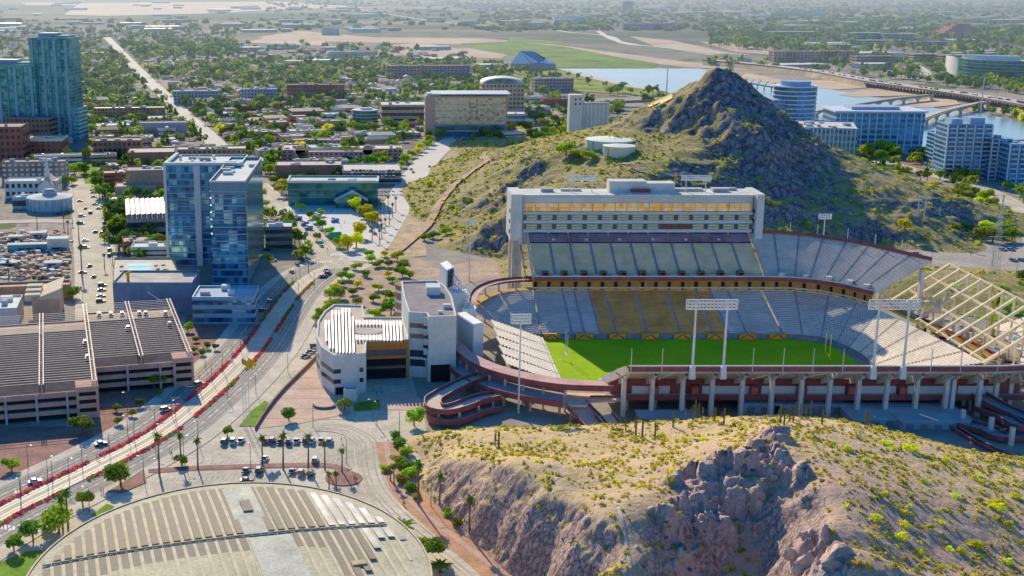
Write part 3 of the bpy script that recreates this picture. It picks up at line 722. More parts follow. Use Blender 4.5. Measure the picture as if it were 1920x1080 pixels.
ringdeck('upper_walkway', rs([(866,640),(885,660),(915,676),(955,690),(1000,700),(1060,710),(1132,715)], 10, 30), rs([(846,652),(872,676),(905,693),(950,707),(1000,718),(1060,726),(1150,729)], 10, 30), 10, .9, pink_deck)
ringdeck('lower_walkway', rs([(866,668),(890,690),(940,712),(1000,727),(1040,734),(1056,737)], 5.6, 30), rs([(822,662),(842,690),(878,716),(935,736),(1000,750),(1040,757),(1054,759)], 5.6, 30), 5.6, .9, M('lane_grey', (.33,.34,.38), .9, .12))
L1 = rs([(852,660),(878,684),(910,700),(955,715),(1000,725),(1060,733)], 8, 9)
for x, y in L1:
    mb = MB(); mb.box(x, y, 0, .8, .8, 9.2); mb.build('column', conc_w, ST)
L1 = rs([(826,664),(846,690),(880,715),(936,735),(1000,749),(1050,756)], 5, 8)
for x, y in L1:
    mb = MB(); mb.box(x, y+.8, 0, .9, .9, 4.8); mb.build('column', conc, ST)
mb = MB(); L1 = rs([(900,690),(950,716),(1010,732),(1060,741)], 4, 14); mb.strip([(x,y+4,0) for x,y in L1], [(x,y+4,4.8) for x,y in L1]); mb.build('lower_wall', M('dark_wall', (.24,.20,.20)), ST)  # darker wall colour below the walkway
# south west walkway that curls round to the upper deck
wk = catmull(pts([(1004,521),(960,523),(925,528),(898,538),(884,551),(880,566)], 18.5), 6)
mb = MB(); ribbon(mb, wk, -.2, 3.2, 18.5); mb.build('upper_walkway', pink_deck, ST)
mb = MB(); A = [(p[0],p[1],16.6) for p in wk]; B = [(p[0],p[1],19.4) for p in wk]; mb.strip(A, B); mb.build('parapet', maroon, ST)
for k in range(0, len(wk), 5):
    p = wk[k]; mb = MB(); mb.box(p[0], p[1]+1, 0, .9, .9, 17.5); mb.build('column', conc, ST)
mb = MB(); wk2 = catmull(pts([(1004,538),(960,541),(925,546),(898,556),(886,570)], 13.5), 6); ribbon(mb, wk2, -.5, 5, 13.4); mb.build('lower_landing', M('ochre_deck', (.40,.27,.08)), ST)
# looping pedestrian ramp
def laneramp(path, wdt, name='ramp', mat=None, th=.7, wall=1.2, parent=ST, wallm=maroon):
    P_ = catmull(path, 8); n = len(P_); N = []
    for i in range(n):
        a, b_ = P_[max(0,i-1)], P_[min(n-1,i+1)]; dx, dy = b_[0]-a[0], b_[1]-a[1]; l = math.hypot(dx,dy); N.append((-dy/l, dx/l))
    side = lambda s_, dz: [(P_[i][0]+N[i][0]*s_, P_[i][1]+N[i][1]*s_, P_[i][2]+dz) for i in range(n)]
    mb = MB(); h = wdt/2
    mb.strip(side(-h,0), side(h,0)); mb.strip(side(-h,-th), side(h,-th)); mb.build(name, mat or conc, parent)
    for sg in (-1, 1):
        mb = MB(); a, b_ = h*sg, (h+.4)*sg
        mb.strip(side(b_,-th-.1), side(b_,wall)); mb.strip(side(a,-th-.1), side(a,wall)); mb.strip(side(a,wall), side(b_,wall), 1); mb.strip(side(a,-th-.1), side(b_,-th-.1))
        mb.build('parapet', [wallm, M('parapet_cap', (.55,.36,.32))], parent)
RP = thing('spiral_ramp', 'looping concrete pedestrian ramp with maroon parapets beside the stadium', 'ramp', G(860,760)+(0,))
def Z3(l): return [G(a, b, z)+(z,) for a, b, z in l]
laneramp(Z3([(905,706,6.2),(880,714,6.1),(850,728,6.0),(826,741,5.8),(812,751,5.6),(815,764,5.4),(838,768,5.2),(866,761,4.9),(898,749,4.6),(930,742,4.2)]), 5.6, parent=RP, mat=M('ramp_sun', (.62,.50,.40), .85, .1))  # upper lane has sunlight put into its deck colour
laneramp(Z3([(812,771,2.4),(818,784,2.2),(842,789,2.0),(870,782,1.8),(902,770,1.6),(932,764,1.2)]), 5.0, parent=RP)
for a, b_ in ((802,790),(822,800),(862,800),(898,786),(925,772)):
    x, y = G(a, b_); mb = MB(); mb.box(x, y+2, 0, .8, .8, 4.6); mb.build('column', conc, RP)
# stair ramps east of the south end
SR = thing('stair_ramp', 'straight tan access ramp with plum side walls below the concourse', 'ramp', G(1110,790)+(0,))
laneramp([G(1080,757,5.4)+(5.4,), G(1092,770,4)+(4.0,), G(1106,785,2.4)+(2.4,), G(1124,808,0.4)+(.4,)], 8.4, parent=SR, mat=M('tan_ramp', (.60,.45,.36), .85, .12, .2, fine=.2))
mb = MB(); LP = pts([(1058,736),(1168,738),(1168,749),(1106,752),(1100,760),(1062,760)], 5.75); mb.prism(LP, 5.0, 5.75); mb.build('landing', M('tan_ramp2', (.66,.52,.42), .85, .1), SR)
laneramp([G(1132,778,3)+(3.0,), G(1150,800,.6)+(.6,)], 6.5, parent=SR, mat=M('tan_ramp2', (.6,.45,.36)))
# north east switchback ramps in shade
NR = thing('switchback_ramp', 'folded pedestrian ramps with maroon walls at the shaded north east corner', 'ramp', G(1880,800)+(0,))
laneramp(Z3([(1835,741,6),(1868,760,5.2),(1910,779,4.4),(1960,800,3.6)]), 6, parent=NR, mat=bluefl)
laneramp(Z3([(1985,770,8),(1925,800,5),(1880,782,4),(1838,765,3)]), 5, parent=NR, mat=bluefl)
laneramp(Z3([(1790,790,1.6),(1850,806,1.4),(1892,818,1.2),(1990,788,1.0)]), 7, parent=NR, mat=bluefl)
laneramp(Z3([(1790,805,.3),(1850,840,.3),(1920,868,.3),(1980,880,.3)]), 2, parent=NR, mat=M('red_path', (.35,.07,.05)))
for a, b_ in ((1803,800),(1856,815),(1805,760),(1895,835),(1935,820),(1870,778)):
    x, y = G(a, b_); mb = MB(); mb.box(x, y, 0, 1.4, 1.4, 6.5 if b_ > 770 else 9); mb.build('column', conc_w, NR)
# low service sheds in the shade under the stand
for px, py, w_, dp, h, lab in ((1600,800,42,18,2.6,'long low service shed with blue grey roof behind the near butte'),(1392,775,14,8,3.4,'small blue grey kiosk with shutters under the fifth stadium bay'),(1452,775,26,8,3.0,'louvred blue grey store beneath the middle of the east stand'),(1200,795,22,8,2.2,'low blue shed beside the foot of the access ramp'),(1690,806,24,14,3.0,'flat roofed shed at the right end of the service yard')):
    x, y = G(px, py); t_ = thing('service_shed', lab, 'shed', (x+w_/2, y+dp/2, 0))
    mb = MB(); mb.box(x+w_/2, y+dp/2, 0, w_, dp, h); mb.build('wall', M('shed_blue', (.22,.34,.42), .8, .2, .2), t_)
    mb = MB(); mb.box(x+w_/2, y+dp/2, h, w_+.8, dp+.8, .3); mb.build('roof', M('shed_roof', (.30,.44,.52), .8, .15, .1), t_)
    for k in range(int(w_/5)):
        mb = MB(); mb.box(x+3+k*5, y-.1, .3, 2.6, .2, h*.6); mb.build('shutter', M('shed_shutter', (.12,.20,.26)), t_)
# light towers
def light_tower(xs_, y, z0, z1, hw, lab, zb=None, rows=3, n=14, poster=.55):
    t_ = thing('floodlight_tower', lab, 'floodlight', (sum(xs_)/len(xs_), y, z0))
    for x in xs_:
        mb = MB(); mb.tube((x,y,z0), (x,y,z1), poster, poster*.6, 8, 0); mb.build('pole', white, t_)
        if poster > .5:
            mb = MB(); mb.box(x, y, z0-1.5, 2.2, 2.0, 4.5, 0, 0, .8); mb.build('pole_base', white, t_)
    cx = sum(xs_)/len(xs_); H_ = rows*1.15
    mb = MB()
    for r in range(rows+1): mb.box(cx, y-.2, z1-H_+r*1.15, hw*2, .5, .28)
    for s_ in (-1, 1): mb.box(cx+s_*hw, y-.2, z1-H_, .3, .5, H_+.3)
    mb.build('rack', white, t_)
    if rows*n <= 60:
        for r in range(rows):
            for k in range(n):
                mb = MB(); x = cx-hw+.6+(2*hw-1.2)*k/(n-1); mb.cyl(x, y-.6, z1-H_+.35+r*1.15, .42, .6, 8); mb.build('lamp', M('lamp_glass', (.75,.77,.80), .3, .1), t_)
    return t_
xa = [GD(p_, 690, 424)[0] for p_ in (1298, 1356, 1637, 1693)]
light_tower(xa[:2], 423.8, 18, 45.5, 9.0, 'tall white twin pole floodlight on the east rim, nearer the middle of the stand')
light_tower(xa[2:], 423.8, 18, 45.5, 9.0, 'white twin pole floodlight on the east rim before the steel frame')
for a, b_, lab in ((1071,1110,'short white floodlight rack at the left end of the press box roof'),(1286,1323,'short white floodlight rack at the right part of the press box roof')):
    xx = [GD(q, 350, 602)[0] for q in (a, b_)]
    light_tower(xx, 602, 54, 62.6, 7.2, lab, rows=2, n=14, poster=.3)
def mast(px, yb, yt, hw, lab, z0=None, d=None, rows=2, n=5):
    if d is None: x, d = G(px, yb)
    x, _, z0 = GD(px, yb, d); z1 = ZAT(yt, d)
    return light_tower([x], d, z0, z1, hw, lab, rows=rows, n=n, poster=.38)
mast(972, 775, 590, 3.6, 'single dark stemmed floodlight mast rising in front of the south stand', rows=3, n=7)
mast(880, 527, 415, 2.6, 'lone floodlight mast standing at the hill foot left of the press box')
mast(1544, 442, 402, 3.0, 'floodlight mast behind the curved north west rim against the shaded hill', d=592)
# goal posts
for xg, m_, lab in ((70+6.5, white, 'white goal post at the sunlit south end of the turf'), (186, M('yellow_post', (.75,.72,.02), .5, .05), 'yellow goal post at the shaded north end of the turf')):
    t_ = thing('goal_post', lab, 'goal post', (xg, 499, 0)); sg = 1 if xg > 100 else -1
    mb = MB(); mb.tube((xg+sg*2,499,0), (xg,499,3), .16); mb.build('stem', m_, t_)
    mb = MB(); mb.tube((xg,496.2,3), (xg,501.8,3), .15); mb.build('crossbar', m_, t_)
    for y in (496.2, 501.8):
        mb = MB(); mb.tube((xg,y,3), (xg,y,12), .13); mb.build('upright', m_, t_)
# unfinished steel of the north stand
SF = thing('steel_frame', 'unfinished cream steel skeleton of the new north stand', 'steel frame', (242, 500, 0))
tan_steel = M('primer_steel', (.70,.56,.38), .6, .12, .3)
def fr(y, t): return (228+28*t, y+4*t, 13.5+17*t)
for k in range(10):
    y = 452+k*10.2
    mb = MB(); a, b_ = fr(y, 0), fr(y, 1.0); mb.tube(a, b_, .72, n=4); mb.build('rafter', tan_steel, SF)
    for t in (.45, .97):
        p = fr(y, t); mb = MB(); mb.tube((p[0],p[1],0), p, .5, n=4); mb.build('column', tan_steel, SF)
for t in (.04, .34, .68, 1.0):
    mb = MB(); a, b_ = fr(452, t), fr(543.8, t); mb.tube(a, b_, .55, n=4); mb.build('purlin', tan_steel, SF)
for y in (453, 483.6, 514):
    for t in (.34,):
        mb = MB(); mb.tube(fr(y, t), fr(y+10.2, .68), .22, n=4); mb.build('brace', tan_steel, SF)
# unfinished concourse and rubble below the steel
mb = MB(); mb.strip([(221,548,13.4),(224.6,520,13.4),(228,496,13.4),(230.5,474,13.4),(232.5,455,13.4)], [(227,551,13.4),(230.5,522,13.4),(233,497,13.4),(235.5,475,13.4),(237.5,456,13.4)])
mb.build('concourse_deck', M('site_deck', (.42,.33,.20), .9, .3, .3, fine=.4), SF)
for off, mt_, z in ((0, M('yellow_guard', (.62,.47,.10), .7, .3, .4), 13.4), (5.8, maroon, 13.4), (3.2, gold, 13.4)):
    mb = MB(); L = [(221+off,548),(224.6+off,520),(228+off,496),(230.5+off,474),(232.5+off,455)]
    mb.strip([(x,y,z) for x,y in L], [(x,y,z+1.2) for x,y in L]); mb.build('guard_rail', mt_, SF)
rng = random.Random(3)
for k in range(60):
    x = rng.uniform(236, 256); y = rng.uniform(455, 548); mb = MB(); mb.box(x, y, rng.uniform(0, 8), rng.uniform(1,7), rng.uniform(1,5), rng.uniform(.5,3), rng.uniform(0,3)); mb.build('site_block', rng.choice([conc, conc_w, maroon, void, M('site_tan', (.5,.4,.3)), bluefl, gold]), SF)
x, y = G(1858, 612, 4); t_ = thing('crane', 'yellow crane mast standing among the cream steel rafters', 'crane', (x, y, 0))
mb = MB(); mb.box(x, y, 0, 2.6, 3, 3); mb.build('base', M('crane_yellow', (.80,.50,.02), .5, .1), t_)
mb = MB(); mb.tube((x,y,2.5), (x+.5,y,19), .9, .7); mb.build('mast', M('crane_yellow', (.8,.5,.02)), t_)
mb = MB(); mb.tube((x+.5,y,18.6), (x-5,y+4,27), .4, .2); mb.build('jib', M('crane_yellow', (.8,.5,.02)), t_)
# scoreboards on the south west corner
pale_blue = M('scoreboard_back', (.84,.86,.96), .5, .05, .1)
SB = thing('scoreboard', 'large blank white scoreboard slab standing beside the tall office block', 'scoreboard', GD(880, 660, 492))
a = GD(855, 588, 505); b_ = GD(888, 609, 487); zt = a[2]; z0 = ZAT(655, 505)
dx, dy = b_[0]-a[0], b_[1]-a[1]; l = math.hypot(dx, dy); nx, ny = dy/l*-1, dx/l
th = 4.2; fp = [a[:2], b_[:2], (b_[0]+th, b_[1]+2.5), (a[0]+th, a[1]+2.5)]
mb = MB(); mb.prism(fp, z0, zt); mb.build('panel', pale_blue, SB)
mb = MB(); mb.prism(offset(fp, -.3), zt+.02, zt+.3); mb.build('top_frame', steel, SB)
for p in fp:
    mb = MB(); mb.box(p[0], p[1], 4, 1, 1, z0-4); mb.build('leg', white, SB)
S2 = thing('scoreboard', 'narrow blue framed scoreboard with a dark screen above the dark roofed office block', 'scoreboard', GD(838, 530, 540))
a = GD(825, 494, 545); b_ = GD(838, 501, 532); z0 = ZAT(528, 540)-4
fp = [a[:2], b_[:2], (b_[0]+3.4, b_[1]+6), (a[0]+3.4, a[1]+6)]
mb = MB(); mb.prism(fp, z0, a[2]); mb.build('panel', pale_blue, S2)
mb = MB(); mb.face([(fp[1][0]+.5, fp[1][1]+.6, z0+3), (fp[2][0]-.2, fp[2][1]-.9, z0+3), (fp[2][0]-.2, fp[2][1]-.9, a[2]-.6), (fp[1][0]+.5, fp[1][1]+.6, a[2]-.6)]); o = mb.build('screen', blk, S2); o.location.x += .25; o.location.y -= .15
mb = MB()
x0, x1 = GD(842,540,520)[0], GD(886,540,520)[0]
for k in range(7):
    t = k/6; mb.tube((x0+(x1-x0)*t*.6, 540-20*t, 14), (x0+(x1-x0)*(t*.6+.2), 538-20*t, 32-8*t), .25, n=4)
    mb.tube((x0+(x1-x0)*(t*.6+.4), 538-20*t, 14), (x0+(x1-x0)*(t*.6+.2), 538-20*t, 32-8*t), .25, n=4)
for k in range(4): mb.tube((x0, 540, 18+4*k), (x0+(x1-x0)*.9, 520, 16+3*k), .22, n=4)
mb.build('truss', white, S2)
mb = MB(); mb.box(x0+5, 528, 6, 6.5, 7, 17); mb.box(x0+8.5, 519, 6, 6, 6, 12); mb.build('service_tower', white, S2)
# ================================================================ ROADS, PAVING, WATER
asph = M('asphalt', (.42,.38,.33), 0.9, 0.14, 0.06, fine=0.25)
asph_l = M('worn_asphalt', (.66,.58,.46), 0.9, 0.16, 0.05, fine=0.25)
asph_d = M('dark_asphalt', (.17,.17,.18), 0.9, 0.2, 0.05, fine=0.25)
pave = M('pale_paving', (.66,.58,.49), 0.9, 0.12, 0.12, fine=0.2)
track = M('track_concrete', (.70,.57,.44), 0.9, 0.10, 0.15, fine=0.2)
plaza = M('rose_plaza', (.76,.50,.40), 0.9, 0.12, 0.12, fine=0.2)
gravel = M('red_gravel', (.36,.21,.17), 0.95, 0.2, 0.15, fine=0.35)
sand = M('pale_sand', (.62,.48,.36), 0.95, 0.16, 0.01, fine=0.15)
lawn = M('lawn', (.17,.30,.03), 0.95, 0.25, 0.2, fine=0.3)
mark = M('road_marking', (.80,.78,.72), 0.7, 0.1)
curbm = M('kerb', (.68,.62,.54), 0.85, 0.1)
def road(name, l, a, b_, z, mat, px=True, n=8):
    z = lay(z)
    P_ = catmull([G(*q) for q in l] if px else l, n); mb = MB(); ribbon(mb, P_, a, b_, z); return struct(name, mb, mat), P_
def kerbline(l, off, z0=.05, w_=.3, h=.14):
    P_ = catmull([G(*q) for q in l], 8); mb = MB(); ribbon(mb, P_, off, off+w_, z0+h)
    n = len(P_)
    for o_ in (off, off+w_):
        A = []; 
        for i in range(n):
            a, b_ = P_[max(0,i-1)], P_[min(n-1,i+1)]; dx, dy = b_[0]-a[0], b_[1]-a[1]; L = math.hypot(dx,dy); A.append((P_[i][0]-dy/L*o_, P_[i][1]+dx/L*o_))
        mb.strip([(x,y,0) for x,y in A], [(x,y,z0+h) for x,y in A])
    return struct('kerb', mb, curbm)
TR = [(-120,1035),(0,965),(100,915),(200,866),(300,811),(380,748),(440,692),(480,646),(517,592),(550,548),(588,516),(640,492),(680,478)]
# broad paved ground around the campus
sheet('plaza_ground', [(-200,1200),(-60,1010),(100,960),(260,870),(420,760),(520,690),(600,600),(640,480),(760,475),(800,560),(770,700),(800,800),(790,900),(900,1040),(1000,1150),(900,1300),(-200,1300)], .06, asph_l)
sheet('gravel_bed', [(-150,900),(-100,800),(170,800),(190,720),(345,700),(350,590),(455,600),(470,625),(440,655),(300,768),(150,855),(0,925)], .05, gravel)
sheet('gravel_bed', [(605,540),(650,480),(760,478),(830,500),(960,478),(985,520),(880,530),(850,560),(760,590),(740,640),(700,590),(640,585),(600,600)], .12, M('dusty_ground', (.50,.38,.29), .95, .2, .08, fine=.3))
sheet('plaza', [(478,805),(500,770),(520,742),(560,702),(596,664),(602,705),(640,742),(690,744),(770,730),(800,760),(770,770),(700,768),(660,775),(560,795)], .16, plaza)
for k in range(6):
    y = 690+k*19; mb = MB(); a = G(590-(y-664)*.9, y); b_ = G(640+k*4, y+2); ribbon(mb, [a, b_], -.15, .15, .2); struct('paving_joint', mb, M('joint', (.34,.2,.17)))
sheet('lawn', [(448,800),(470,772),(497,752),(503,756),(478,800)], .2, lawn)
sheet('lawn', [(662,757),(712,750),(712,768),(664,772)], .22, lawn)
sheet('lawn', [(-40,1120),(0,1055),(50,1035),(100,1030),(120,1060),(60,1130)], .14, lawn)
sheet('lawn', [(-60,1040),(0,1008),(60,985),(60,1000),(0,1045)], .14, lawn)
sheet('lawn', [(170,968),(200,945),(215,950),(190,970)], .14, lawn)
# road left of the tracks, tracks, road right of the tracks
road('road', TR, 5.2, 14.2, .12, asph)
road('pavement', TR, 14.6, 18.6, .2, pave)
road('light_rail_track', TR, -4.2, 4.2, .20, track)
road('road', TR, -14.6, -5.6, .14, asph)
road('pavement', TR, -20.5, -15.0, .2, pave)
for o_ in (4.4, -5.3, 14.25, -15.0): kerbline(TR, o_)
for o_ in (-2.9,-1.5,1.5,2.9):
    mb = MB(); ribbon(mb, catmull([G(*q) for q in TR], 8), o_-.12, o_+.12, .23); struct('rail', mb, M('rail_steel', (.35,.31,.28), .5, .1))
for o_ in (9.7, -10.1):
    P_ = catmull([G(*q) for q in TR], 30); mb = MB()
    for i in range(0, len(P_)-4, 5): 
        a, b_ = P_[i], P_[i+2]; dx, dy = b_[0]-a[0], b_[1]-a[1]; l = math.hypot(dx,dy) or 1; nx, ny = -dy/l, dx/l
        ribbon(mb, [(a[0]+nx*o_, a[1]+ny*o_), (b_[0]+nx*o_, b_[1]+ny*o_)], -.14, .14, .17)
    struct('lane_marking', mb, mark)
mb = MB()
for px, py in ((30,925),(-20,985),(60,990)):
    a = G(px, py)
    for k in range(7): mb.box(a[0]+k*1.3, a[1]-k*.4, .17, .6, 3.6, .02, .35)
struct('crosswalk', mb, mark)
wear = M('tyre_worn_asphalt', (.30,.275,.245), .9, .25, .2, fine=.3)
for lst, offs in ((TR, (7.0, 8.7, 11.0, 12.6, -7.4, -9.1, -11.4, -13.0)),):
    for o_ in offs: road('tyre_wear', lst, o_-.28, o_+.28, .15, wear)
# campus road that bends round the arena, with kerbs
BR = [(600,800),(650,806),(690,830),(695,870),(710,915),(750,962),(815,1015),(890,1075),(960,1140)]
road('road', BR, -4.6, 4.6, .15, asph_l); kerbline(BR, 4.7); kerbline(BR[2:], -5.0)
for o_ in (-3, -1.3, 1.2, 2.9): road('tyre_wear', BR, o_-.3, o_+.3, .17, M('tyre_worn_pale', (.50,.44,.36), .9, .2, .15, fine=.3))
road('pavement', BR[2:], 5.3, 7.2, .2, M('rosy_path', (.55,.38,.32), .9, .1, .2, fine=.2))
road('gravel_strip', [(730,830),(745,880),(775,935),(830,985),(900,1045),(960,1100)], -5, 5, .17, M('orange_gravel', (.58,.33,.2), .95, .15, .2, fine=.3))
# parking lot bays
mb = MB()
def bays(x0, y0, x1, y1, n, L=4.8):
    a = G(x0, y0); b_ = G(x1, y1)
    for k in range(n+1):
        p = lerp(a, b_, k/n); mb.box(p[0], p[1], .14, .16, L, .03, -.12)
bays(400,836,470,832,7); bays(480,831,640,830,17); bays(355,868,640,862,30); bays(290,900,620,890,32)
struct('bay_marking', mb, mark)
road('planter_strip', [(278,885),(340,880),(440,876),(560,873),(620,874),(650,884)], -1.8, 1.8, .22, gravel)
kerbline([(278,885),(340,880),(440,876),(560,873),(620,874),(650,884)], 1.9); kerbline([(278,885),(340,880),(440,876),(560,873),(620,874),(650,884)], -2.1)
mb = MB(); x, y = G(645,898); mb.cyl(x, y, 0, 6, .35, 20); struct('planter_island', mb, gravel)
sheet('planter_strip', [(200,925),(270,880),(275,905),(230,925)], .2, gravel)
# city streets
HR = [(478,345),(520,385),(560,425),(600,468),(640,505)]
road('road', HR, -6.5, 6.5, .16, asph_l); road('pavement', HR, 7, 10.5, .2, pave); kerbline(HR, -7); kerbline(HR, 6.6)
for o_ in (-4.6,-2.9,2.6,4.4): road('tyre_wear', HR, o_-.3, o_+.3, .18, M('tyre_worn_pale', (.5,.44,.36)))
for k, (px, py) in enumerate(((548,440),(600,492),(640,478))):
    cw = MB(); a = G(px, py)
    for j in range(9): cw.box(a[0]+j*1.5-6, a[1]+(j-4)*(.3 if k else -.5), .3, .7, 4.5, .02, .2)
    struct('crosswalk', cw, mark)
LR = [(153,330),(160,370),(168,410),(176,460),(183,520),(190,600)]
road('road', LR, -8, 8, .15, asph_l); road('pavement', LR, 8.3, 12, .2, pave); road('pavement', LR, -12, -8.3, .2, pave)
DR = [(420,285),(385,250),(345,215),(318,188),(280,152),(250,122),(220,90),(200,70)]
road('road', DR, -10, 10, .18, M('pale_road', (.66,.60,.54), .9, .08, .02)); 
VR = [(900,256),(850,262),(812,290),(778,330),(748,380),(720,425),(695,462),(668,490)]
road('road', VR, -11, 11, .17, M('pale_road', (.6,.55,.5)))
kerbline(VR, 11.1)
for o_ in (-4, 0, 4): 
    mb = MB(); ribbon(mb, catmull([G(*q) for q in VR], 8), o_-.4, o_+.4, .22); struct('paving_band', mb, M('track_band', (.45,.38,.32)))
road('road', [(420,192),(480,190),(600,187),(700,184),(760,195),(810,215),(870,250)], -9, 9, .16, M('pale_road', (.6,.55,.5)))
road('road', [(190,300),(150,300),(60,300)], -5, 5, .14, asph_l)
road('road', [(520,385),(440,395),(330,400)], -4, 4, .14, asph_l)
road('road', [(145,415),(60,415),(-40,418)], -6, 6, .13, M('tan_lot', (.60,.52,.44), .9, .12, .1, fine=.2))
road('road', [(150,300),(150,260),(152,215)], -8, 8, .14, asph_d)
sheet('hill_foot_ground', [(690,490),(700,468),(736,436),(764,396),(796,345),(828,302),(850,276),(890,268),(850,330),(800,400),(800,480)], .13, M('hill_foot_earth', (.60,.46,.30), .95, .2, .1, fine=.35))
sheet('plaza', [(520,395),(560,380),(650,385),(700,425),(690,455),(640,462),(600,425)], .2, M('bright_paving', (.70,.67,.64), .85, .08, .1, fine=.1))
sheet('site_ground', [(-60,432),(132,428),(136,528),(-60,540)], .1, M('site_earth', (.50,.36,.25), .95, .25, .15, fine=.4))
sheet('lawn', [(150,320),(165,300),(182,310),(180,345),(160,345)], .18, lawn)
# behind the stadium on the right
sheet('parking_lot', [(1650,500),(1720,455),(1790,445),(1960,470),(2100,500),(2200,620),(1960,560),(1700,560)], .1, asph)
RR = [(1640,300),(1700,318),(1780,336),(1850,362),(1900,392),(1935,430),(1950,480)]
road('road', RR, -8, 8, .16, asph_l); road('pavement', RR, 8.5, 12, .2, pave); kerbline(RR, 8.1)
sheet('lawn', [(1690,560),(1700,535),(1760,520),(1960,560),(2100,640),(1960,620),(1800,590)], .2, lawn)
sheet('gravel_bed', [(1640,290),(1700,283),(1760,300),(1770,325),(1700,312)], .1, gravel)
sheet('planting_bed', [(1740,350),(1850,365),(1895,420),(1905,455),(1780,440)], .12, M('scrub_ground', (.20,.20,.07), .95, .3, .1, fine=.4))
# the lake and its shores
def water_mat():
    m, t, b = base('lake_water'); pos = geo_pos(t)
    c = ramp(t, nz(t, pos, 0.004, 4), [(0.35, (.30,.46,.52)), (0.65, (.38,.54,.60))])
    t.links.new(c, b.inputs['Base Color']); b.inputs['Roughness'].default_value = 0.22
    bp = nd(t, 'ShaderNodeBump'); bp.inputs['Strength'].default_value = 0.08; t.links.new(nz(t, pos, 0.3, 3), bp.inputs['Height']); t.links.new(bp.outputs[0], b.inputs['Normal'])
    return m
wm = water_mat()
sheet('water', [(1045,129),(1312,129),(1380,140),(1430,150),(1500,160),(1560,168),(1630,182),(1700,190),(1760,205),(1850,215),(1960,240),(2100,270),(2100,420),(1960,372),(1850,318),(1780,292),(1700,290),(1600,270),(1450,215),(1350,200),(1230,172),(1170,160),(1100,142)], .35, wm)
sheet('sand_bar', [(1572,179),(1620,169),(1680,164),(1735,171),(1748,177),(1700,180),(1655,181),(1610,183)], .6, sand)
sheet('sand_bar', [(1690,200),(1720,188),(1790,186),(1800,196),(1740,203)], .6, sand)
sheet('river_bank', [(1840,205),(1900,200),(2000,210),(2100,230),(2100,262),(1960,232),(1880,215)], .55, sand)
sheet('river_bank', [(1380,148),(1400,138),(1470,150),(1560,152),(1630,165),(1570,169),(1500,162),(1440,156)], .55, sand)
sheet('lakeside_park', [(880,140),(980,125),(1045,131),(1100,145),(1170,162),(1260,175),(1240,182),(1080,172),(1000,158),(900,150)], .5, M('park_grass', (.24,.30,.05), .95, .3, .02, fine=.3))
sheet('lakeside_path', [(1046,130),(1062,130),(1115,144),(1180,160),(1240,170),(1232,172),(1170,162),(1100,146)], .6, pave)
wet = M('wetland', (.16,.26,.045), .95, .3, .01, fine=.35)
sheet('wetland', [(860,82),(960,78),(1060,88),(1150,106),(1235,120),(1225,128),(1045,128),(960,104),(900,95)], .5, wet)
sheet('wetland', [(960,70),(1060,80),(1040,84),(950,78)], .5, wet)
for l in ([(560,58),(700,70),(900,72),(1010,80),(1130,96),(1300,118),(1440,128),(1440,134),(1290,127),(1120,108),(1000,90),(880,84),(600,78),(480,70)],
          [(880,90),(960,98),(940,110),(800,110),(760,96)],[(1180,68),(1260,76),(1370,100),(1330,104),(1230,88)],[(1310,78),(1440,84),(1460,104),(1380,98)],[(700,88),(790,80),(860,92),(800,104),(720,104)],[(500,70),(620,74),(600,86),(460,80)]):
    sheet('dry_riverbed', l, .4, M('dry_river', (.50,.40,.31), .95, .14, .004, fine=.12))
for l in ([(150,6),(520,3),(700,14),(560,16),(380,26),(200,30),(120,28)],[(40,5),(140,5),(145,10),(50,10)]):
    sheet('airfield', l, .6, M('airfield_concrete', (.50,.45,.40), .9, .12, .002))
for k in range(4):
    road('runway', [(200+k*40,10+k*5),(620,9+k*4)], -30, 30, .9, M('runway_grey', (.42,.40,.40), .9, .1, .001))
for l in ([(1020,50),(1060,60),(1140,68),(1170,82),(1250,90),(1400,104)],[(1120,58),(1150,75),(1200,86)],[(640,12),(800,38),(960,52)],[(1690,112),(1720,125),(1735,142),(1700,150)]):
    road('road', l, -9, 9, .8, M('pale_road', (.66,.60,.54)))
# raised motorway across the river
FW = [(1330,112),(1440,122),(1540,134),(1640,152),(1740,166),(1840,180),(1960,200),(2100,222)]
fz = 9
P_ = catmull([G(a, b_, fz) for a, b_ in FW], 8)
mb = MB(); ribbon(mb, P_, -17, 17, fz); ribbon(mb, P_, -17, 17, fz-1.2); struct('motorway', mb, M('motorway_concrete', (.50,.46,.44), .9, .1, .02))
mb = MB(); n = len(P_); E = []
for i in range(n):
    a, b_ = P_[max(0,i-1)], P_[min(n-1,i+1)]; dx, dy = b_[0]-a[0], b_[1]-a[1]; l = math.hypot(dx,dy); E.append((P_[i][0]+dy/l*17, P_[i][1]-dx/l*17))
mb.strip([(x,y,fz-1.4) for x,y in E], [(x,y,fz+1) for x,y in E]); struct('motorway_edge', mb, M('motorway_maroon', (.22,.15,.14), .8, .1))
PM = MB()
EM = MB(); EM.strip([(x-4,y-26,-.3) for x,y in E[:n//2-3]], [(x+.1,y-.3,fz-1.4) for x,y in E[:n//2-3]]); struct('motorway_bank', EM, M('bank_earth', (.42,.35,.24), .95, .25, .01, fine=.3))
for i in range(n//2-3, n-1, 1):
    for w_ in (-12, 0, 12):
        PM.box(P_[i][0], P_[i][1]+w_, 0, 2, 2, fz-1.2)
struct('motorway_piers', PM, conc_d)
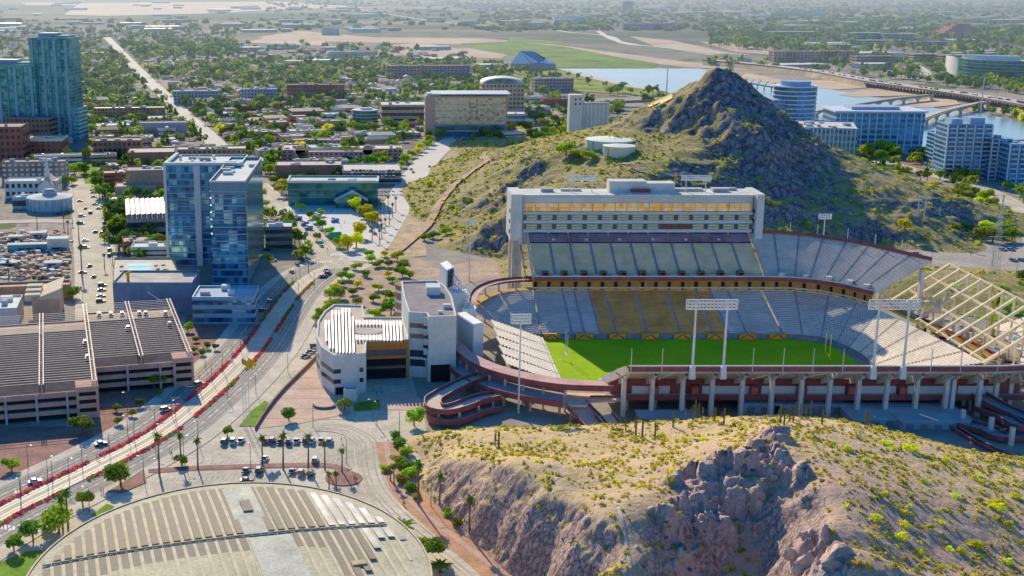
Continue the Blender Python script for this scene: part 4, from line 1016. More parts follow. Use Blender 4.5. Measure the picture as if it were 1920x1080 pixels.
def bridge(lab, l, wdt, z, arches):
    P_ = [G(a, b_, z) for a, b_ in l]; t_ = thing('bridge', lab, 'bridge', P_[0]+(0,))
    mb = MB(); ribbon(mb, catmull(P_, 6), -wdt/2, wdt/2, z); ribbon(mb, catmull(P_, 6), -wdt/2, wdt/2, z-1); 
    mb.build('deck', pave, t_)
    Q = catmull(P_, 8)
    mb = MB(); mb.strip([(x,y-wdt/2,z-1.5) for x,y in Q], [(x,y-wdt/2,z+1) for x,y in Q]); mb.build('parapet', M('bridge_stone', (.60,.50,.42), .9, .15), t_)
    f = poly_fn([tuple(q)+(0,) for q in Q])
    for k in range(arches+1):
        p = f(k/arches); mb = MB(); mb.box(p[0], p[1], 0, 4, wdt*.9, z-1.2, 0, 0, .8); mb.build('pier', M('bridge_stone', (.6,.5,.42)), t_)
        if k < arches:
            q = f((k+1)/arches); mb = MB(); n_ = 10; A = []; B = []
            for j in range(n_+1):
                s_ = j/n_; r = lerp(p, q, s_); h = (z-2)*math.sqrt(max(0, 1-(2*s_-1)**2)); A.append((r[0], r[1]-wdt/2+.3, max(.3, h))); B.append((r[0], r[1]-wdt/2+.3, z-1.3))
            mb.strip(A, B); mb.build('arch', M('bridge_stone', (.6,.5,.42)), t_)
bridge('low stone arched bridge nearer the curved office roof, reaching over the sand bar', [(1530,208),(1600,196),(1680,184),(1745,177)], 12, 8, 9)
bridge('grey arched bridge farther right, over open water beside the office block', [(1715,228),(1770,208),(1820,196),(1850,190)], 12, 8, 6)
t_ = thing('railway_bridge', 'dark low railway bridge at the foot of the tall butte', 'bridge', G(1390,150)+(0,))
a, b_ = G(1370,150,7), G(1475,168,7)
mb = MB(); mb.tube((a[0],a[1],7), (b_[0],b_[1],7), 1.5, n=4); mb.build('deck', dsteel, t_)
for k in range(9):
    p = lerp(a, b_, k/8); q = lerp(a, b_, min(1, (k+.5)/8)); mb = MB(); mb.tube((p[0],p[1],7), (q[0],q[1],14), .5, n=4); mb.tube((p[0],p[1],0), (p[0],p[1],7), .9, n=4); mb.build('truss', dsteel, t_)
a, b_ = G(1080,195,6), G(1300,186,6)
mb = MB(); mb.tube((a[0],a[1],6), (b_[0],b_[1],6), 2.4, n=4); o = mb.build('viaduct', conc_d); tag(o, 'long dark railway viaduct running behind the white grain silo', 'viaduct')
# ================================================================ BUILDINGS
brick = M('red_brick', (.33,.13,.10), .9, .18, .1, fine=.2)
brick2 = M('brown_brick', (.34,.19,.14), .9, .18, .1, fine=.2)
tanw = M('tan_stucco', (.58,.43,.30), .9, .12, .1, fine=.12)
pinkw = M('pink_stucco', (.62,.40,.34), .9, .12, .1, fine=.12)
greyw = M('grey_stucco', (.42,.42,.44), .9, .12, .1, fine=.12)
whitew = M('white_stucco', (.72,.70,.68), .9, .08, .1, fine=.1)
bluew = M('blue_grey_cladding', (.30,.38,.48), .7, .12, .1, fine=.12)
roof_t = M('tan_roof', (.56,.49,.40), .9, .14, .12, fine=.25)
roof_w = M('white_roof', (.76,.73,.70), .85, .08, .1, fine=.15)
roof_g = M('grey_roof', (.38,.37,.38), .9, .14, .12, fine=.25)
roof_b = M('brown_roof', (.42,.30,.24), .9, .14, .12, fine=.25)
roof_bl = M('metal_roof_blue', (.36,.46,.54), .5, .12, .1)
gl_dark = M('dark_window_glass', (.035,.05,.07), .15, .3, .2, metal=.3)
gl_teal = glass('teal_glass', [(.01,.17,.22),(.03,.28,.34),(.08,.46,.48),(.28,.60,.56)], (2.6, 3.2), .15, .45, 14.5)
gl_blue = glass('blue_glass', [(.01,.09,.24),(.012,.14,.33),(.02,.20,.42),(.06,.36,.58),(.35,.66,.80)], (2.2, 3.5), .12, .5, 0)
gl_pale = glass('pale_side_glass', [(.10,.30,.34),(.25,.45,.48),(.50,.62,.60)], (2.4, 3.4), .12, .5, 0)
gl_gold = glass('gold_mirror_glass', [(.16,.20,.26),(.58,.48,.32),(.74,.64,.46),(.80,.72,.56),(.70,.58,.40)], (2.4, 2.0), .25, .25, 0)
gl_off = glass('office_glass', [(.02,.10,.24),(.05,.20,.40),(.10,.32,.55)], (3, 3.8), .12, .5, 0)
gl_green = glass('green_glass', [(.02,.14,.15),(.04,.22,.22),(.08,.30,.30)], (4, 4), .12, .5, 0)
rb = random.Random(11)
def front(x1, yb, x2, yaw):
    X, Y = G(x1, yb); cy, sy = math.cos(R(yaw)), math.sin(R(yaw)); k = (x2-CXP)/FPX
    w_ = (k*(Y*_c+CAMH*_s)-X)/(cy-k*sy*_c)
    return X, Y, max(3, w_), cy, sy
def footprint(x1, yb, x2, dep, yaw):
    X, Y, w_, cy, sy = front(x1, yb, x2, yaw)
    P_ = lambda a, b_: (X+a*cy-b_*sy, Y+a*sy+b_*cy)
    return X, Y, w_, P_
def bld(name, label, x1, yb, x2, yt, dep, floors=3, wall=None, roofm=None, win=None, style='band', yaw=10, units=4, frac=.5, group=None, parapet=.9, cat='building', h=None, z0=0, pilasters=0):
    wall = wall or tanw; roofm = roofm or roof_t; win = win or gl_dark
    X, Y, w_, P_ = footprint(x1, yb, x2, dep, yaw)
    H = h if h else max(3, ZAT(yt, Y))
    t_ = thing(name, label, cat, P_(w_/2, dep/2)+(z0,), group)
    fp = [P_(0,0), P_(w_,0), P_(w_,dep), P_(0,dep)]; occ(fp)
    mb = MB(); n = 4; inn = offset(fp, -.4)
    mb.add([(x,y,z0) for x,y in fp]+[(x,y,H+parapet) for x,y in fp]+[(x,y,H+parapet) for x,y in inn]+[(x,y,H-.1) for x,y in inn],
           [(i,(i+1)%n,(i+1)%n+n,i+n) for i in range(n)]+[(i+n,(i+1)%n+n,(i+1)%n+2*n,i+2*n) for i in range(n)]+[(i+2*n,(i+1)%n+2*n,(i+1)%n+3*n,i+3*n) for i in range(n)])
    mb.build('wall', wall, t_)
    mb = MB(); mb.face([(x,y,H) for x,y in inn]); r_ = mb.build('roof', roofm, t_)
    fh = H/floors
    if style == 'band':
        for f in range(floors):
            mb = MB(); mb.ring(fp, z0+fh*(f+.28), z0+fh*(f+.28+frac), .12); mb.build('window_band', win, t_)
    elif style == 'glass':
        for f in range(floors):
            mb = MB(); mb.ring(fp, z0+fh*f+fh*.14, z0+fh*(f+1)-.02, .15); mb.build('window_band', win, t_)
    elif style == 'punch':
        bays = max(2, min(int(w_/4.2), 90//floors)); nm = 0; q = None
        for f in range(floors):
            for k in range(bays):
                a = (k+.5)*w_/bays
                if q is None:
                    ww = min(2.4, w_/bays*.55); mb = MB(); p = P_(a-ww/2,-.12); p2 = P_(a+ww/2,-.12); p3 = P_(a+ww/2,.1); p4 = P_(a-ww/2,.1)
                    mb.prism([p, p2, p3, p4], fh*.3, fh*.3+fh*.5); q = mb.build('window', win, t_); o0 = P_(a, 0); f0 = f
                else:
                    c = q.copy(); COL.objects.link(c); o1 = P_(a, 0); c.location = (q.location.x+o1[0]-o0[0], q.location.y+o1[1]-o0[1], q.location.z+(f-f0)*fh)
        for f in range(floors):     # side walls carry ribbon windows
            mb = MB()
            for a in (-.1, w_+.1):
                p, p2 = P_(a, 2), P_(a, dep-2); mb.face([(p[0],p[1],fh*(f+.3)),(p2[0],p2[1],fh*(f+.3)),(p2[0],p2[1],fh*(f+.75)),(p[0],p[1],fh*(f+.75))])
            mb.build('side_window', win, t_)
    for k in range(pilasters+1 if pilasters else 0):
        a = w_*k/pilasters; p = P_(a, -.3); mb = MB(); mb.box(p[0], p[1], z0, 1.0, .9, H+parapet, R(yaw)); mb.build('pilaster', wall, t_)
    for k in range(units):
        a, b_ = rb.uniform(.12,.88)*w_, rb.uniform(.2,.85)*dep; p = P_(a, b_)
        mb = MB(); mb.box(p[0], p[1], H, rb.uniform(2,6), rb.uniform(2,5), rb.uniform(1,2.4), R(yaw)); mb.build('roof_unit', rb.choice([roof_w, greyw, roof_g]), t_)
    return t_, P_, w_, H
# ---- twin glass hotel tower
t_, P_, w_, H = bld('hotel_tower', 'tall blue glass hotel tower with white edged flat roof, left slab nearer the swimming pool', 316, 498, 455, 312, 42, 15, M('tower_spandrel', (.16,.28,.42), .5, .08), roof_w, gl_blue, 'glass', 0, 3)
mb = MB(); p = P_(w_*.43, -.5); mb.box(p[0], p[1], 0, 3.4, 1.4, H+.6); mb.build('pilaster', M('tower_fin', (.50,.55,.62), .5, .05), t_)
mb = MB(); p = P_(.2, -.3); mb.box(p[0], p[1], 0, 1.4, 1.4, H+1.6); mb.build('corner_fin', roof_w, t_)
mb = MB(); fp = [P_(-.5,-.5), P_(w_+.3,-.5), P_(w_+.3,2.0), P_(-.5,2.0)]; mb.prism(fp, H+.9, H+2.1); fp = [P_(-.5,2.0), P_(1.4,2.0), P_(1.4,42), P_(-.5,42)]; mb.prism(fp, H+.9, H+2.1); mb.build('roof_edge', whitew, t_)
for k in range(14):
    p = P_(3+k*1.9, rb.uniform(5,38)); mb = MB(); mb.box(p[0],p[1],H,1.4,rb.uniform(1.5,4),1.1); mb.build('roof_unit', whitew, t_)
t2, P2, w2, H2 = bld('hotel_tower', 'tall blue glass hotel tower with stepped dark crown, right slab beside the shaded road', 402, 545, 463, 345, 88, 15, M('tower_spandrel', (.36,.44,.52)), roof_w, gl_blue, 'glass', 0, 9)
fp = [P2(-.3,-.3), P2(w2+.3,-.3), P2(w2+.3,60), P2(-.3,60)]
mb = MB(); mb.ring([P2(0,0),P2(w2,0),P2(w2,88),P2(0,88)], H2-5.5, H2+1.0, .5); mb.build('crown_band', M('crown_slate', (.13,.20,.28), .6, .1), t2)
mb = MB(); q = [P2(w2+.3,1.2), P2(w2+.95,1.2), P2(w2+.95,86), P2(w2+.3,86)]; mb.prism(q, 4, H2-1); mb.build('side_glazing', gl_pale, t2)
mb = MB(); mb.ring([P2(0,0),P2(w2,0),P2(w2,88),P2(0,88)], H2+1.0, H2+1.7, .7); mb.build('roof_edge', whitew, t2)
for f in range(14):
    mb = MB(); a = H2/15*(f+1); mb.ring([P2(0,0),P2(w2,0),P2(w2,86.5),P2(0,86.5)], a-.12, a+.22, .75); mb.build('floor_edge', M('floor_edge_pale', (.26,.42,.58), .5, .05), t2)
for f in range(14):
    mb = MB(); a = H/15*(f+1); mb.ring([P_(0,0),P_(w_,0),P_(w_,41),P_(0,41)], a-.12, a+.22, .45); mb.build('floor_edge', M('floor_edge_pale', (.48,.56,.62)), t_)
bld('hotel_podium', 'low glass and stone podium in front of the right hotel tower', 362, 608, 478, 560, 22, 3, M('podium_blue', (.26,.38,.50), .6, .1), M('podium_roof', (.36,.44,.54), .8, .1), gl_blue, 'band', 0, 3)
bld('hotel_podium', 'long slate blue podium block under the swimming pool deck', 214, 585, 362, 533, 26, 2, M('podium_slate', (.14,.20,.30), .8, .12), conc, gl_dark, 'none', 0, 0)
X, Y = G(212, 532, 9); 
t_ = thing('pool_deck', 'pale roof terrace with turquoise swimming pool beside the left hotel tower', 'pool deck', (X+15, Y+20, 0))
fp = [G(212,530,9), G(338,528,9), G(326,487,9), G(215,487,9)]
mb = MB(); mb.prism(fp, 0, 9.3); mb.build('deck', M('deck_stone', (.68,.60,.50), .8, .12, .2, fine=.25), t_)
mb = MB(); mb.prism([G(236,494,9.3), G(286,494,9.3), G(283,525,9.3), G(242,525,9.3)], 9.2, 9.42); pl_ = mb.build('pool_kerb', whitew, t_)
mb = MB(); mb.face([p+(9.5,) for p in (G(238,494,9.5), G(284,494,9.5), G(284,498.5,9.5), G(240,500,9.5))]); mb.face([p+(9.5,) for p in (G(241,503,9.5), G(279,502,9.5), G(280,522,9.5), G(244,522,9.5))])
mb.build('pool_water', M('pool_water', (.12,.58,.68), .1, .12, .3), pl_)
for k, (px, py) in enumerate(((228,500),(228,508),(228,516),(292,498),(296,505),(300,512),(292,520),(312,505),(318,515),(306,497))):
    x, y = G(px, py, 9.3); mb = MB(); mb.box(x, y, 9.35, 1.6, 2.4, .6); mb.build('cabana', whitew if k % 2 else tanw, t_)
x, y = G(309, 514, 9.3); mb = MB(); mb.tube((x,y,9.3),(x,y,11.6),.15); mb.cyl(x, y, 11.4, 2.4, .9, 8, r1=.2); mb.build('parasol', M('parasol_yellow', (.75,.55,.05)), t_)
mb = MB(); mb.ring(fp, 9.3, 10.3, .1); mb.build('parapet', tanw, t_)
x, y = G(243, 578); t_ = thing('crane', 'orange tower crane mast rising beside the swimming pool podium', 'crane', (x, y, 0))
mb = MB(); mb.tube((x,y,0),(x,y,17),.8,n=4); mb.build('mast', M('crane_orange', (.65,.35,.06)), t_); mb = MB(); mb.tube((x-1,y,17),(x+1.5,y+2,18.2),.7,n=4); mb.build('cab', M('crane_orange', (.6,.3,.05)), t_)
x, y = G(300, 566, 6); t_ = thing('crane', 'white telescopic crane jib lying across the blue podium wall', 'crane', (x, y, 0))
mb = MB(); mb.tube(G(277,547,10)+(10,), G(305,566,6)+(6,), .5, .4, n=4); mb.build('jib', whitew, t_); mb = MB(); p = G(305,568,0); mb.box(p[0],p[1],0,4,6,3); mb.build('cab', whitew, t_)
# ---- twin residential towers far left
def tower(lab, x1, yb, x2, yt, dep, floors, yaw):
    t_, P_, w_, H = bld('residential_tower', lab, x1, yb, x2, yt, dep, floors, M('tower_frame', (.12,.30,.34), .5, .1), bluew, gl_teal, 'glass', yaw, 0)
    for k in range(7):
        p = P_(w_*(k+.5)/7, -.7); mb = MB(); mb.box(p[0], p[1], 0, 1.0 if k % 2 else 2.6, 1.6, H-1.5, R(yaw)); mb.build('balcony_stack', M('balcony_teal', (.10,.28,.32), .4, .15, .3) if k % 2 else M('balcony_pale', (.20,.38,.44), .4, .15, .3), t_)
    p = P_(w_*.4, dep*.5); mb = MB(); mb.box(p[0], p[1], H, w_*.45, dep*.5, 5, R(yaw)); mb.build('roof_plant_room', bluew, t_)
    p = P_(w_*.75, dep*.5); mb = MB(); mb.box(p[0], p[1], H, w_*.4, dep*.7, 2.6, R(yaw)); mb.build('roof_screen', M('roof_screen_teal', (.16,.32,.36)), t_)
tower('tallest teal glass apartment tower at the far left skyline', 66, 262, 139, 72, 32, 30, -6)
tower('second teal apartment tower, cut by the left edge and lower than its twin', -30, 262, 74, 122, 30, 22, -6)
bld('office_block', 'teal banded podium block at the foot of the tallest glass tower', 78, 262, 150, 203, 26, 8, M('teal_band', (.20,.42,.50), .5, .1), roof_w, gl_teal, 'band', -6, 1)
bld('brick_building', 'dark brick block with blue hipped roof below the twin glass towers', 14, 268, 92, 222, 30, 5, brick2, M('deep_blue_roof', (.05,.20,.34), .6, .1), gl_dark, 'punch', -6, 0)
t_, P_, w_, H = bld('brick_building', 'brick and white cornice block with cream roof above the brick terrace', 48, 302, 118, 262, 30, 5, brick, M('cream_roof', (.70,.58,.38), .9, .12), gl_dark, 'punch', 4, 5)
mb = MB(); mb.ring([P_(0,0),P_(w_,0),P_(w_,30),P_(0,30)], H-1.6, H+1.0, .35); mb.build('cornice', whitew, t_)
bld('brick_building', 'dark red brick office cut by the left edge of the picture', -30, 312, 44, 240, 34, 6, brick, roof_g, gl_dark, 'punch', 4, 3)
bld('brick_terrace', 'row of red brick flats with pale arches behind the white church', 4, 342, 124, 306, 18, 4, M('brick_mix', (.36,.24,.22), .9, .35, .06), roof_g, whitew, 'punch', 6, 8)
# church with a steeple
t_, P_, w_, H = bld('church', 'white church with tan gabled roof and slim white steeple', 10, 372, 108, 342, 20, 2, whitew, roof_w, gl_dark, 'punch', 4, 1, cat='church')
a0, a1 = w_*.66, w_*.98; mb = MB()
A = [P_(a0,-6), P_(a1,-6), P_(a1,16), P_(a0,16)]; m0, m1 = P_((a0+a1)/2,-6.3), P_((a0+a1)/2,16)
mb.prism(A, 0, 9.5); mb.face([A[0]+(9.5,), A[1]+(9.5,), m0+(15,)]); mb.face([A[3]+(9.5,), A[2]+(9.5,), m1+(15,)]); mb.build('gable_wall', whitew, t_)
B = [P_(a0-1,-7), P_(a1+1,-7), P_(a1+1,17), P_(a0-1,17)]; m0, m1 = P_((a0+a1)/2,-7), P_((a0+a1)/2,17)
mb = MB(); mb.face([B[0]+(9.2,), m0+(15.4,), m1+(15.4,), B[3]+(9.2,)]); mb.face([B[1]+(9.2,), m0+(15.4,), m1+(15.4,), B[2]+(9.2,)]); mb.build('gable_roof', M('tan_tile', (.68,.50,.36)), t_)
p = P_((a0+a1)/2, 2); mb = MB(); mb.box(p[0], p[1], 9, 3.6, 3.6, 9); mb.cyl(p[0], p[1], 18, 2.0, 14, 8, r1=.05); mb.build('steeple', whitew, t_)
x, y = G(85, 398); t_ = thing('domed_hall', 'round white hall with small dome and colonnade below the church', 'building', (x, y, 0))
mb = MB(); mb.cyl(x, y+14, 0, 15, 8, 24); mb.build('wall', M('colonnade_blue', (.45,.55,.66)), t_)
mb = MB(); mb.cyl(x, y+14, 8, 16, .9, 24); mb.cyl(x, y+14, 8.9, 15, 1.6, 24, r1=6); mb.build('roof', whitew, t_)
mb = MB(); mb.cyl(x, y+14, 10, 5, 2.5, 16); mb.cyl(x, y+14, 12.5, 5.2, 1.6, 16, r1=3); mb.build('dome', M('dome_rose', (.50,.40,.42)), t_)
for k in range(11):
    a = math.pi*(1.05+.9*k/10); mb = MB(); mb.tube((x+16*math.cos(a), y+14+16*math.sin(a), 0), (x+16*math.cos(a), y+14+16*math.sin(a), 8), .45); mb.build('column', whitew, t_)
bld('hall', 'low white hall with blue front left of the domed hall', 24, 392, 62, 372, 14, 1, M('hall_blue', (.42,.56,.72)), roof_w, gl_dark, 'band', 4, 3)
# downtown blocks, left centre
L_ = [
 ('brick_building','brown brick block with flat tan roof beside the green square', 176,300,266,266,24,3,brick2,roof_t,'punch',3),
 ('warehouse','long violet grey warehouse with white pilasters near the diagonal avenue', 262,254,350,232,20,2,M('violet_wall',(.40,.34,.42),.9,.1),roof_t,'none',0),
 ('townhouse_row','long brick townhouse row under a blue grey zigzag roof', 176,226,310,204,16,4,M('brick_tan_mix',(.40,.22,.14),.9,.4,.12),roof_bl,'punch',6),
 ('apartment_block','dark blue apartment block right of the diagonal avenue', 326,196,410,172,22,4,bluew,roof_w,'punch',6),
 ('apartment_block','blue apartment block with pale roof left of the red brick one', 452,192,519,168,20,4,bluew,roof_w,'punch',4),
 ('apartment_block','deep red brick apartment block with courtyard roof', 538,188,646,160,26,4,brick,roof_b,'punch',6),
 ('pavilion','low pavilion with broad grey hipped roof left of the hotel', 240,312,328,288,34,1,brick2,M('grey_tan_roof',(.46,.42,.37)),'none',0),
 ('apartment_block','yellow and brown stucco flats behind the left hotel tower', 333,308,462,282,22,3,M('patch_stucco',(.46,.26,.20),.9,.35,.05,col2=(.50,.36,.10)),roof_w,'punch',10),
 ('school','brown brick school with flat roof left of the glass tower', 237,366,322,322,24,3,M('school_brick',(.34,.25,.19),.9,.15),roof_t,'none',3),
 ('canopy_hall','low rose roofed hall with white canopy below the brick school', 216,372,292,352,22,1,pinkw,M('rose_tan_roof',(.62,.47,.38)),'none',2),
 ('office_block','small dark office with white roof tucked right of the hotel tower', 498,470,548,428,18,3,M('dark_panels',(.16,.18,.21)),roof_w,'band',3),
 ('office_block','low brown office with pale roof behind the green glass hall', 517,342,641,312,28,2,brick2,M('rose_grey_roof',(.48,.42,.40)),'none',5),
 ('parking_garage','low grey parking deck with cars on its roof beside the transit road', 642,346,752,322,40,2,greyw,M('deck_pale',(.60,.55,.50)),'band',0),
 ('office_block','low tan wing with white striped roof left of the mirror glass office', 716,232,800,198,44,3,M('tan_stripe',(.52,.38,.32)),roof_w,'band',3),
 ('apartment_block','unfinished timber apartment block with orange framing near the lake', 725,148,880,124,26,4,M('timber_frame',(.55,.30,.12),.9,.35,.03,col2=(.16,.22,.34)),M('timber_roof',(.62,.38,.2)),'punch',4),
 ('apartment_block','row of red and blue gabled flats near the lake park', 1002,172,1075,148,26,4,M('rose_blue_mix',(.42,.30,.32),.9,.3,.05),bluew,'punch',6),
 ('warehouse','low red brick shed behind the white silo', 1018,200,1088,187,16,1,brick,brick2,'none',1),
 ('warehouse','blue box store far behind the riverside flats', 500,92,555,84,40,1,bluew,roof_w,'none',2),
 ('hangar','pale round roofed hall alone on the dry plain', 603,66,636,53,40,1,greyw,roof_w,'none',0),
 ('warehouse','long white warehouse among trees near the old town', 618,108,700,98,30,1,greyw,roof_w,'none',2),
 ('warehouse','flat white depot far beyond the river bend', 1040,40,1100,32,60,1,bluew,roof_w,'none',0),
 ('hotel','dark square high rise alone on the far plain', 1168,21,1187,3,30,8,M('far_blue',(.10,.18,.28)),bluew,'band',0),
 ('warehouse','tan and purple shed beyond the river bend', 1168,56,1262,44,60,1,M('far_purple',(.28,.24,.34)),tanw,'none',0),
 ('office_block','wide white office with blue glass beyond the motorway', 1600,75,1655,62,50,3,bluew,roof_w,'band',2),
 ('office_block','long blue glass office beyond the motorway, right of the wide white one', 1658,76,1724,64,40,3,bluew,roof_w,'band',2),
 ('office_block','low white roofed office behind the sand coloured flats', 1552,94,1600,84,40,2,tanw,roof_w,'band',2),
 ('office_block','flat blue grey office in front of the red ziggurat', 1598,84,1700,76,40,2,bluew,roof_w,'band',0),
 ('office_block','dark low office strip left of the red ziggurat', 1706,86,1778,79,40,2,M('far_purple',(.28,.24,.34)),bluew,'band',0),
 ('apartment_block','long row of sand and rose towered flats along the motorway', 1450,116,1606,97,30,4,M('rose_sand',(.46,.30,.25),.9,.35,.03),tanw,'punch',10),
 ('apartment_block','sand coloured flats with battlement roofline near the motorway ramp', 1604,126,1678,106,30,4,M('rose_sand',(.46,.30,.25)),tanw,'punch',6),
 ('office_block','tan stone office left of the green curved glass building', 1712,116,1768,102,40,3,tanw,roof_t,'band',2),
 ('office_block','tan office behind the green curved glass building', 1766,118,1812,104,40,3,tanw,roof_t,'band',1),
 ('office_block','distant grey office in front of the dark tree belt', 1450,70,1532,60,50,2,greyw,roof_w,'band',0),
 ('warehouse','long white shed at the far right edge of the plain', 1444,30,1548,23,60,1,greyw,roof_w,'none',0),
 ('warehouse','white glasshouse strip on the far plain', 850,14,1000,10,80,1,greyw,roof_w,'none',0),
]
for (nm, lab, x1, yb, x2, yt, dep, fl, wl, rf, stl, un) in L_:
    bld(nm, lab, x1, yb, x2, yt, dep, fl, wl, rf, gl_dark, stl, 3 if x1 > 450 else 8, un)
# hipped roof for the pavilion
# mission style college with arcades and courtyard
t_, P_, w_, H = bld('college_building', 'long pink mission style college with round gables and arcade', 552,306,700,284,14,3, pinkw, M('cream_pale_roof',(.74,.62,.54)), M('arch_blue',(.05,.08,.16)), 'punch', 2, 0, h=9.3)
for a in (.08, .93):
    p = P_(w_*a, -1.6); mb = MB(); mb.box(p[0], p[1], 0, 9, 4, H+2.5); mb.tube((p[0], p[1]-2, H+2.5), (p[0], p[1]+2, H+2.5), 4.5, n=20); mb.build('gable', pinkw, t_)
    mb = MB(); mb.box(p[0], p[1]-2.1, 0, 4, .4, 6); mb.build('doorway', M('arch_blue',(.05,.08,.16)), t_)
for (x1,yb,x2,yt,dep,lab) in ((548,282,640,262,16,'north wing of the pink college with pale flat roof'),(690,300,755,278,30,'east wing of the pink college with tan roof'),(528,302,560,262,40,'west wing of the pink college with white roof edge')):
    bld('college_wing', lab, x1,yb,x2,yt,dep,3, h=9.3, wall= pinkw, roofm=M('cream_pale_roof',(.74,.62,.54)), win=gl_dark, style='punch', yaw=2, units=2)
# green glass hall with folded canopy
t_, P_, w_, H = bld('glass_hall', 'long green glass fronted hall with planted roof edge facing the square', 541,386,708,342,24,3, M('hall_frame',(.10,.26,.32),.5,.1), roof_w, gl_green, 'glass', 0, 3)
mb = MB(); p = P_(w_/2, 3); mb.box(p[0], p[1], H, w_*.96, 3, .9); mb.build('planter', M('planter_green',(.20,.24,.08)), t_)
mb = MB(); mb.ring([P_(0,0),P_(w_,0),P_(w_,24),P_(0,24)], H-.3, H+1.2, .8); mb.build('roof_edge', whitew, t_)
x, y = G(658, 392); t_ = thing('canopy', 'folded white winged canopy in front of the green glass hall', 'canopy', (x, y, 0))
mb = MB(); a, b_, c_ = GD(626,376,y), GD(660,359,y), GD(690,376,y)
for s_, m_ in ((0, 0),): 
    mb.face([a, b_, (b_[0],y+9,b_[2]), (a[0],y+9,a[2])]); mb.face([b_, c_, (c_[0],y+9,c_[2]), (b_[0],y+9,b_[2])])
    mb.face([(a[0],y,a[2]-.5), (b_[0],y,b_[2]-.5), (b_[0],y+9,b_[2]-.5), (a[0],y+9,a[2]-.5)]); mb.face([a,b_,(b_[0],y,b_[2]-.6),(a[0],y,a[2]-.6)]); mb.face([c_,b_,(b_[0],y,b_[2]-.6),(c_[0],y,c_[2]-.6)])
mb.build('roof', whitew, t_)
mb = MB(); mb.face([(a[0]+1,y+1,0),(c_[0]-1,y+1,0),(c_[0]-1,y+1,c_[2]-.5),(b_[0],y+1,b_[2]-.7),(a[0]+1,y+1,a[2]-.5)]); mb.build('front_glass', gl_green, t_)
# mirror glass office and its neighbours
t_, P_, w_, H = bld('office_block', 'large gold mirror glass office with blue grey roof canopy', 797,258,950,182,40,6, M('office_rose_tan',(.50,.34,.28),.9,.1), M('canopy_roof',(.36,.42,.52),.6,.1), gl_gold, 'none', 0, 0)
for f in range(2, 6):
    mb = MB(); a, b_ = P_(w_*.12,-.3), P_(w_*.98,-.3); mb.face([(a[0],a[1],H/6*f),(b_[0],b_[1],H/6*f),(b_[0],b_[1],H/6*(f+1)-.5),(a[0],a[1],H/6*(f+1)-.5)]); mb.build('window_band', gl_gold, t_)
for f in range(0, 2):
    mb = MB(); a, b_ = P_(w_*.12,-.3), P_(w_*.98,-.3); mb.face([(a[0],a[1],H/6*f+1),(b_[0],b_[1],H/6*f+1),(b_[0],b_[1],H/6*(f+1)-.9),(a[0],a[1],H/6*(f+1)-.9)]); mb.build('window_band', gl_off, t_)
mb = MB(); mb.prism([P_(w_*.08,-3),P_(w_+3,-3),P_(w_+3,40),P_(w_*.08,40)], H+2.2, H+3.4); mb.build('roof_canopy', M('canopy_roof',(.36,.42,.52)), t_)
mb = MB(); mb.box(*P_(w_*.1, 12), H, 14, 18, 3.5); mb.build('roof_plant_room', whitew, t_)
for f in range(6):
    mb = MB(); p0, p1 = P_(-.15,2), P_(-.15,38); z = H/6*f; mb.face([p0+(z+1.4,),p1+(z+1.4,),p1+(z+3,),p0+(z+3,)]); mb.build('side_window', gl_dark, t_)
bld('office_block', 'blue glass wing at the right end of the mirror glass office', 940,246,985,215,30,3,bluew,roof_w,gl_off,'band',0,1)
t_, P_, w_, H = bld('office_tower', 'tan office tower with barrel vaulted roof behind the mirror glass office', 902,222,982,158,34,8, tanw, roof_w, gl_dark, 'punch', 0, 0)
p = P_(w_*.5, 17); mb = MB(); n = 12; A = []; B = []
for i in range(n+1):
    a = math.pi*i/n; q = (p[0]-math.cos(a)*w_*.5, math.sin(a)*7); A.append((q[0], p[1]-17, H+.5+q[1])); B.append((q[0], p[1]+17, H+.5+q[1]))
mb.strip(A, B); mb.face(A); mb.build('vaulted_roof', M('vault_grey',(.55,.54,.54),.6,.1), t_)
mb = MB(); mb.face([(x_, y_-.3, z_) if z_ < 1e9 else 0 for x_, y_, z_ in [(p[0]-math.cos(math.pi*i/n)*w_*.42, p[1]-17, H+.6+math.sin(math.pi*i/n)*5.8) for i in range(n+1)]]); mb.build('arched_window', gl_off, t_)
# curved green glass block by the townhouses
x, y = G(684, 238); t_ = thing('office_block', 'small curved green glass office among the old town trees', 'building', (x, y+12, 0))
for f in range(5):
    mb = MB(); mb.cyl(x, y+12, f*3.6, 14, 2.6, 20); mb.build('window_band', gl_green, t_); mb = MB(); mb.cyl(x, y+12, f*3.6+2.6, 14.4, 1.0, 20); mb.build('floor_edge', bluew, t_)
mb = MB(); mb.cyl(x, y+12, 18, 5, 2, 12); mb.box(x+6, y+12, 18, 4, 6, 2); mb.build('roof_plant_room', whitew, t_)
# grain silo
x, y = GD(1066, 250, 1210)[:2]; t_ = thing('grain_silo', 'white grain silo with tall head house and ribbed bins beside the hill', 'silo', (x+14, y+8, 0))
silo_w = M('silo_white', (.74,.68,.62), .85, .08, .05, fine=.1)
h1, h2 = ZAT(178, y), ZAT(196, y); xa_, xb_ = x, GD(1090,250,y)[0]; xc_ = GD(1142,250,y)[0]
mb = MB(); mb.box((xa_+xb_)/2, y+6, -4, xb_-xa_, 14, h1+4); o = mb.build('head_house', silo_w, t_)
mb = MB()
for r in (0,1):
    for k in (0,1): mb.box(xa_+(xb_-xa_)*(.45+.35*k), y-1.05, h1-5-r*4.5, 1.6, .2, 1.8)
mb.build('window', gl_dark, o)
nb = 7
for k in range(nb):
    r = (xc_-xb_)/nb/2; mb = MB(); mb.cyl(xb_+r*(2*k+1), y+5, -4, r*1.04, h2+4, 14); mb.build('bin', silo_w, t_, smooth=False)
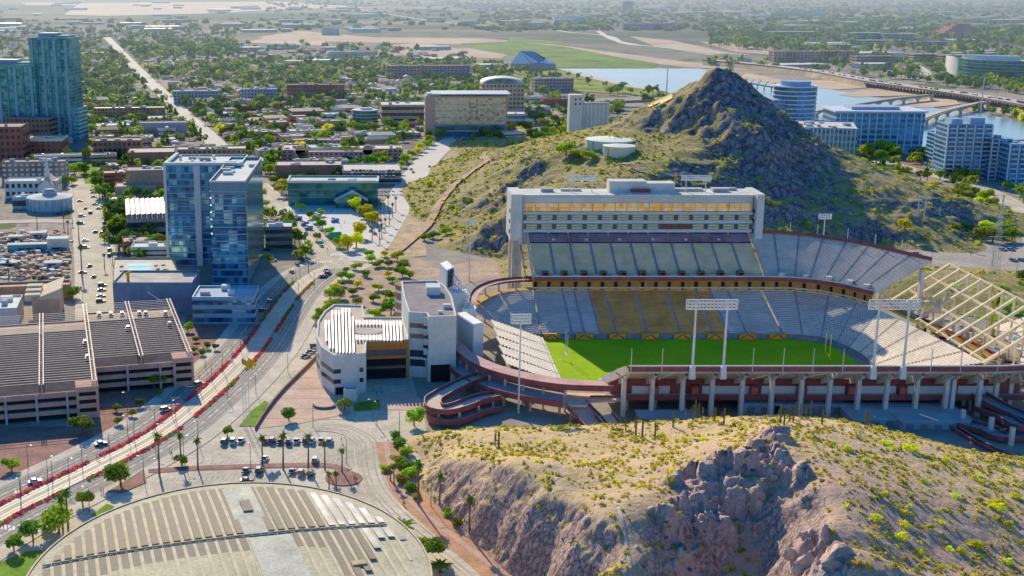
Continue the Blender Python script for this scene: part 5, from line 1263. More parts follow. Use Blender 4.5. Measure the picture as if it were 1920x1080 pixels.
mb = MB(); mb.box((xb_+xc_)/2, y+5, h2, xc_-xb_, 5, 1.4); mb.build('gallery', M('gallery_blue',(.36,.44,.50)), t_)
# water tanks on the hill shoulder
tankm = M('tank_cream', (.68,.66,.52), .7, .08, .1)
for px, wpx, yt, yb, d, lab in ((1145,93,262,287,842,'wide cream water tank on the hill shoulder, rear of the pair'),(1161,60,274,300,818,'smaller cream water tank standing in front of the wide one')):
    x, y, zt = GD(px, yt, d); r = wpx/2*(d*_c+(CAMH-zt)*_s)/FPX; zb = ZAT(yb, d)-5
    t_ = thing('water_tank', lab, 'water tank', (x, y, zb))
    mb = MB(); mb.cyl(x, y, zb, r, zt-zb, 40); mb.build('wall', tankm, t_, smooth=False)
    mb = MB(); mb.cyl(x, y, zt, r+.3, .5, 40); mb.cyl(x, y, zt+.5, r, 1.0, 40, r1=.5); mb.build('roof', M('tank_roof',(.76,.74,.62),.7,.08), t_)
    mb = MB(); mb.tube((x-r*.8, y-r*.62, zb), (x-r*.8, y-r*.62, zt), .25, n=4); mb.build('ladder', conc_d, t_)
# lettered hillside mark
import itertools
t_ = None; mb = MB()
def onhill(px, py):
    # walk along the sight line of the survey until it meets the hill surface
    lo = 600
    while lo < 1100:
        q = GD(px, py, lo)
        if q[2] <= hA(q[0], q[1]): return q
        lo += 1.5
    return GD(px, py, 850)
def slab(l, m=0):
    P3 = [onhill(a, b_) for a, b_ in l]; mb.face([(x, y-.6, z+1.0) for x, y, z in P3])
slab([(1213,200),(1217,203),(1262,183),(1258,178)]); slab([(1226,204),(1230,207),(1262,185),(1256,183)]); slab([(1236,192),(1240,190),(1246,196),(1242,198)])
o = mb.build('hillside_letter', M('letter_gold',(.80,.55,.12),.7,.1)); tag(o, 'huge golden letter A laid on the sunny hill slope', 'hillside letter')
# arts centre with sail roof
x, y = G(958, 131); x2_ = G(1042, 131)[0]; t_ = thing('arts_center', 'lakeside arts centre with white sail shaped peaks and blue roof panel', 'arts centre', ((x+x2_)/2, y+30, 0))
W_ = x2_-x
mb = MB(); mb.box(x+W_/2, y+25, 0, W_, 50, 11); mb.build('wall', M('centre_grey',(.30,.30,.36)), t_)
mb = MB(); pk1 = (x+W_*.22, y+20, ZAT(97, y)); pk2 = (x+W_*.52, y+24, ZAT(97.5, y))
mb.face([(x-2,y-2,11),(x+W_*.42,y-2,11),pk1]); mb.face([(x-2,y-2,11),pk1,(x+W_*.1,y+52,11)]); mb.face([(x+W_*.42,y-2,11),(x+W_*.62,y-2,13),pk1]); mb.face([(x+W_*.62,y-2,12),(x+W_+1,y+2,11),(x+W_*.80,y+20,20)]); mb.face([pk2,(x+W_*.80,y+20,20),(x+W_+1,y+2,11),(x+W_,y+50,11)]); mb.face([pk1,pk2,(x+W_,y+50,11),(x+W_*.1,y+52,11)])
mb.build('sail_roof', M('sail_white',(.80,.80,.80),.5,.04), t_)
mb = MB(); mb.face([pk1,pk2,(x+W_*.78,y+8,15),(x+W_*.45,y-2.4,12)]); mb.build('blue_panel', M('panel_blue',(.06,.22,.42),.3,.1), t_)
# riverside offices on the right
def roundtower(lab, cx_, hw, yb, yt, fl, topw=.7):
    x, y = G(cx_, yb); r = hw*(y*_c+CAMH*_s)/FPX; y += r; H = ZAT(yt, y-r)
    t_ = thing('office_tower', lab, 'office', (x, y, 0)); fh = H/fl
    for f in range(fl):
        mb = MB(); mb.cyl(x, y, f*fh, r, fh*.72, 32); mb.build('window_band', gl_off, t_); mb = MB(); mb.cyl(x, y, f*fh+fh*.72, r+.5, fh*.28, 32); mb.build('floor_edge', M('office_white',(.62,.68,.76),.6,.05), t_)
    mb = MB(); mb.cyl(x, y, H, r*topw, H*.13, 32); mb.build('crown', M('crown_blue',(.22,.34,.50),.5,.1), t_)
    mb = MB(); mb.box(x-r*.95, y-r*.2, 0, r*.55, r*1.2, H*.62); o = mb.build('side_wing', bluew, t_)
    for f in range(6):
        mb = MB(); mb.box(x-r*.95, y-r*.2, (f+.3)*H*.1, r*.58, r*1.23, H*.05); mb.build('wing_window', gl_off, o)
roundtower('round blue and white banded office tower beside the tall butte', 1499, 40, 228, 163, 8)
offw = M('office_white', (.62,.68,.76)); offbl = M('office_blue_frame', (.20,.36,.56), .6, .08)
t_, P_, w_, H = bld('office_block', 'wide blue glass office with curved white roof edge by the water', 1563,282,1728,212,44,7, offbl, M('pale_violet_roof',(.56,.57,.66),.8,.08), gl_off, 'band', -3, 6, .6)
mb = MB(); mb.prism([P_(-2,-2),P_(w_*.5,-5),P_(w_+2,-2),P_(w_+2,46),P_(-2,46)], H+.9, H+2.3); mb.build('roof_edge', offw, t_)
mb = MB(); mb.prism([P_(w_*.2,10),P_(w_*.75,10),P_(w_*.75,34),P_(w_*.2,34)], H+2.3, H+5); mb.build('roof_plant_room', M('plant_violet',(.40,.46,.60)), t_)
for k in range(12):
    p = P_(w_*(k+.5)/12, -.35); mb = MB(); mb.box(p[0], p[1], 0, .9, .7, H, R(-3)); mb.build('pilaster', offw, t_)
t_, P_, w_, H = bld('office_block', 'near white roofed blue office at the right foot of the butte', 1492,312,1602,240,60,6, offbl, M('cream_pink_roof',(.70,.62,.60)), gl_off, 'band', -16, 12, .6)
for k in range(14):
    p = P_(w_*(k+.5)/14, -.35); mb = MB(); mb.box(p[0], p[1], 0, .8, .7, H, R(-16)); mb.build('pilaster', offw, t_)
for k in range(8):
    p = P_(w_+.3, 60*(k+.5)/8); mb = MB(); mb.box(p[0], p[1], 0, .7, .9, H, R(-16)); mb.build('pilaster', offw, t_)
def condo(lab, x1, yb, x2, yt, dep, fl, yaw, nb):
    t_, P_, w_, H = bld('condo_tower', lab, x1, yb, x2, yt, dep, fl, offbl, roof_bl, gl_off, 'band', yaw, 2, .62, cat='tower')
    for k in range(nb):
        for f in range(0, fl):
            if len(t_.children) > 95: break
            p = P_(w_*(k+.5)/nb, -1.0); mb = MB(); mb.box(p[0], p[1], f*H/fl+.4, w_/nb*.62, 2.0, 1.0, R(yaw)); mb.build('balcony', M('balcony_pale_blue',(.55,.64,.74),.6,.05), t_)
    for k in range(nb+1):
        p = P_(w_*k/nb, -.4); mb = MB(); mb.box(p[0], p[1], 0, 1.1, .9, H, R(yaw)); mb.build('pilaster', offw, t_)
    return t_, P_, w_, H
t_, P_, w_, H = condo('blue and white balconied apartment tower with stepped top at the right lake shore', 1768,334,1850,234,26,12,-4,5)
for a, b_, sx, sy, h in ((.25,.5,9,12,4),(.7,.5,12,14,5)):
    p = P_(w_*a, 26*b_); mb = MB(); mb.box(p[0], p[1], H, sx, sy, h); mb.build('penthouse', M('penthouse_blue',(.34,.46,.60)), t_)
condo('slimmer balconied wing left of the right hand apartment tower', 1748,318,1772,252,20,9,-4,2)
condo('pale blue apartment wing joined to the right side of the stepped tower', 1852,338,1890,262,24,10,-4,3)
condo('lower blue apartment block cut by the right edge of the picture', 1886,345,1990,272,30,8,-4,6)
# curved green office far right
t_ = thing('office_block', 'long curved green glass office beyond the motorway', 'office', G(1860,150)+(0,))
A = [G(a, b_) for a, b_ in ((1788,142),(1802,146),(1830,149),(1870,151),(1930,153),(1990,153))]; Hc = ZAT(112, A[2][1])
A2 = catmull(A, 5); bk = [(x+4, y+46) for x, y in A2]
mb = MB(); mb.strip([(x,y,0) for x,y in A2], [(x,y,Hc) for x,y in A2]); mb.build('glass_front', gl_green, t_)
mb = MB(); mb.strip([(x,y,Hc) for x,y in A2], [(x,y,Hc) for x,y in bk]); mb.strip([(x,y,0) for x,y in bk], [(x,y,Hc) for x,y in bk]); mb.face([tuple(A2[0])+(0,), tuple(A2[0])+(Hc,), tuple(bk[0])+(Hc,), tuple(bk[0])+(0,)]); mb.build('roof', roof_w, t_)
for f in range(6):
    mb = MB(); z = Hc/6*f+Hc/6*.85; mb.strip([(x,y-.6,z) for x,y in A2], [(x,y-.6,z+Hc/6*.16) for x,y in A2]); mb.build('floor_edge', M('edge_green',(.18,.40,.42)), t_)
mb = MB(); mb.strip([(x,y+14,Hc) for x,y in A2[6:20]], [(x,y+14,Hc+7) for x,y in A2[6:20]]); mb.strip([(x,y+14,Hc+7) for x,y in A2[6:20]], [(x,y+34,Hc+7) for x,y in A2[6:20]]); mb.build('roof_screen', M('screen_blue',(.50,.62,.66)), t_)
# red ziggurat
x, y = G(1800, 70); t_ = thing('ziggurat_hotel', 'red stone stepped pyramid building rising from distant trees', 'building', (x, y+40, 0)); zh = ZAT(45, y)
for k in range(6):
    mb = MB(); mb.box(x+k*3, y+40, zh*k/6, (6-k)/6*118+26, (6-k)/6*60+20, zh/6-.01, .1); mb.build('terrace', M('ziggurat_red',(.44,.22,.18),.9,.25,.02), t_)
# near arena roof with solar rows
AC = (-36.5, 269.5); ARX, ARY, AZ = 47.5, 55.0, 18.0
def arena():
    t_ = thing('arena', 'big round pale arena roof covered with long rows of solar panels', 'arena', (AC[0], AC[1], 0))
    n = 96; rim = [(AC[0]+ARX*math.cos(2*math.pi*i/n), AC[1]+ARY*math.sin(2*math.pi*i/n)) for i in range(n)]
    mb = MB(); mb.prism(rim, 0, AZ, bottom=False); mb.build('wall', tanw, t_)
    rise = 2.2
    mb = MB(); V = []; rr = [1.0, .96, .85, .7, .55, .4, .25, .1]
    for r in rr: V += [(AC[0]+(x-AC[0])*r, AC[1]+(y-AC[1])*r, AZ+rise*(1-r*r)) for x, y in rim]
    Fs = [(k*n+i, k*n+(i+1) % n, (k+1)*n+(i+1) % n, (k+1)*n+i) for k in range(len(rr)-1) for i in range(n)]+[tuple((len(rr)-1)*n+i for i in range(n))]
    mb.add(V, Fs); mb.build('roof', M('arena_membrane', (.80,.64,.46), .9, .14, .10, fine=.25, spec=.1), t_)
    mb = MB(); mb.ring(rim, AZ-.9, AZ+.25, .5); mb.build('roof_rim', M('arena_rim',(.62,.50,.38)), t_)
    zr = lambda x, y: AZ+rise*(1-min(1,((x-AC[0])/ARX)**2+((y-AC[1])/ARY)**2))
    pan = M('solar_panel', (.26,.22,.175), .75, .10, .8, fine=.2, spec=.15); pan2 = M('solar_panel_glare', (.60,.57,.53), .5, .35, .12)  # second panel colour is paler, with sun glare painted in
    yaw = R(-15.5); ca, sa = math.cos(yaw), math.sin(yaw)
    W = lambda u, v: (AC[0]+u*ca+v*sa, AC[1]-u*sa+v*ca)
    ins = lambda u, v, m: (lambda q: ((q[0]-AC[0])/(ARX-m))**2+((q[1]-AC[1])/(ARY-m))**2 < 1)(W(u, v))
    P0 = 2.62; VD = 15.5
    for col in range(-17, 18):
        u = col*P0
        for row, (y0, y1) in enumerate(((VD+1.0, 52), (-50, VD-1.4))):
            if col in (3, 4) and row == 0: continue
            if row == 1 and 3 <= col <= 6: continue
            vs = [v for v in np.arange(y0, y1, .5) if ins(u, v, 3.5)]
            if len(vs) < 8: continue
            v0, v1 = vs[0], vs[-1]
            if row == 0 and col == 5: pass
            if row == 1 and u > 24: v0 = VD-2-max(6, 40-(u-24)*2.2)
            mb = MB(); C = []
            hw = .86
            for a, b_, dz in ((-hw, v0, .55), (hw, v0, .55), (hw, v1, .25), (-hw, v1, .25)):
                x, y = W(u+a, b_); C.append((x, y, zr(x, y)+dz))
            # the dark panel field, a thin slab on short legs
            mb.face(C); mb.face([(x,y,z-.12) for x,y,z in C])
            for i in range(4): mb.face([C[i], C[(i+1)%4], (C[(i+1)%4][0],C[(i+1)%4][1],C[(i+1)%4][2]-.12), (C[i][0],C[i][1],C[i][2]-.12)])
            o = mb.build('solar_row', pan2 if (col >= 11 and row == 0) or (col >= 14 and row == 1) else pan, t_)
            mb = MB()
            x, y = W(u, v0+.1); mb.box(x, y, zr(x,y)-.1, 1.5, .1, .5, -yaw)
            mb.build('rack', conc_d, o)
        if col not in (3, 4):
            A = []; B = []
            for v in np.linspace(-50, 52, 40):
                if ins(u+P0/2, v, 4) and (abs(v-VD) > 1.5 or 1):
                    for a, L in ((-.42, A), (.42, B)):
                        x, y = W(u+P0/2+a, v); L.append((x, y, zr(x, y)+.12))
            if len(A) > 1 and not 3 <= col <= 6: mb = MB(); mb.strip(A, B); mb.build('walkway', M('walkway_cream', (.76,.60,.40), .9, .12, .3), t_)
    slabm = M('slab_white',(.74,.66,.55),.9,.16,.12,fine=.25,spec=.1)
    A = []; B = []
    for v in np.linspace(VD-1, 50, 12):
        if ins(3.5*P0, v, 3):
            for a, L in ((-4.0, A), (4.0, B)): x, y = W(3.5*P0+a, v); L.append((x, y, zr(x, y)+.3))
    mb = MB(); mb.strip(A, B); mb.build('roof_slab', slabm, t_)
    A = []; B = []
    for v in np.linspace(-45, VD-2, 12):
        for a, L in ((-5.4, A), (5.4, B)): x, y = W(4.6*P0+a, v); L.append((x, y, zr(x, y)+.35))
    mb = MB(); mb.strip(A, B); mb.build('roof_slab', slabm, t_)
    for u, v, sx, sy, h in ((30,-6,3.5,2.2,.9),(26,-13,2.4,1.6,.9)):
        x, y = W(u, v); mb = MB(); mb.box(x, y, zr(x,y)-.2, sx, sy, h, -yaw); mb.build('roof_hatch', M('hatch_tan',(.5,.38,.22)), t_)
    mb = MB()
    for k in range(40):
        u0 = -44+k*2.2
        if ins(u0, VD-.2, 2): x, y = W(u0, VD-.2); mb.box(x, y, zr(x,y)+.1, 2.1, .35, .45, -yaw)
    mb.build('cable_tray', M('tray_tan',(.42,.36,.28)), t_)
    x, y = W(4*P0, VD+18); mb = MB(); mb.box(x-1, y, zr(x,y)+.2, 2.6, 7, .7, -yaw); mb.build('solar_row', pan, t_)
arena()
# parking garage with lattice shade
def garage():
    t_ = thing('parking_garage', 'rose concrete parking garage topped with a grid of open steel shade beams', 'garage', (-118, 470, 0))
    rose = M('rose_concrete', (.84,.44,.36), .9, .12, .1, fine=.15)
    yaw = R(15); ca, sa = math.cos(yaw), math.sin(yaw)
    a = G(0, 812); o = (-104.5, 430) # front right corner of the left block
    P_ = lambda u, v: (o[0]+u*ca-v*sa, o[1]+u*sa+v*ca)
    for (u0, u1, v0, v1) in ((-75, 0, 0, 100), (0, 37.5, 27, 112)):
        fp = [P_(u0,v0), P_(u1,v0), P_(u1,v1), P_(u0,v1)]
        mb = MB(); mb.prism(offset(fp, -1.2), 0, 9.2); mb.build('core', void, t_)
        for f, z in enumerate((2.0, 5.2, 8.4)):
            mb = MB(); mb.prism(fp, z, z+1.7 if f < 2 else z+1.0); 
            if f == 2: mb.ring(offset(fp,-.5), z+.9, z+2.0, .5)
            mb.build('floor_band', [rose], t_)
        mb = MB(); mb.face([p+(9.55,) for p in offset(fp, -.6)]); mb.build('top_deck', M('garage_deck',(.05,.045,.06),.95,.3,.15), t_)
        m = int((u1-u0)/9.4)
        for k in range(m+1):
            p = P_(u0+(u1-u0)*k/m, v0-.25); mb = MB(); mb.box(p[0], p[1], 0, .8, .8, 10.2, yaw); mb.build('column', M('grey_column',(.45,.42,.46)), t_)
        # shade lattice
        for k in range(int((u1-u0)/18.7)+1):
            u = u1-k*18.7
            for du in (0, 1.4):
                mb = MB(); p, q = P_(u-du, v0+1), P_(u-du, v1+4); mb.tube(p+(13.4,), q+(13.4,), .28, n=4); mb.build('shade_girder', M('lattice_steel',(.50,.40,.36),.6,.1), t_)
            for v in np.arange(v0+2, v1, 14):
                p = P_(u-.7, v); mb = MB(); mb.tube(p+(9.5,), p+(13.2,), .25, n=4); mb.build('shade_post', M('lattice_steel',(.52,.46,.42)), t_)
        for k, v in enumerate(np.arange(v0+2, v1+3, 3.0)):
            mb = MB(); p, q = P_(u0-1, v), P_(u1+.5, v); mb.tube(p+(13.8,), q+(13.8,), .11, n=4); mb.build('shade_beam', M('lattice_steel',(.52,.46,.42)), t_)
    for (u0, u1, v0, v1) in ((-75,-.6,86,99),(0,37,98,111)):
        mb = MB(); mb.face([P_(a,b_)+(9.75,) for a, b_ in ((u0,v0),(u1,v0),(u1,v1),(u0,v1))]); mb.build('ramp_deck', M('tan_deck',(.62,.50,.38),.9,.12,.15,fine=.2), t_)
    for (u, v) in ((0,0),(37.5,27)):
        p = P_(u-3.5, v+3); mb = MB(); mb.box(p[0], p[1], 0, 8, 8, 12, yaw); o2 = mb.build('stair_tower', rose, t_)
        for z in (2.5, 5.7, 8.6):
            mb = MB(); mb.box(*P_(u-3.5, v-1.05), z, 6, .25, 1.4, yaw); mb.build('opening', void, o2)
    for u in (-68, -60):
        pass
    return P_
GP = garage()
# white solar carport next to the hotel
t_, P_, w_, H = bld('parking_garage', 'mauve parking garage under slanted white solar canopies left of the hotel', 240, 452, 318, 414, 62, 2, M('mauve_wall',(.34,.26,.32)), conc_d, gl_dark, 'band', 12, 0)
for k in range(8):
    p, q = P_(w_*(k+.3)/8, 2), P_(w_*(k+.3)/8, 60); mb = MB()
    mb.face([(p[0]-1.4,p[1],H+3.2),(p[0]+1.2,p[1],H+4),(q[0]+1.2,q[1],H+4),(q[0]-1.4,q[1],H+3.2)]); mb.face([(p[0]-1.4,p[1],H+3.1),(p[0]+1.2,p[1],H+3.9),(q[0]+1.2,q[1],H+3.9),(q[0]-1.4,q[1],H+3.1)]); mb.tube((p[0],p[1],H),(p[0],p[1],H+3.4),.2,n=4); mb.tube((q[0],q[1],H),(q[0],q[1],H+3.4),.2,n=4); mb.build('solar_canopy', white, t_)
bld('parking_garage', 'small white parking ramp with dark slots in front of the mauve garage', 246, 492, 316, 466, 16, 3, whitew, roof_w, gl_dark, 'band', 4, 2, .35)
# student athletic centre
def prow(name, lab, roof, zt, wallm, roofm, cat='building'):
    fp = pts(roof, zt); c_ = np.mean(np.array(fp), 0); t_ = thing(name, lab, cat, (c_[0], c_[1], 0))
    mb = MB(); n = len(fp); inn = offset(fp, -.7)
    mb.add([(x,y,0) for x,y in fp]+[(x,y,zt+.7) for x,y in fp]+[(x,y,zt+.7) for x,y in inn]+[(x,y,zt-.1) for x,y in inn],
           [(i,(i+1)%n,(i+1)%n+n,i+n) for i in range(n)]+[(i+n,(i+1)%n+n,(i+1)%n+2*n,i+2*n) for i in range(n)]+[(i+2*n,(i+1)%n+2*n,(i+1)%n+3*n,i+3*n) for i in range(n)])
    mb.build('wall', wallm, t_); mb = MB(); mb.face([(x,y,zt) for x,y in inn]); mb.build('roof', roofm, t_)
    return t_, fp
stone = M('pale_block', (.76,.71,.70), .85, .08, .3, fine=.15)
roofc = M('roof_cream', (.62,.52,.42), .9, .1, .1, fine=.15)
t_, fp = prow('athletic_center', 'curved pale block building with white solar rows and orange framed entrance', [(625,669),(686,665),(687,642),(766,639),(756,597),(684,597),(680,575),(626,573),(608,586),(596,604),(593,632),(602,653)], 15.4, stone, roofc)
def wallband(parent, a, b_, z0, z1, m, name='window_band', off=.15, t0=0, t1=1):
    A = lerp(a, b_, t0); B = lerp(a, b_, t1); dx, dy = B[0]-A[0], B[1]-A[1]; l = math.hypot(dx,dy); nx, ny = dy/l*off, -dx/l*off
    mb = MB(); mb.prism([(A[0]+nx,A[1]+ny),(B[0]+nx,B[1]+ny),(B[0]-nx,B[1]-ny),(A[0]-nx,A[1]-ny)], z0, z1); return mb.build(name, m, parent)
for z in (4.5, 8.6):
    for i, j in ((0, 11), (11, 10), (10, 9), (9, 8), (8, 7)):
        wallband(t_, fp[j], fp[i], z, z+1.7, gl_dark, t0=.06, t1=.98)
    wallband(t_, fp[0], fp[1], z, z+1.7, gl_dark, t0=0, t1=.22); wallband(t_, fp[0], fp[1], z, z+1.7, gl_dark, 'window', t0=.8, t1=.92)
wallband(t_, fp[0], fp[1], 0, 3.0, void, 'entrance_recess', t0=.05, t1=.5)
orange = M('orange_panel', (.85,.25,.04), .7, .12, .2)
a, b_ = fp[2], fp[3]
wallband(t_, a, b_, 12.2, 15.6, orange, 'fascia', .3); wallband(t_, a, b_, 9.6, 12.2, M('smoked_glass',(.10,.09,.10),.2,.2), 'window_band', .2); wallband(t_, a, b_, 8.4, 9.6, orange, 'beam', .3); wallband(t_, a, b_, .1, 8.4, void, 'entrance', .2); wallband(t_, a, b_, 4.3, 5.4, M('balcony_rust',(.20,.12,.10)), 'balcony', .35); wallband(t_, a, b_, .1, 12, orange, 'jamb', .4, .94, .99)
for k in range(24):   # solar rows on its roof
    u = 610+k*6.4
    y0, y1 = (600 if u < 622 else 582 if u < 640 else 578 if u < 660 else 594), (642 if u < 616 else 656 if u < 627 else 664 if u < 672 else 641)
    if u > 700: y0 = 602; 
    if 664 < u < 708: 
        y0, y1 = 600, (664 if u < 684 else 611)
    if u > 757: break
    segs = [(y0, y1)]
    if 664 <= u < 716: segs = [(600, 611), (628, 640)]
    for s0, s1 in segs:
        p, q = G(u, s0+1, 16.4), G(u+2, s1-2, 16.4); mb = MB()
        for z in (16.5, 16.3): mb.face([(p[0]-.33,p[1],z),(p[0]+.33,p[1],z+.25),(q[0]+.33,q[1],z+.25),(q[0]-.33,q[1],z)])
        mb.tube((p[0],p[1],15.4),(p[0],p[1],16.4),.1,n=4); mb.tube((q[0],q[1],15.4),(q[0],q[1],16.4),.1,n=4); mb.build('solar_row', white, t_)
x, y = G(690, 620, 15.5); mb = MB(); mb.cyl(x, y, 15.4, 6.2, .25, 28); mb.build('roof_oculus', M('oculus_grey',(.42,.38,.36)), t_)
# tall office block by the scoreboard
t_, fp = prow('office_block', 'tall pale office block with dark gravel roof next to the white scoreboard', [(766,588),(800,590),(803,597),(856,595),(848,560),(836,540),(820,528),(752,530),(757,560)], 26.2, stone, M('gravel_roof',(.30,.26,.26),.95,.15,.2,fine=.25))
for z in (20.5, 16.2):
    wallband(t_, fp[0], fp[1], z, z+1.9, M('bronze_dark',(.22,.13,.06),.2,.3,.3), t0=.08, t1=.95)
    wallband(t_, fp[1], fp[2], z-3, z-1.2, gl_dark)
for z in (8.5, 4.6): wallband(t_, fp[0], fp[1], z, z+2.8, gl_dark, t0=.1, t1=.95)
q = [(fp[1][0]-1.2, fp[1][1]-2.2), (fp[1][0]+2.6, fp[1][1]-3.2), (fp[1][0]+5, fp[1][1]-1.0), (fp[1][0]+5, fp[1][1]+1.5), (fp[1][0]-1.2,fp[1][1]+1)]
mb = MB(); mb.prism(q, 8, 25.8); o = mb.build('bay_tower', stone, t_)
for z in (21, 17, 13, 9): 
    mb = MB(); mb.ring(q, z, z+1.3, .12); mb.build('window_band', gl_dark, o)
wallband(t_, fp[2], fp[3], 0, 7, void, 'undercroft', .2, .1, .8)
for x, y, sx, sy, h in ((*G(812,550,26),6,8,3.4),(*G(838,578,26),3.2,2.2,1.6),(*G(825,588,26),1.6,1.4,1.0)):
    mb = MB(); mb.box(x, y, 26.2, sx, sy, h); mb.build('roof_unit', whitew, t_)
x, y = G(766, 545, 22); mb = MB(); mb.cyl(x, y+1, 0, 6, 25, 20); mb.build('round_bay', brick2, t_)
for k in range(5):
    mb = MB(); mb.cyl(x, y+1, 4+k*4.4, 6.1, 1.3, 20); mb.build('round_bay_band', stone, t_)
# forecourt walls of the athletic centre
mb = MB(); A = catmull(pts([(478,806),(500,772),(530,735),(570,695),(596,668)]), 8); ribbon(mb, A, -.3, .3, 1.4); mb.strip([(x,y-.3,0) for x,y in A], [(x,y-.3,1.4) for x,y in A]); tag(mb.build('garden_wall', brick2), 'long low brick wall curving along the rose paved plaza', 'wall')
mb = MB(); x, y = G(608, 762); 
for k in range(14):
    a = math.pi*(1.0+k/14); mb.box(x+4*math.cos(a), y+3.4*math.sin(a), 0, 1.1, .5, .9, a+math.pi/2)
tag(mb.build('bench', conc_d), 'curved dark bench ring on the rose plaza before the entrance', 'bench')
bld('kiosk', 'small white kiosk with teal roof at the corner of the athletic building', 644,752,668,732,4,1, whitew, M('teal_roof',(.10,.30,.34)), gl_dark, 'none', -10, 0, h=4)
# stepped roof building and pool lot near the construction site
t_, P_, w_, H = bld('clubhouse', 'cream stepped roof clubhouse beside the left avenue', 62,600,114,528,22,2, tanw, M('cream_rib_roof',(.68,.55,.42),.9,.06), gl_dark, 'none', 10, 0, h=10)
mb = MB(); a, b_, c_, d = P_(w_*.2,-1), P_(w_+1,-1), P_(w_+1,24), P_(w_*.2,24); mb.face([a+(10.8,), b_+(15,), c_+(15,), d+(10.8,)]); mb.face([a+(10.8,),b_+(15,),b_+(10,),a+(10,)]); mb.build('shed_roof', M('cream_rib_roof',(.68,.55,.42)), t_)
for k in range(3):
    p = P_(w_*.02, 3+k*6); mb = MB(); mb.box(p[0], p[1], 9, 7, 5, 3+k*.8, R(10)); mb.build('roof_step', M('cream_rib_roof',(.68,.55,.42)), t_)
bld('clubhouse', 'low white block with pale turquoise roof court at the left edge', -60,612,34,556,26,2, whitew, M('aqua_court',(.66,.76,.74),.8,.15), gl_dark, 'none', 10, 6, h=7)
bld('site_wall_building', 'long brown retaining block below the construction site', -60,566,132,540,10,1, M('brown_wall',(.34,.22,.16)), M('terracotta_roof',(.52,.32,.22)), gl_dark, 'none', 10, 0, h=6)
# construction yard
for k, (px, py, w_, d_, h, m_, lab) in enumerate(((58,470,26,5,4,M('site_blue',(.10,.32,.42)),'blue site office with white roof in the construction yard'),(110,468,12,8,7,conc_w,'white roofed hoist house at the right of the construction yard'),(72,445,10,6,3,whitew,'white cabin at the back of the construction yard'),(30,452,8,5,3,tanw,'tan cabin at the left of the construction yard'),(20,500,10,6,2.5,brick2,'brown store in front of the construction yard'),(100,500,9,6,2.5,greyw,'grey store stack near the avenue side of the yard'))):
    x, y = G(px, py); t_ = thing('site_cabin', lab, 'cabin', (x, y, 0)); mb = MB(); mb.box(x, y, 0, w_, d_, h, R(8)); mb.build('wall', m_, t_); mb = MB(); mb.box(x, y, h, w_+.8, d_+.8, .5, R(8)); mb.build('roof', whitew, t_); mb = MB(); mb.box(x, y-d_/2-.1, 1, w_*.5, .2, 1.2, R(8)); mb.build('window', gl_dark, t_)
rr = random.Random(5); mb = MB()
for k in range(420):
    x, y = G(rr.uniform(-10,130), rr.uniform(436,525)); mb.box(x, y, 0, rr.uniform(.6,5), rr.uniform(.5,4), rr.uniform(.4,2.2), rr.uniform(0,3), rr.randrange(6))
o = mb.build('building_rubble', [conc_w, conc_d, brick2, tanw, M('site_earth',(.5,.36,.25)), whitew], org=(0,0,0)); o['kind'] = 'stuff'; o['label'] = 'heaps of building material covering the construction yard'; o['category'] = 'rubble'
# ================================================================ PLANTS
g_dark = leafm('leaf_dark_green', (.05,.105,.025), (.13,.21,.045))
g_mid = leafm('leaf_green', (.11,.20,.03), (.25,.37,.05))
g_lime = leafm('leaf_lime', (.25,.35,.03), (.46,.56,.05))
g_yel = leafm('leaf_yellow', (.66,.64,.015), (.70,.68,.03))
g_olive = leafm('leaf_olive', (.19,.22,.04), (.36,.38,.06))
g_dry = leafm('leaf_dry_gold', (.42,.33,.05), (.72,.58,.10), .3)
g_palm = leafm('palm_frond', (.07,.14,.015), (.16,.27,.03))
bark = M('bark', (.19,.13,.09), .95, .25, 1.0)
palmbark = M('palm_bark', (.15,.11,.085), .95, .25, 1.2)
def leafcloud(rs, blobs, n, size, flat=.8):
    """n small leaf-sized quads spread through overlapping lumps"""
    V = np.zeros((n, 4, 3)); w_ = np.array([b[3]**2 for b in blobs]); w_ = w_/w_.sum()
    idx = rs.choice(len(blobs), n, p=w_)
    for i in range(n):
        bx, by, bz, br = blobs[idx[i]][:4]; d = rs.normal(size=3); d /= np.linalg.norm(d)
        c = np.array([bx, by, bz])+d*np.array([br, br, br*flat])*(0.55+0.5*rs.random()**.6)
        nrm = d*.7+rs.normal(size=3)*.55; nrm /= np.linalg.norm(nrm)
        a = np.cross(nrm, rs.normal(size=3)); a /= np.linalg.norm(a)+1e-9; b_ = np.cross(nrm, a)
        s_ = size*(.6+.8*rs.random()); s2 = s_*(.5+.5*rs.random())
        V[i] = [c-a*s_-b_*s2*.6, c+a*s_*.7-b_*s2, c+a*s_+b_*s2*.7, c-a*s_*.6+b_*s2]
    return V
def crown_blobs(rs, r, h, n=8, base=0.35):
    bl = [(0, 0, h*.68, r*.62)]
    for i in range(n):
        a = rs.random()*6.283; q = r*(.35+.45*rs.random()); bl.append((q*math.cos(a), q*math.sin(a), h*(base+.45*rs.random())+r*.1, r*(.28+.26*rs.random())))
    return bl
def mesh_quads(name, V, mats, extra=None, mi=0):
    n = len(V); me = bpy.data.meshes.new(name); vv = V.reshape(-1, 3)
    fs = [(4*i, 4*i+1, 4*i+2, 4*i+3) for i in range(n)]; m_ = [0]*n
    if extra is not None:
        k = len(vv); vv = np.concatenate([vv, np.array(extra.v)]); fs += [tuple(j+k for j in f) for f in extra.f]; m_ += [1]*len(extra.f)
    me.from_pydata(vv.tolist(), [], fs)
    for m in mats: me.materials.append(m)
    if len(mats) > 1: me.polygons.foreach_set('material_index', m_)
    me.update(); return me
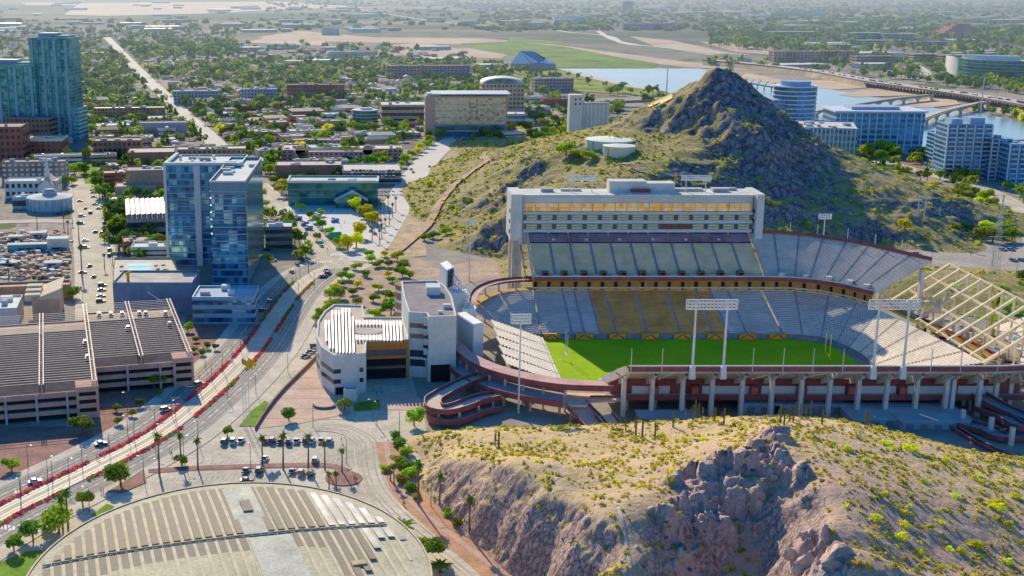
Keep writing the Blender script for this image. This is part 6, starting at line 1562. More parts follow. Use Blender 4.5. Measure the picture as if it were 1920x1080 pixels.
def trunk_mb(rs, r, h, tr=None):
    mb = MB(); tr = tr or r*.07
    mb.tube((0,0,-.3), (r*.05,0,h*.4), tr*1.3, tr*.9, 7)
    for i in range(5):
        a = i*1.256+rs.random(); q = r*(.4+.3*rs.random())
        mb.tube((r*.05,0,h*.36), (q*math.cos(a), q*math.sin(a), h*(.58+.2*rs.random())), tr*.7, tr*.2, 5)
    return mb
def mk_tree(seed, mat, nleaf=900, r=3.4, h=6.4, size=.33, nb=9):
    def make():
        rs = np.random.RandomState(seed)
        t_ = thing('tree', 'tree', 'tree', (0,0,0)); trunk_mb(rs, r, h).build('trunk', bark, t_)
        me = mesh_quads('crown', leafcloud(rs, crown_blobs(rs, r, h, nb), nleaf, size), [mat]); o = bpy.data.objects.new('crown', me); COL.objects.link(o); o.parent = t_
        return t_
    return Proto(make)
def mk_palm(seed, h=12.0, nf=34, fr=2.1):
    def make():
        rs = np.random.RandomState(seed); t_ = thing('palm_tree', 'palm', 'palm tree', (0,0,0))
        mb = MB(); mb.tube((0,0,-.3),(.1,.05,h*.5),.34,.24,7); mb.tube((.1,.05,h*.5),(.15,0,h-.6),.24,.22,7); mb.build('trunk', palmbark, t_)
        mb = MB(); mb.cyl(.15, 0, h-2.0, .55, 1.6, 8, r1=.75); mb.build('dead_fronds', M('dry_thatch',(.25,.18,.10),.95,.3,1), t_)
        mb = MB()
        for i in range(nf):
            a = rs.random()*6.283; el = -0.7+1.9*(i/nf)+rs.normal()*.12; L = fr*(.8+.35*rs.random()); p = np.array([.15,0,h-.5]); prev = None
            for s_ in range(4):
                e = el-s_*.34; q = p+np.array([math.cos(a)*math.cos(e), math.sin(a)*math.cos(e), math.sin(e)])*L/4
                w0 = fr*.13*(1.1-.18*s_) if s_ else fr*.05; w1 = fr*.17*(1-.26*s_)
                nx, ny = -math.sin(a), math.cos(a)
                mb.face([(p[0]+nx*w0,p[1]+ny*w0,p[2]-.05),(q[0]+nx*w1,q[1]+ny*w1,q[2]-.05),tuple(q),tuple(p)]); mb.face([(p[0]-nx*w0,p[1]-ny*w0,p[2]-.05),tuple(p),tuple(q),(q[0]-nx*w1,q[1]-ny*w1,q[2]-.05)])
                p = q
        mb.build('crown', g_palm, t_); return t_
    return Proto(make)
TREES = {k: [mk_tree(10*i+j, m) for j in range(2)] for i, (k, m) in enumerate((('d', g_dark), ('g', g_mid), ('l', g_lime), ('y', g_yel), ('o', g_olive)))}
CN = {'d':'dark green','g':'green','l':'bright lime green','y':'yellow flowering','o':'olive grey'}
rt = random.Random(21)
def T(k, px, py, r, label=None, group=None, z=0, hs=1.0):
    if label and 'of the square' in label and k == 'y': r *= 1.3
    hs *= rt.uniform(.74, 1.0)
    if label and ('shrub' in label or 'dusty' in label or 'foot' in label): hs *= .8; r *= 1.15
    """r = crown radius in metres"""
    if z == 'A': q = onhill(px, py)
    elif z == 'B': q = onB(px, py)
    else: x, y = G(px, py, z); q = (x, y, z)
    s_ = r/3.4
    return TREES[k][rt.randrange(2)].put(q, rt.random()*6.28, (s_, s_, s_*hs), label, group)
def onB(px, py):
    lo = 225
    while lo < 425:
        q = GD(px, py, lo)
        if q[2] <= hB(q[0], q[1]): return q
        lo += .6
    return GD(px, py, 380)
named = [('g',157,812,4.6,'round green tree in front of the lower garage storey'),('g',226,908,4.6,'spreading green tree at the head of the lot planter'),('g',156,952,3.2,'dense green tree right of the double palms'),
 ('l',110,1000,5.2,'large lime tree beneath the double palms by the arena'),('g',92,988,3.0,'green tree crown close behind the large lime tree'),('g',62,1012,3.4,'green tree between lawn and arena rim, third from the left edge'),('g',26,1034,3.0,'small green tree nearest the left edge above the lawn'),
 ('l',22,884,2.6,'yellow lime bush by the garage foot at the left edge'),('g',342,872,2.6,'round green tree between the two palms of the lot island'),('g',426,818,2.2,'small tree at the lawn corner above the parked cars'),
 ('g',541,788,3.0,'green tree in the rose plaza with its shadow beside it'),('l',776,798,3.6,'light green tree beside the spiral ramp'),('o',646,770,3.0,'olive tree at the plaza corner of the athletic building'),('g',801,1052,4.6,'large bright tree right of the arena roof'),
 ('l',631,632,1.0,''),('g',733,592,4.8,'big green tree between athletic building and office block'),('g',661,552,2.6,'small round tree on the dusty ground above the athletic building'),('l',619,562,4.0,'lime tree over the upper curve of the athletic building'),('l',612,590,3.0,'lime tree hugging the curved wall corner'),('l',592,606,2.6,'shaded green tree at the kerb beside the athletic building'),
 ('g',700,566,2.8,'green tree left of the big one on dusty ground'),('l',712,590,2.6,'low lime tree at the foot of the big green one'),('g',754,508,4.0,'full green tree near the round brick bay'),('l',768,522,3.0,'lime tree touching the round brick bay'),('g',705,502,2.6,'green tree on the bank above the dusty ground'),
 ('y',728,520,2.4,'yellow green shrub tree in the dry bed'),('g',736,530,2.4,'mid green shrub tree below the yellow one in the dry bed'),('l',690,482,3.0,'lime shrub at the foot of the footpath'),('y',722,482,2.4,'yellow shrub beside the lower end of the footpath'),('l',745,488,3.2,'lime shrub right of the lower footpath'),
 ('o',648,512,2.2,'thin tree at the roadside junction'),('o',636,560,3.2,'pale olive tree by the tracks'),('o',668,572,3.0,'pale tree on the dusty ground left of the green ones'),('o',682,516,1.8,'tiny tree alone in the dusty lot'),
 ('g',796,452,3.4,'green shrub tree left of its pair at the hill foot'),('g',812,448,3.6,'green shrub tree in the middle of three at the hill foot'),('l',836,440,3.6,'rightmost green shrub tree of three at the hill foot'),
 ('y',664,398,4.4,'yellow tree at the rear left of the square'),('y',683,408,4.6,'tallest yellow tree of the square'),('y',697,420,4.4,'yellow tree at the right rear of the square'),('y',677,446,4.2,'yellow tree at the right side of the square'),('y',652,470,4.0,'yellow tree at the lower corner of the square'),('y',668,464,4.0,'yellow tree next to the lower corner of the square'),('l',636,464,3.4,'lime tree left of the lower yellow trees'),
 ('l',700,376,3.6,'lime tree at the right end of the folded canopy'),('g',645,384,3.4,'green tree before the folded canopy'),('l',564,396,3.6,'lime tree at the upper end of the square row'),('g',581,410,3.4,'second tree of the square row'),('l',594,418,3.6,'third tree of the square row'),('g',604,428,3.6,'fourth tree of the square row'),('l',616,440,3.4,'fifth tree of the square row'),('l',600,406,3.0,'tree behind the middle of the square row'),('o',594,452,3.0,'olive tree left of the green container'),
 ('y',528,352,4.0,'yellow green tree left of the green glass hall'),('g',514,346,4.2,'green tree just right of the hotel roof line'),('y',808,348,2.0,''),('y',804,350,3.2,'small yellow shrub alone low on the hill slope'),
 ('g',136,560,4.8,'dense dark tree between clubhouse and avenue'),('l',1061,290,6.0,'bright lime shrub left of the water tanks'),('g',1082,300,5.2,'green shrub below the lime one by the tanks'),('l',1104,300,4.8,'lime shrub nearest the water tanks'),
 ('y',126,300,5.5,'yellow tree left of the narrow lot by the brick block'),('y',160,298,5.5,'yellow tree right of the narrow lot by the brick block'),('g',290,728,4.4,'shaded green tree under the recessed garage wall'),('l',352,622,2.4,'slim lime tree at the garage corner by the road'),
 ('g',1690,452,5.0,''),('y',1696,430,4.2,'yellow shrub tree at the right hill foot, left of the power poles'),('y',1706,442,3.6,'second yellow shrub tree beside the power poles')]
for k, px, py, r, lb in named:
    if not lb: continue
    T(k, px, py, r, lb, z='A' if (lb.find('hill') >= 0 or lb.find('tanks') >= 0) else 0)
rows = [ # rows and clumps of trees that look alike
 ('d', 'dark green trees clustered beside the solar canopies', [(200,392),(208,402),(218,410),(226,420),(214,428),(234,430),(222,440),(244,442),(212,446),(232,456),(252,466),(244,476),(226,468),(260,478),(208,418),(240,420)], 5.6),
 ('g', 'green trees lining the little square and avenue', [(144,300),(149,312),(156,326),(142,330),(174,296),(181,306),(187,318),(193,330),(184,340),(199,344),(188,352),(200,362),(194,372),(137,345),(124,350),(178,285),(206,300),(220,302),(234,298),(246,300),(225,316)], 5.2),
 ('l', 'lime trees along the transit street', [(780,290),(790,283),(800,276),(808,270),(772,296),(762,306),(756,316),(748,326),(740,334),(732,342)], 5.0),
 ('g', 'green trees behind the hotel towers', [(500,292),(508,302),(516,312),(506,324),(514,332),(524,300),(492,280),(484,272),(476,280),(466,270),(458,282),(498,262),(508,270),(470,262),(600,288),(610,286),(620,290),(632,286),(590,330),(644,330),(560,345)], 5.4),
 ('g', 'green trees in the campus courtyards', [(735,290),(742,296),(715,305),(705,312),(690,318),(660,322),(576,268),(590,262),(604,270),(618,264),(640,240),(655,244),(668,248),(680,252),(695,246),(706,252),(718,258),(728,244),(640,252)], 6.0),
 ('g', 'green trees at the foot of the silo and hill', [(1000,258),(1012,262),(1024,254),(1036,248),(1046,256),(990,244),(1020,240),(1040,232),(1156,196),(1164,204),(1150,210),(1158,216),(1008,232),(984,250),(1030,264),(1050,240)], 7.5),
 ('o', 'olive and green trees in the thicket inside the road bend', [(1772,368),(1790,380),(1800,366),(1812,380),(1826,372),(1838,386),(1850,378),(1860,392),(1870,404),(1846,404),(1828,398),(1808,396),(1790,398),(1820,412),(1840,420),(1862,420),(1880,424),(1890,436),(1870,438),(1850,440),(1830,436),(1812,430),(1796,440),(1780,446),(1764,436),(1840,452),(1860,456),(1880,452),(1896,452),(1756,378),(1742,366),(1758,392)], 5.2),
 ('g', 'green trees beneath the riverside offices', [(1580,294),(1600,300),(1618,304),(1636,298),(1650,306),(1660,290),(1676,286),(1690,280),(1720,300),(1740,310),(1730,296),(1752,322),(1776,334),(1800,336),(1830,342),(1622,290),(1700,268)], 6.0),
 ('l', 'lime trees on the lawn behind the new stand', [(1830,560),(1850,568),(1870,575),(1890,585),(1908,595),(1912,545),(1918,530),(1880,560),(1850,552),(1740,528),(1756,540),(1780,560)], 3.6),
 ('l', 'lime and olive trees scattered over the dusty ground by the tracks', [(628,548),(640,538),(655,528),(622,575),(640,590),(672,540),(690,520),(712,545),(725,560),(742,560),(748,545),(700,598),(720,606),(745,600),(655,600),(676,604),(730,500),(716,498),(760,494),(752,520),(640,522),(700,490),(668,505),(744,578),(610,600)], 3.0),
 ('g', 'small trees dotted over the gravel by the garage', [(370,640),(388,652),(366,660),(382,668),(404,658),(220,770),(218,795),(262,765),(300,742),(246,780)], 1.7)]
for k, lab, L, r in rows:
    for i, (px, py) in enumerate(L):
        kk = k if rt.random() < .62 else rt.choice({'d':'gd','g':'dlo','l':'gy','o':'glyl','y':'l'}[k])
        T(kk, px+rt.uniform(-3,3), py+rt.uniform(-2,2), r*rt.uniform(.75,1.25), lab.replace('trees', 'tree', 1).replace('small tree','small tree'), lab, z='A' if 'thicket' in lab and 0 else 0)
PALM = mk_palm(3); 
def palm(px, py, yt, lab, group=None, fr=1.0):
    x, y = G(px, py); h = ZAT(yt, y); s_ = h/12.6
    PALM.put((x, y, 0), rt.random()*6, (s_*.55+.5, s_*.55+.5, s_) if fr == 1.0 else (fr, fr, s_), lab, group)
for px, py, yt, lab in ((299,892,810,'leftmost tall palm of the parking lot planter, by the planter head'),(340,868,812,'second tall palm from the left of the lot planter'),(371,880,820,'third palm from the left along the planter'),(492,874,816,'palm by the left end of the long car row'),(531,880,810,'palm between the red car and its neighbours'),(578,880,812,'tallest palm at the middle of the long car row'),(609,880,826,'palm at the right end of the long car row'),(641,886,840,'palm on the tip of the planter island'),
    (617,922,884,'left palm of the pair at the arena edge island'),(631,926,884,'right palm of the pair at the arena edge island'),(785,948,862,'very tall palm in front of the cliff, left of three'),(824,950,886,'thin palm before the cliff, middle of three'),(880,1007,928,'tall palm before the cliff, right of three'),(739,908,872,'right palm of the leaning pair near the gravel strip'),(732,902,872,'left palm of the leaning pair near the gravel strip'),(128,990,918,'front palm of the double palms near the left corner'),(118,992,930,'rear palm of the double palms near the left corner'),(958,1040,994,'palm low before the cliff near the bottom edge'),(154,520,456,'tall palm on the avenue beside the construction yard'),(148,452,414,'palm on the avenue at the back of the yard'),(17,525,487,'leftmost bare palm in the construction yard'),(38,525,490,'second bare palm in the construction yard')):
    palm(px, py, yt, lab)
x, y = G(753, 1003); PALM.put((x, y, 0), 1, (2.4, 2.4, .28), 'squat fan palm at the right arena rim')
x, y = G(826, 1074); PALM.put((x, y, 0), 2, (1.9, 1.9, .2), 'squat dark palm below the large bright tree')
for px, py in [(702,440),(708,428),(714,416),(720,404),(728,392),(716,446),(722,434),(730,422),(736,408),(742,396),(698,452),(712,458),(205,470),(222,474),(236,478),(206,448),(212,500),(196,505),(136,420),(120,428),(128,440),(70,428)]:
    palm(px, py, py-rt.uniform(24,30), 'small dusty palm planted along the town streets', 'street palms in the town', 1.0)
# saguaros on the near butte
def mk_cactus():
    t_ = thing('saguaro', 'saguaro', 'cactus', (0,0,0)); mb = MB(); mb.cyl(0,0,-.4,.24,4.9,8,r1=.26); mb.cyl(0,0,4.5,.26,.35,8,r1=.08); mb.build('stem', M('cactus_green',(.12,.11,.05),.9,.2,1), t_)
    mb = MB(); mb.tube((.2,0,2.2),(.75,0,2.4),.14,.15,6); mb.tube((.75,0,2.35),(.8,0,3.7),.15,.1,6); mb.build('arm', M('cactus_green',(.12,.11,.05)), t_); return t_
CACT = Proto(mk_cactus)
for px, py in [(935,842),(928,836),(1069,800),(1173,808),(1192,816),(1204,822),(1228,820),(1262,802),(1285,788),(1299,788),(1310,782),(1316,786),(1340,792),(1357,796),(1463,792),(1470,798),(1480,790),(1487,792),(1491,780),(1500,784),(1511,786),(1541,796),(1622,798),(1632,802),(1520,776),(1304,776)]:
    x, y, z = onB(px, py); CACT.put((x, y, z), rt.random()*6, rt.uniform(.85,1.25), 'slender saguaro cactus on the crest of the near butte', 'saguaros on the near butte')
# shrubs
def shrubmesh(seed, mat, n=46, r=1.0, size=.20):
    rs = np.random.RandomState(seed); bl = [(0,0,.35,.7)]+[(rs.normal()*.4, rs.normal()*.4, .3+.3*rs.random(), .45) for _ in range(4)]
    return mesh_quads('desert_shrub', leafcloud(rs, bl, n, size, .75), [mat])
SH = [shrubmesh(50, g_dry), shrubmesh(51, g_yel), shrubmesh(52, g_olive), shrubmesh(53, g_dry), shrubmesh(54, leafm('leaf_golden_olive', (.30,.31,.03), (.60,.58,.06)))]
SHbig = [shrubmesh(60, g_yel, 190, 1, .12), shrubmesh(61, leafm('leaf_yellow_green', (.40,.40,.03), (.70,.66,.05)), 190, 1, .12)]
def put_mesh(me, name, loc, s_, rot, label, cat, group):
    o = bpy.data.objects.new(name, me); COL.objects.link(o); o.location = loc; o.scale = (s_, s_, s_*.9); o.rotation_euler = (0, 0, rot); tag(o, label, cat, group)
for px, py, r in [(1705,842,3.2),(1590,846,2.6),(1660,832,2.4),(1386,836,2.0),(1320,826,1.9),(1257,902,2.4),(1262,886,2.0),(1640,975,2.6),(1692,985,2.2),(1688,1010,2.4),(1830,1025,2.6),(1800,1035,2.3),(1885,1056,2.2),(1868,955,2.8),(1905,935,2.8),(1600,792,2.6),(1648,806,2.4),(1860,945,2.2),(1770,862,2.0),(1710,820,2.2),(1540,790,1.8),(1285,824,1.6),(1350,815,1.5),(1880,790,1.5),(1560,1000,1.7),(1515,865,1.5),(1620,865,2.0),(1730,905,2.0),(1790,930,1.8),(1660,930,1.7),(1840,905,2),(1890,985,2.2),(1760,980,1.8),(1720,1040,2.2),(1100,905,1.3),(1010,865,1.4),(945,800,1.8),(880,806,2.0),(840,812,2.2)]:
    x, y, z = onB(px, py); put_mesh(SHbig[rt.randrange(2)], 'palo_verde', (x, y, z-.3), r*.9, rt.random()*6, 'bright yellow flowering bush standing out on the near butte', 'bush', 'yellow flowering bushes on the near butte')
# bushes at the foot of the cliff
for i, (px, py, r) in enumerate([(752,838,2.6),(764,852,2.4),(746,868,2.2),(760,880,2.8),(772,893,2.8),(756,905,2.4),(770,918,2.2),(840,968,1.8),(862,984,2.0),(892,1002,1.4),(912,1020,1.6),(942,1046,2.6),(968,1062,2.6),(990,1072,2.4),(780,935,1.5),(742,820,2.0),(725,884,1.8)]):
    k = 'glo'[i % 3]; x, y = G(px, py); TREES[k][i % 2].put((x, y, -1.2*r/3.4), rt.random()*6, (r/3.0, r/3.0, r/4.2), 'dense bush crowding the foot of the cut cliff', 'bushes at the cliff foot')
rs = np.random.RandomState(9)
cand = []
while len(cand) < 6800:
    x, y = rs.uniform(0, 290), rs.uniform(225, 425); z = hB(x, y)
    if z < 1.0: continue
    s_ = slB(x, y)
    if s_ > .95 and rs.random() > .12: continue
    if s_ > .6 and rs.random() > .5: continue
    if mn.noise(Vector((x*.07, y*.07, 3))) < -.05 and rs.random() > .25: continue
    cand.append((x, y, z, .36+.66*rs.random()**1.5+(.5 if rs.random() < .07 else 0), rs.choice([0,1,3,4,4,2,1], p=[.18,.10,.15,.2,.15,.12,.10])))
cand.sort(key=lambda c: -c[3]/(c[1]+60))
for c in cand[:250]:
    put_mesh(SH[c[4]], 'desert_shrub', (c[0], c[1], c[2]-.1), c[3], rs.random()*6, 'low rounded golden green shrub dotted over the near butte', 'shrub', 'desert shrubs on the near butte')
def merged(name, items, meshes, label, cat):
    """everything past what can be counted, as one mesh"""
    Vs = []; Fs = []; Ms = []; off = 0; mats = []
    cache = {}
    for me in set(id(m) for m in meshes): pass
    for i, me in enumerate(meshes):
        v = np.empty(len(me.vertices)*3); me.vertices.foreach_get('co', v); f = np.array([p.vertices[:] for p in me.polygons if len(p.vertices) == 4]); mi_ = np.array([p.material_index for p in me.polygons if len(p.vertices) == 4])
        ids = []
        for m in me.materials:
            if m not in mats: mats.append(m)
            ids.append(mats.index(m))
        cache[i] = (v.reshape(-1,3), f, np.array(ids)[mi_])
    for (x, y, z, s_, k) in items:
        v, f, m = cache[k]; a = rs.random()*6.283; ca, sa = math.cos(a), math.sin(a)
        q = np.stack([v[:,0]*ca-v[:,1]*sa, v[:,0]*sa+v[:,1]*ca, v[:,2]], 1)*s_+np.array([x, y, z]); Vs.append(q); Fs.append(f+off); Ms.append(m); off += len(q)
    V = np.concatenate(Vs); Fq = np.concatenate(Fs).astype(np.int32); Mq = np.concatenate(Ms).astype(np.int32); n = len(Fq)
    me = bpy.data.meshes.new(name); me.vertices.add(len(V)); me.vertices.foreach_set('co', V.ravel())
    me.loops.add(4*n); me.loops.foreach_set('vertex_index', Fq.ravel()); me.polygons.add(n); me.polygons.foreach_set('loop_start', np.arange(0, 4*n, 4, dtype=np.int32)); me.polygons.foreach_set('loop_total', np.full(n, 4, dtype=np.int32))
    for m in mats: me.materials.append(m)
    me.polygons.foreach_set('material_index', Mq); me.update(calc_edges=True)
    o = bpy.data.objects.new(name, me); COL.objects.link(o); o['kind'] = 'stuff'; o['label'] = label; o['category'] = cat; return o
small = [shrubmesh(70+i, m, 22, 1, .30) for i, m in enumerate((g_dry, g_yel, g_olive, g_dry, MATS['leaf_golden_olive']))]
merged('desert_scrub', [(c[0], c[1], c[2]-.08, c[3]*.9, c[4]) for c in cand[250:]], small, 'small golden green scrub scattered over the near butte', 'scrub')
itA = []
while len(itA) < 6500:
    x, y = rs.uniform(-15, 470), rs.uniform(640, 1230); z = hA(x, y)
    if z < .6: continue
    if slA(x, y) > .42 and rs.random() > .55: continue
    if mn.noise(Vector((x*.02, y*.02, 7))) < -.1 and rs.random() > .4: continue
    r = .5+1.1*rs.random()**2+(1.2 if rs.random() < .05 else 0)
    if z > 66: r *= .5
    itA.append((x, y, z-.1, r, rs.choice([0,3,2,4,1,5], p=[.18,.17,.33,.16,.03,.13])))
merged('hillside_scrub', itA, small+[shrubmesh(80, g_mid, 22, 1, .3)], 'olive and green scrub covering the tall butte behind the stadium', 'scrub')
# flowering hedges beside the tracks: each bush its own
redm = leafm('bougainvillea_red', (.62,.04,.06), (.90,.14,.14), .3); pinkm = leafm('bougainvillea_pink', (.55,.03,.12), (.80,.10,.22), .3); orm = leafm('bougainvillea_orange', (.38,.12,.03), (.60,.25,.04), .3)
HB = [shrubmesh(90, redm, 70, 1, .17), shrubmesh(91, pinkm, 70, 1, .17), shrubmesh(92, orm, 70, 1, .17), shrubmesh(93, g_olive, 70, 1, .17)]
Pt = poly_fn([tuple(q)+(0,) for q in catmull([G(*q) for q in TR], 10)])
Ltot = sum(math.dist(Pt(i/400), Pt((i+1)/400)) for i in range(400))
nb = int(Ltot/1.75)
for side, off, ph in (('upper', 4.9, 0), ('lower', -5.1, 2)):
    for i in range(nb):
        t = (i+.5)/nb; p = Pt(t); q = Pt(min(1, t+.002)); dx, dy = q[0]-p[0], q[1]-p[1]; l = math.hypot(dx,dy) or 1
        if p[1] < 330 or p[1] > 640: continue
        seg = math.sin(p[1]*.11+ph)
        if seg < -.96 and side == 'upper' or (side == 'lower' and seg < -.84): continue
        k = rt.choice([0,0,0,0,0,1] if side == 'upper' else [0,0,0,2,3]) if p[1] < 560 else rt.choice([0,2,3,3])
        x, y = p[0]-dy/l*off, p[1]+dx/l*off
        put_mesh(HB[k], 'bougainvillea', (x, y, .1), rt.uniform(1.0,1.3), rt.random()*6, ('red' if k == 0 else 'pink' if k == 1 else 'orange' if k == 2 else 'olive')+' bougainvillea bush in the '+side+' hedge beside the light rail tracks', 'bush', ('red' if k == 0 else 'pink' if k == 1 else 'orange' if k == 2 else 'olive')+' bushes of the '+side+' track hedge')
# ================================================================ ROCKS
def rockmesh(seed, mat):
    import bmesh
    r_ = random.Random(seed); bm = bmesh.new()
    for i in range(16):
        v = Vector((r_.gauss(0,1), r_.gauss(0,1), r_.gauss(0,1))).normalized(); v = Vector((v.x, v.y*.8, v.z*.7))*r_.uniform(.8,1.05); bm.verts.new(v)
    g = bmesh.ops.convex_hull(bm, input=bm.verts[:])
    for v in [v for v in bm.verts if not v.link_faces]: bm.verts.remove(v)
    bmesh.ops.triangulate(bm, faces=bm.faces[:]); bmesh.ops.subdivide_edges(bm, edges=bm.edges[:], cuts=2, use_grid_fill=True)
    for v in bm.verts: v.co += v.co.normalized()*mn.fractal(v.co*2.2+Vector((seed,0,0)), .8, 2, 4)*.13
    me = bpy.data.meshes.new('boulder'); bm.to_mesh(me); bm.free(); me.materials.append(mat); return me
rk1 = M('pink_rock', (.86,.60,.52), .95, .3, .35, col2=(.60,.40,.37), bump=.8, fine=.4, rand=.25)
rk2 = M('grey_rock', (.30,.26,.29), .95, .3, .4, col2=(.13,.11,.13), bump=.8, fine=.4, rand=.25)
RK = [rockmesh(i, rk1 if i < 4 else rk2) for i in range(7)]
rr = random.Random(31)
def boulder(px, py, r, k, lab, grp, sz=(1,1,1)):
    x, y, z = onB(px, py); o = bpy.data.objects.new('boulder', RK[k]); COL.objects.link(o); o.location = (x, y, z-r*.3); o.rotation_euler = (rr.uniform(-.4,.4), rr.uniform(-.4,.4), rr.random()*6)
    o.scale = (r*sz[0], r*sz[1], r*sz[2]); tag(o, lab, 'rock', grp)
for px, py, r in [(1290,905,2.4),(1322,880,3.0),(1296,945,3.6),(1340,925,3.4),(1372,885,2.8),(1330,960,3.2),(1385,915,2.8),(1408,870,2.6),(1425,905,2.6),(1405,940,2.2),(1362,955,2.6),(1278,928,2.4),(1350,858,2.4),(1436,860,2.2),(1450,890,2.2),(1375,930,2.4),(1310,920,2.8),(1392,850,2.0),(1420,935,1.8),(1452,925,1.6),(1272,960,1.8),(1306,975,2.2),(1340,985,1.8)]:
    boulder(px+rr.uniform(-5,5), py+rr.uniform(-5,5), r*rr.uniform(.5,1.0), rr.randrange(4), 'pink grey boulder wedged in the outcrop facing the camera', 'boulders of the pink outcrop', (1,.8,rr.uniform(.8,1.3)))
for px, py, r in [(1490,1030,3.2),(1520,1045,3.6),(1545,1020,2.8),(1505,1065,3.2),(1540,1070,3.0),(1515,1000,2.4),(1560,1050,2.4),(1500,960,1.6),(1510,930,1.4),(1492,900,1.6),(1500,880,1.4)]:
    boulder(px, py, r, rr.randrange(4), 'rosy boulder on the spine of the near butte at the bottom edge', 'boulders of the lower spine', (1,.8,1.1))
for k in range(40):
    px = rr.uniform(1390,1530); py = rr.uniform(808,880); boulder(px, py, rr.uniform(.6,1.7), 4+rr.randrange(3), 'dark jagged boulder along the crest of the near butte', 'dark boulders on the crest')
for k in range(46):
    px = rr.uniform(1180,1330); py = rr.uniform(960,1075); boulder(px, py, rr.uniform(.4,1.3), rr.randrange(7), 'loose boulder on the shaded slope below the pink outcrop', 'loose boulders on the slope')
for k in range(60):
    t = rr.random(); px = 800+t*290+rr.uniform(-12,12); py = 868+t*150+rr.uniform(-14,22); boulder(px, py, rr.uniform(.4,1.2), rr.randrange(7), 'broken boulder along the lip of the cut cliff', 'broken boulders along the cliff lip')
# ================================================================ CITY FABRIC
CS = 4.0; GX0, GY0, GNX, GNY = -1700., 380., 950, 950
OC = np.zeros((GNY, GNX), bool)
def mark(poly, grow=0.0):
    P_ = np.array(poly); x0, y0 = P_.min(0)-grow; x1, y1 = P_.max(0)+grow
    i0, i1 = int(max(0, (x0-GX0)/CS)), int(min(GNX-1, (x1-GX0)/CS)+1); j0, j1 = int(max(0, (y0-GY0)/CS)), int(min(GNY-1, (y1-GY0)/CS)+1)
    if i1 <= i0 or j1 <= j0: return
    X, Y = np.meshgrid(GX0+(np.arange(i0, i1)+.5)*CS, GY0+(np.arange(j0, j1)+.5)*CS); ins = np.zeros(X.shape, bool); n = len(P_)
    for i in range(n):
        (xa, ya), (xb, yb) = P_[i], P_[(i+1) % n]
        if ya == yb: continue
        c = ((ya > Y) != (yb > Y)) & (X < (xb-xa)*(Y-ya)/(yb-ya)+xa); ins ^= c
    OC[j0:j1, i0:i1] |= ins
for p in OCCP: mark(p)
mark(pts([(-20,322),(128,322),(134,432),(-20,432)]))
mark(pts([(-60,425),(140,425),(145,600),(-60,600)]))
for (a, b_) in [((-30,640),0)]: pass
mark([(20,650),(480,650),(480,820),(455,900),(300,1100),(160,1230),(20,1260),(-10,900),(-5,700)])
mark(pts([(600,500),(1960,400),(1960,900),(600,900)]))
mark(pts([(1650,500),(1720,455),(1790,445),(2100,400),(2300,620),(1700,600)]))
mark(pts([(-900,1100),(-900,590),(130,600),(360,590),(600,520),(700,600),(600,1200)]))
mark(pts([(880,60),(1330,60),(1330,132),(1045,132),(880,118)])); mark(pts([(1045,129),(1312,129),(2100,270),(2300,460),(1960,372),(1780,292),(1230,172),(1100,150)])); mark(pts([(440,56),(900,56),(900,92),(440,86)]))
mark(pts([(1330,90),(1480,98),(1480,118),(1330,112)])); mark(pts([(1380,128),(1560,140),(2100,200),(2100,232),(1560,190),(1380,160)]))
def free(x, y, r=0):
    n = max(0, int(r/CS)); i = int((x-GX0)/CS); j = int((y-GY0)/CS)
    if i-n < 0 or j-n < 0 or i+n >= GNX or j+n >= GNY: return False
    return not OC[j-n:j+n+1, i-n:i+n+1].any()
rc = random.Random(77)
YAW = 14.5; cy_, sy_ = math.cos(R(YAW)), math.sin(R(YAW))
# streets: a grid left open between the blocks
def uv(x, y): return x*cy_+y*sy_, -x*sy_+y*cy_
def on_street(x, y):
    u, v = uv(x, y); return (u % 118.0) < 13 or (v % 92.0) < 12
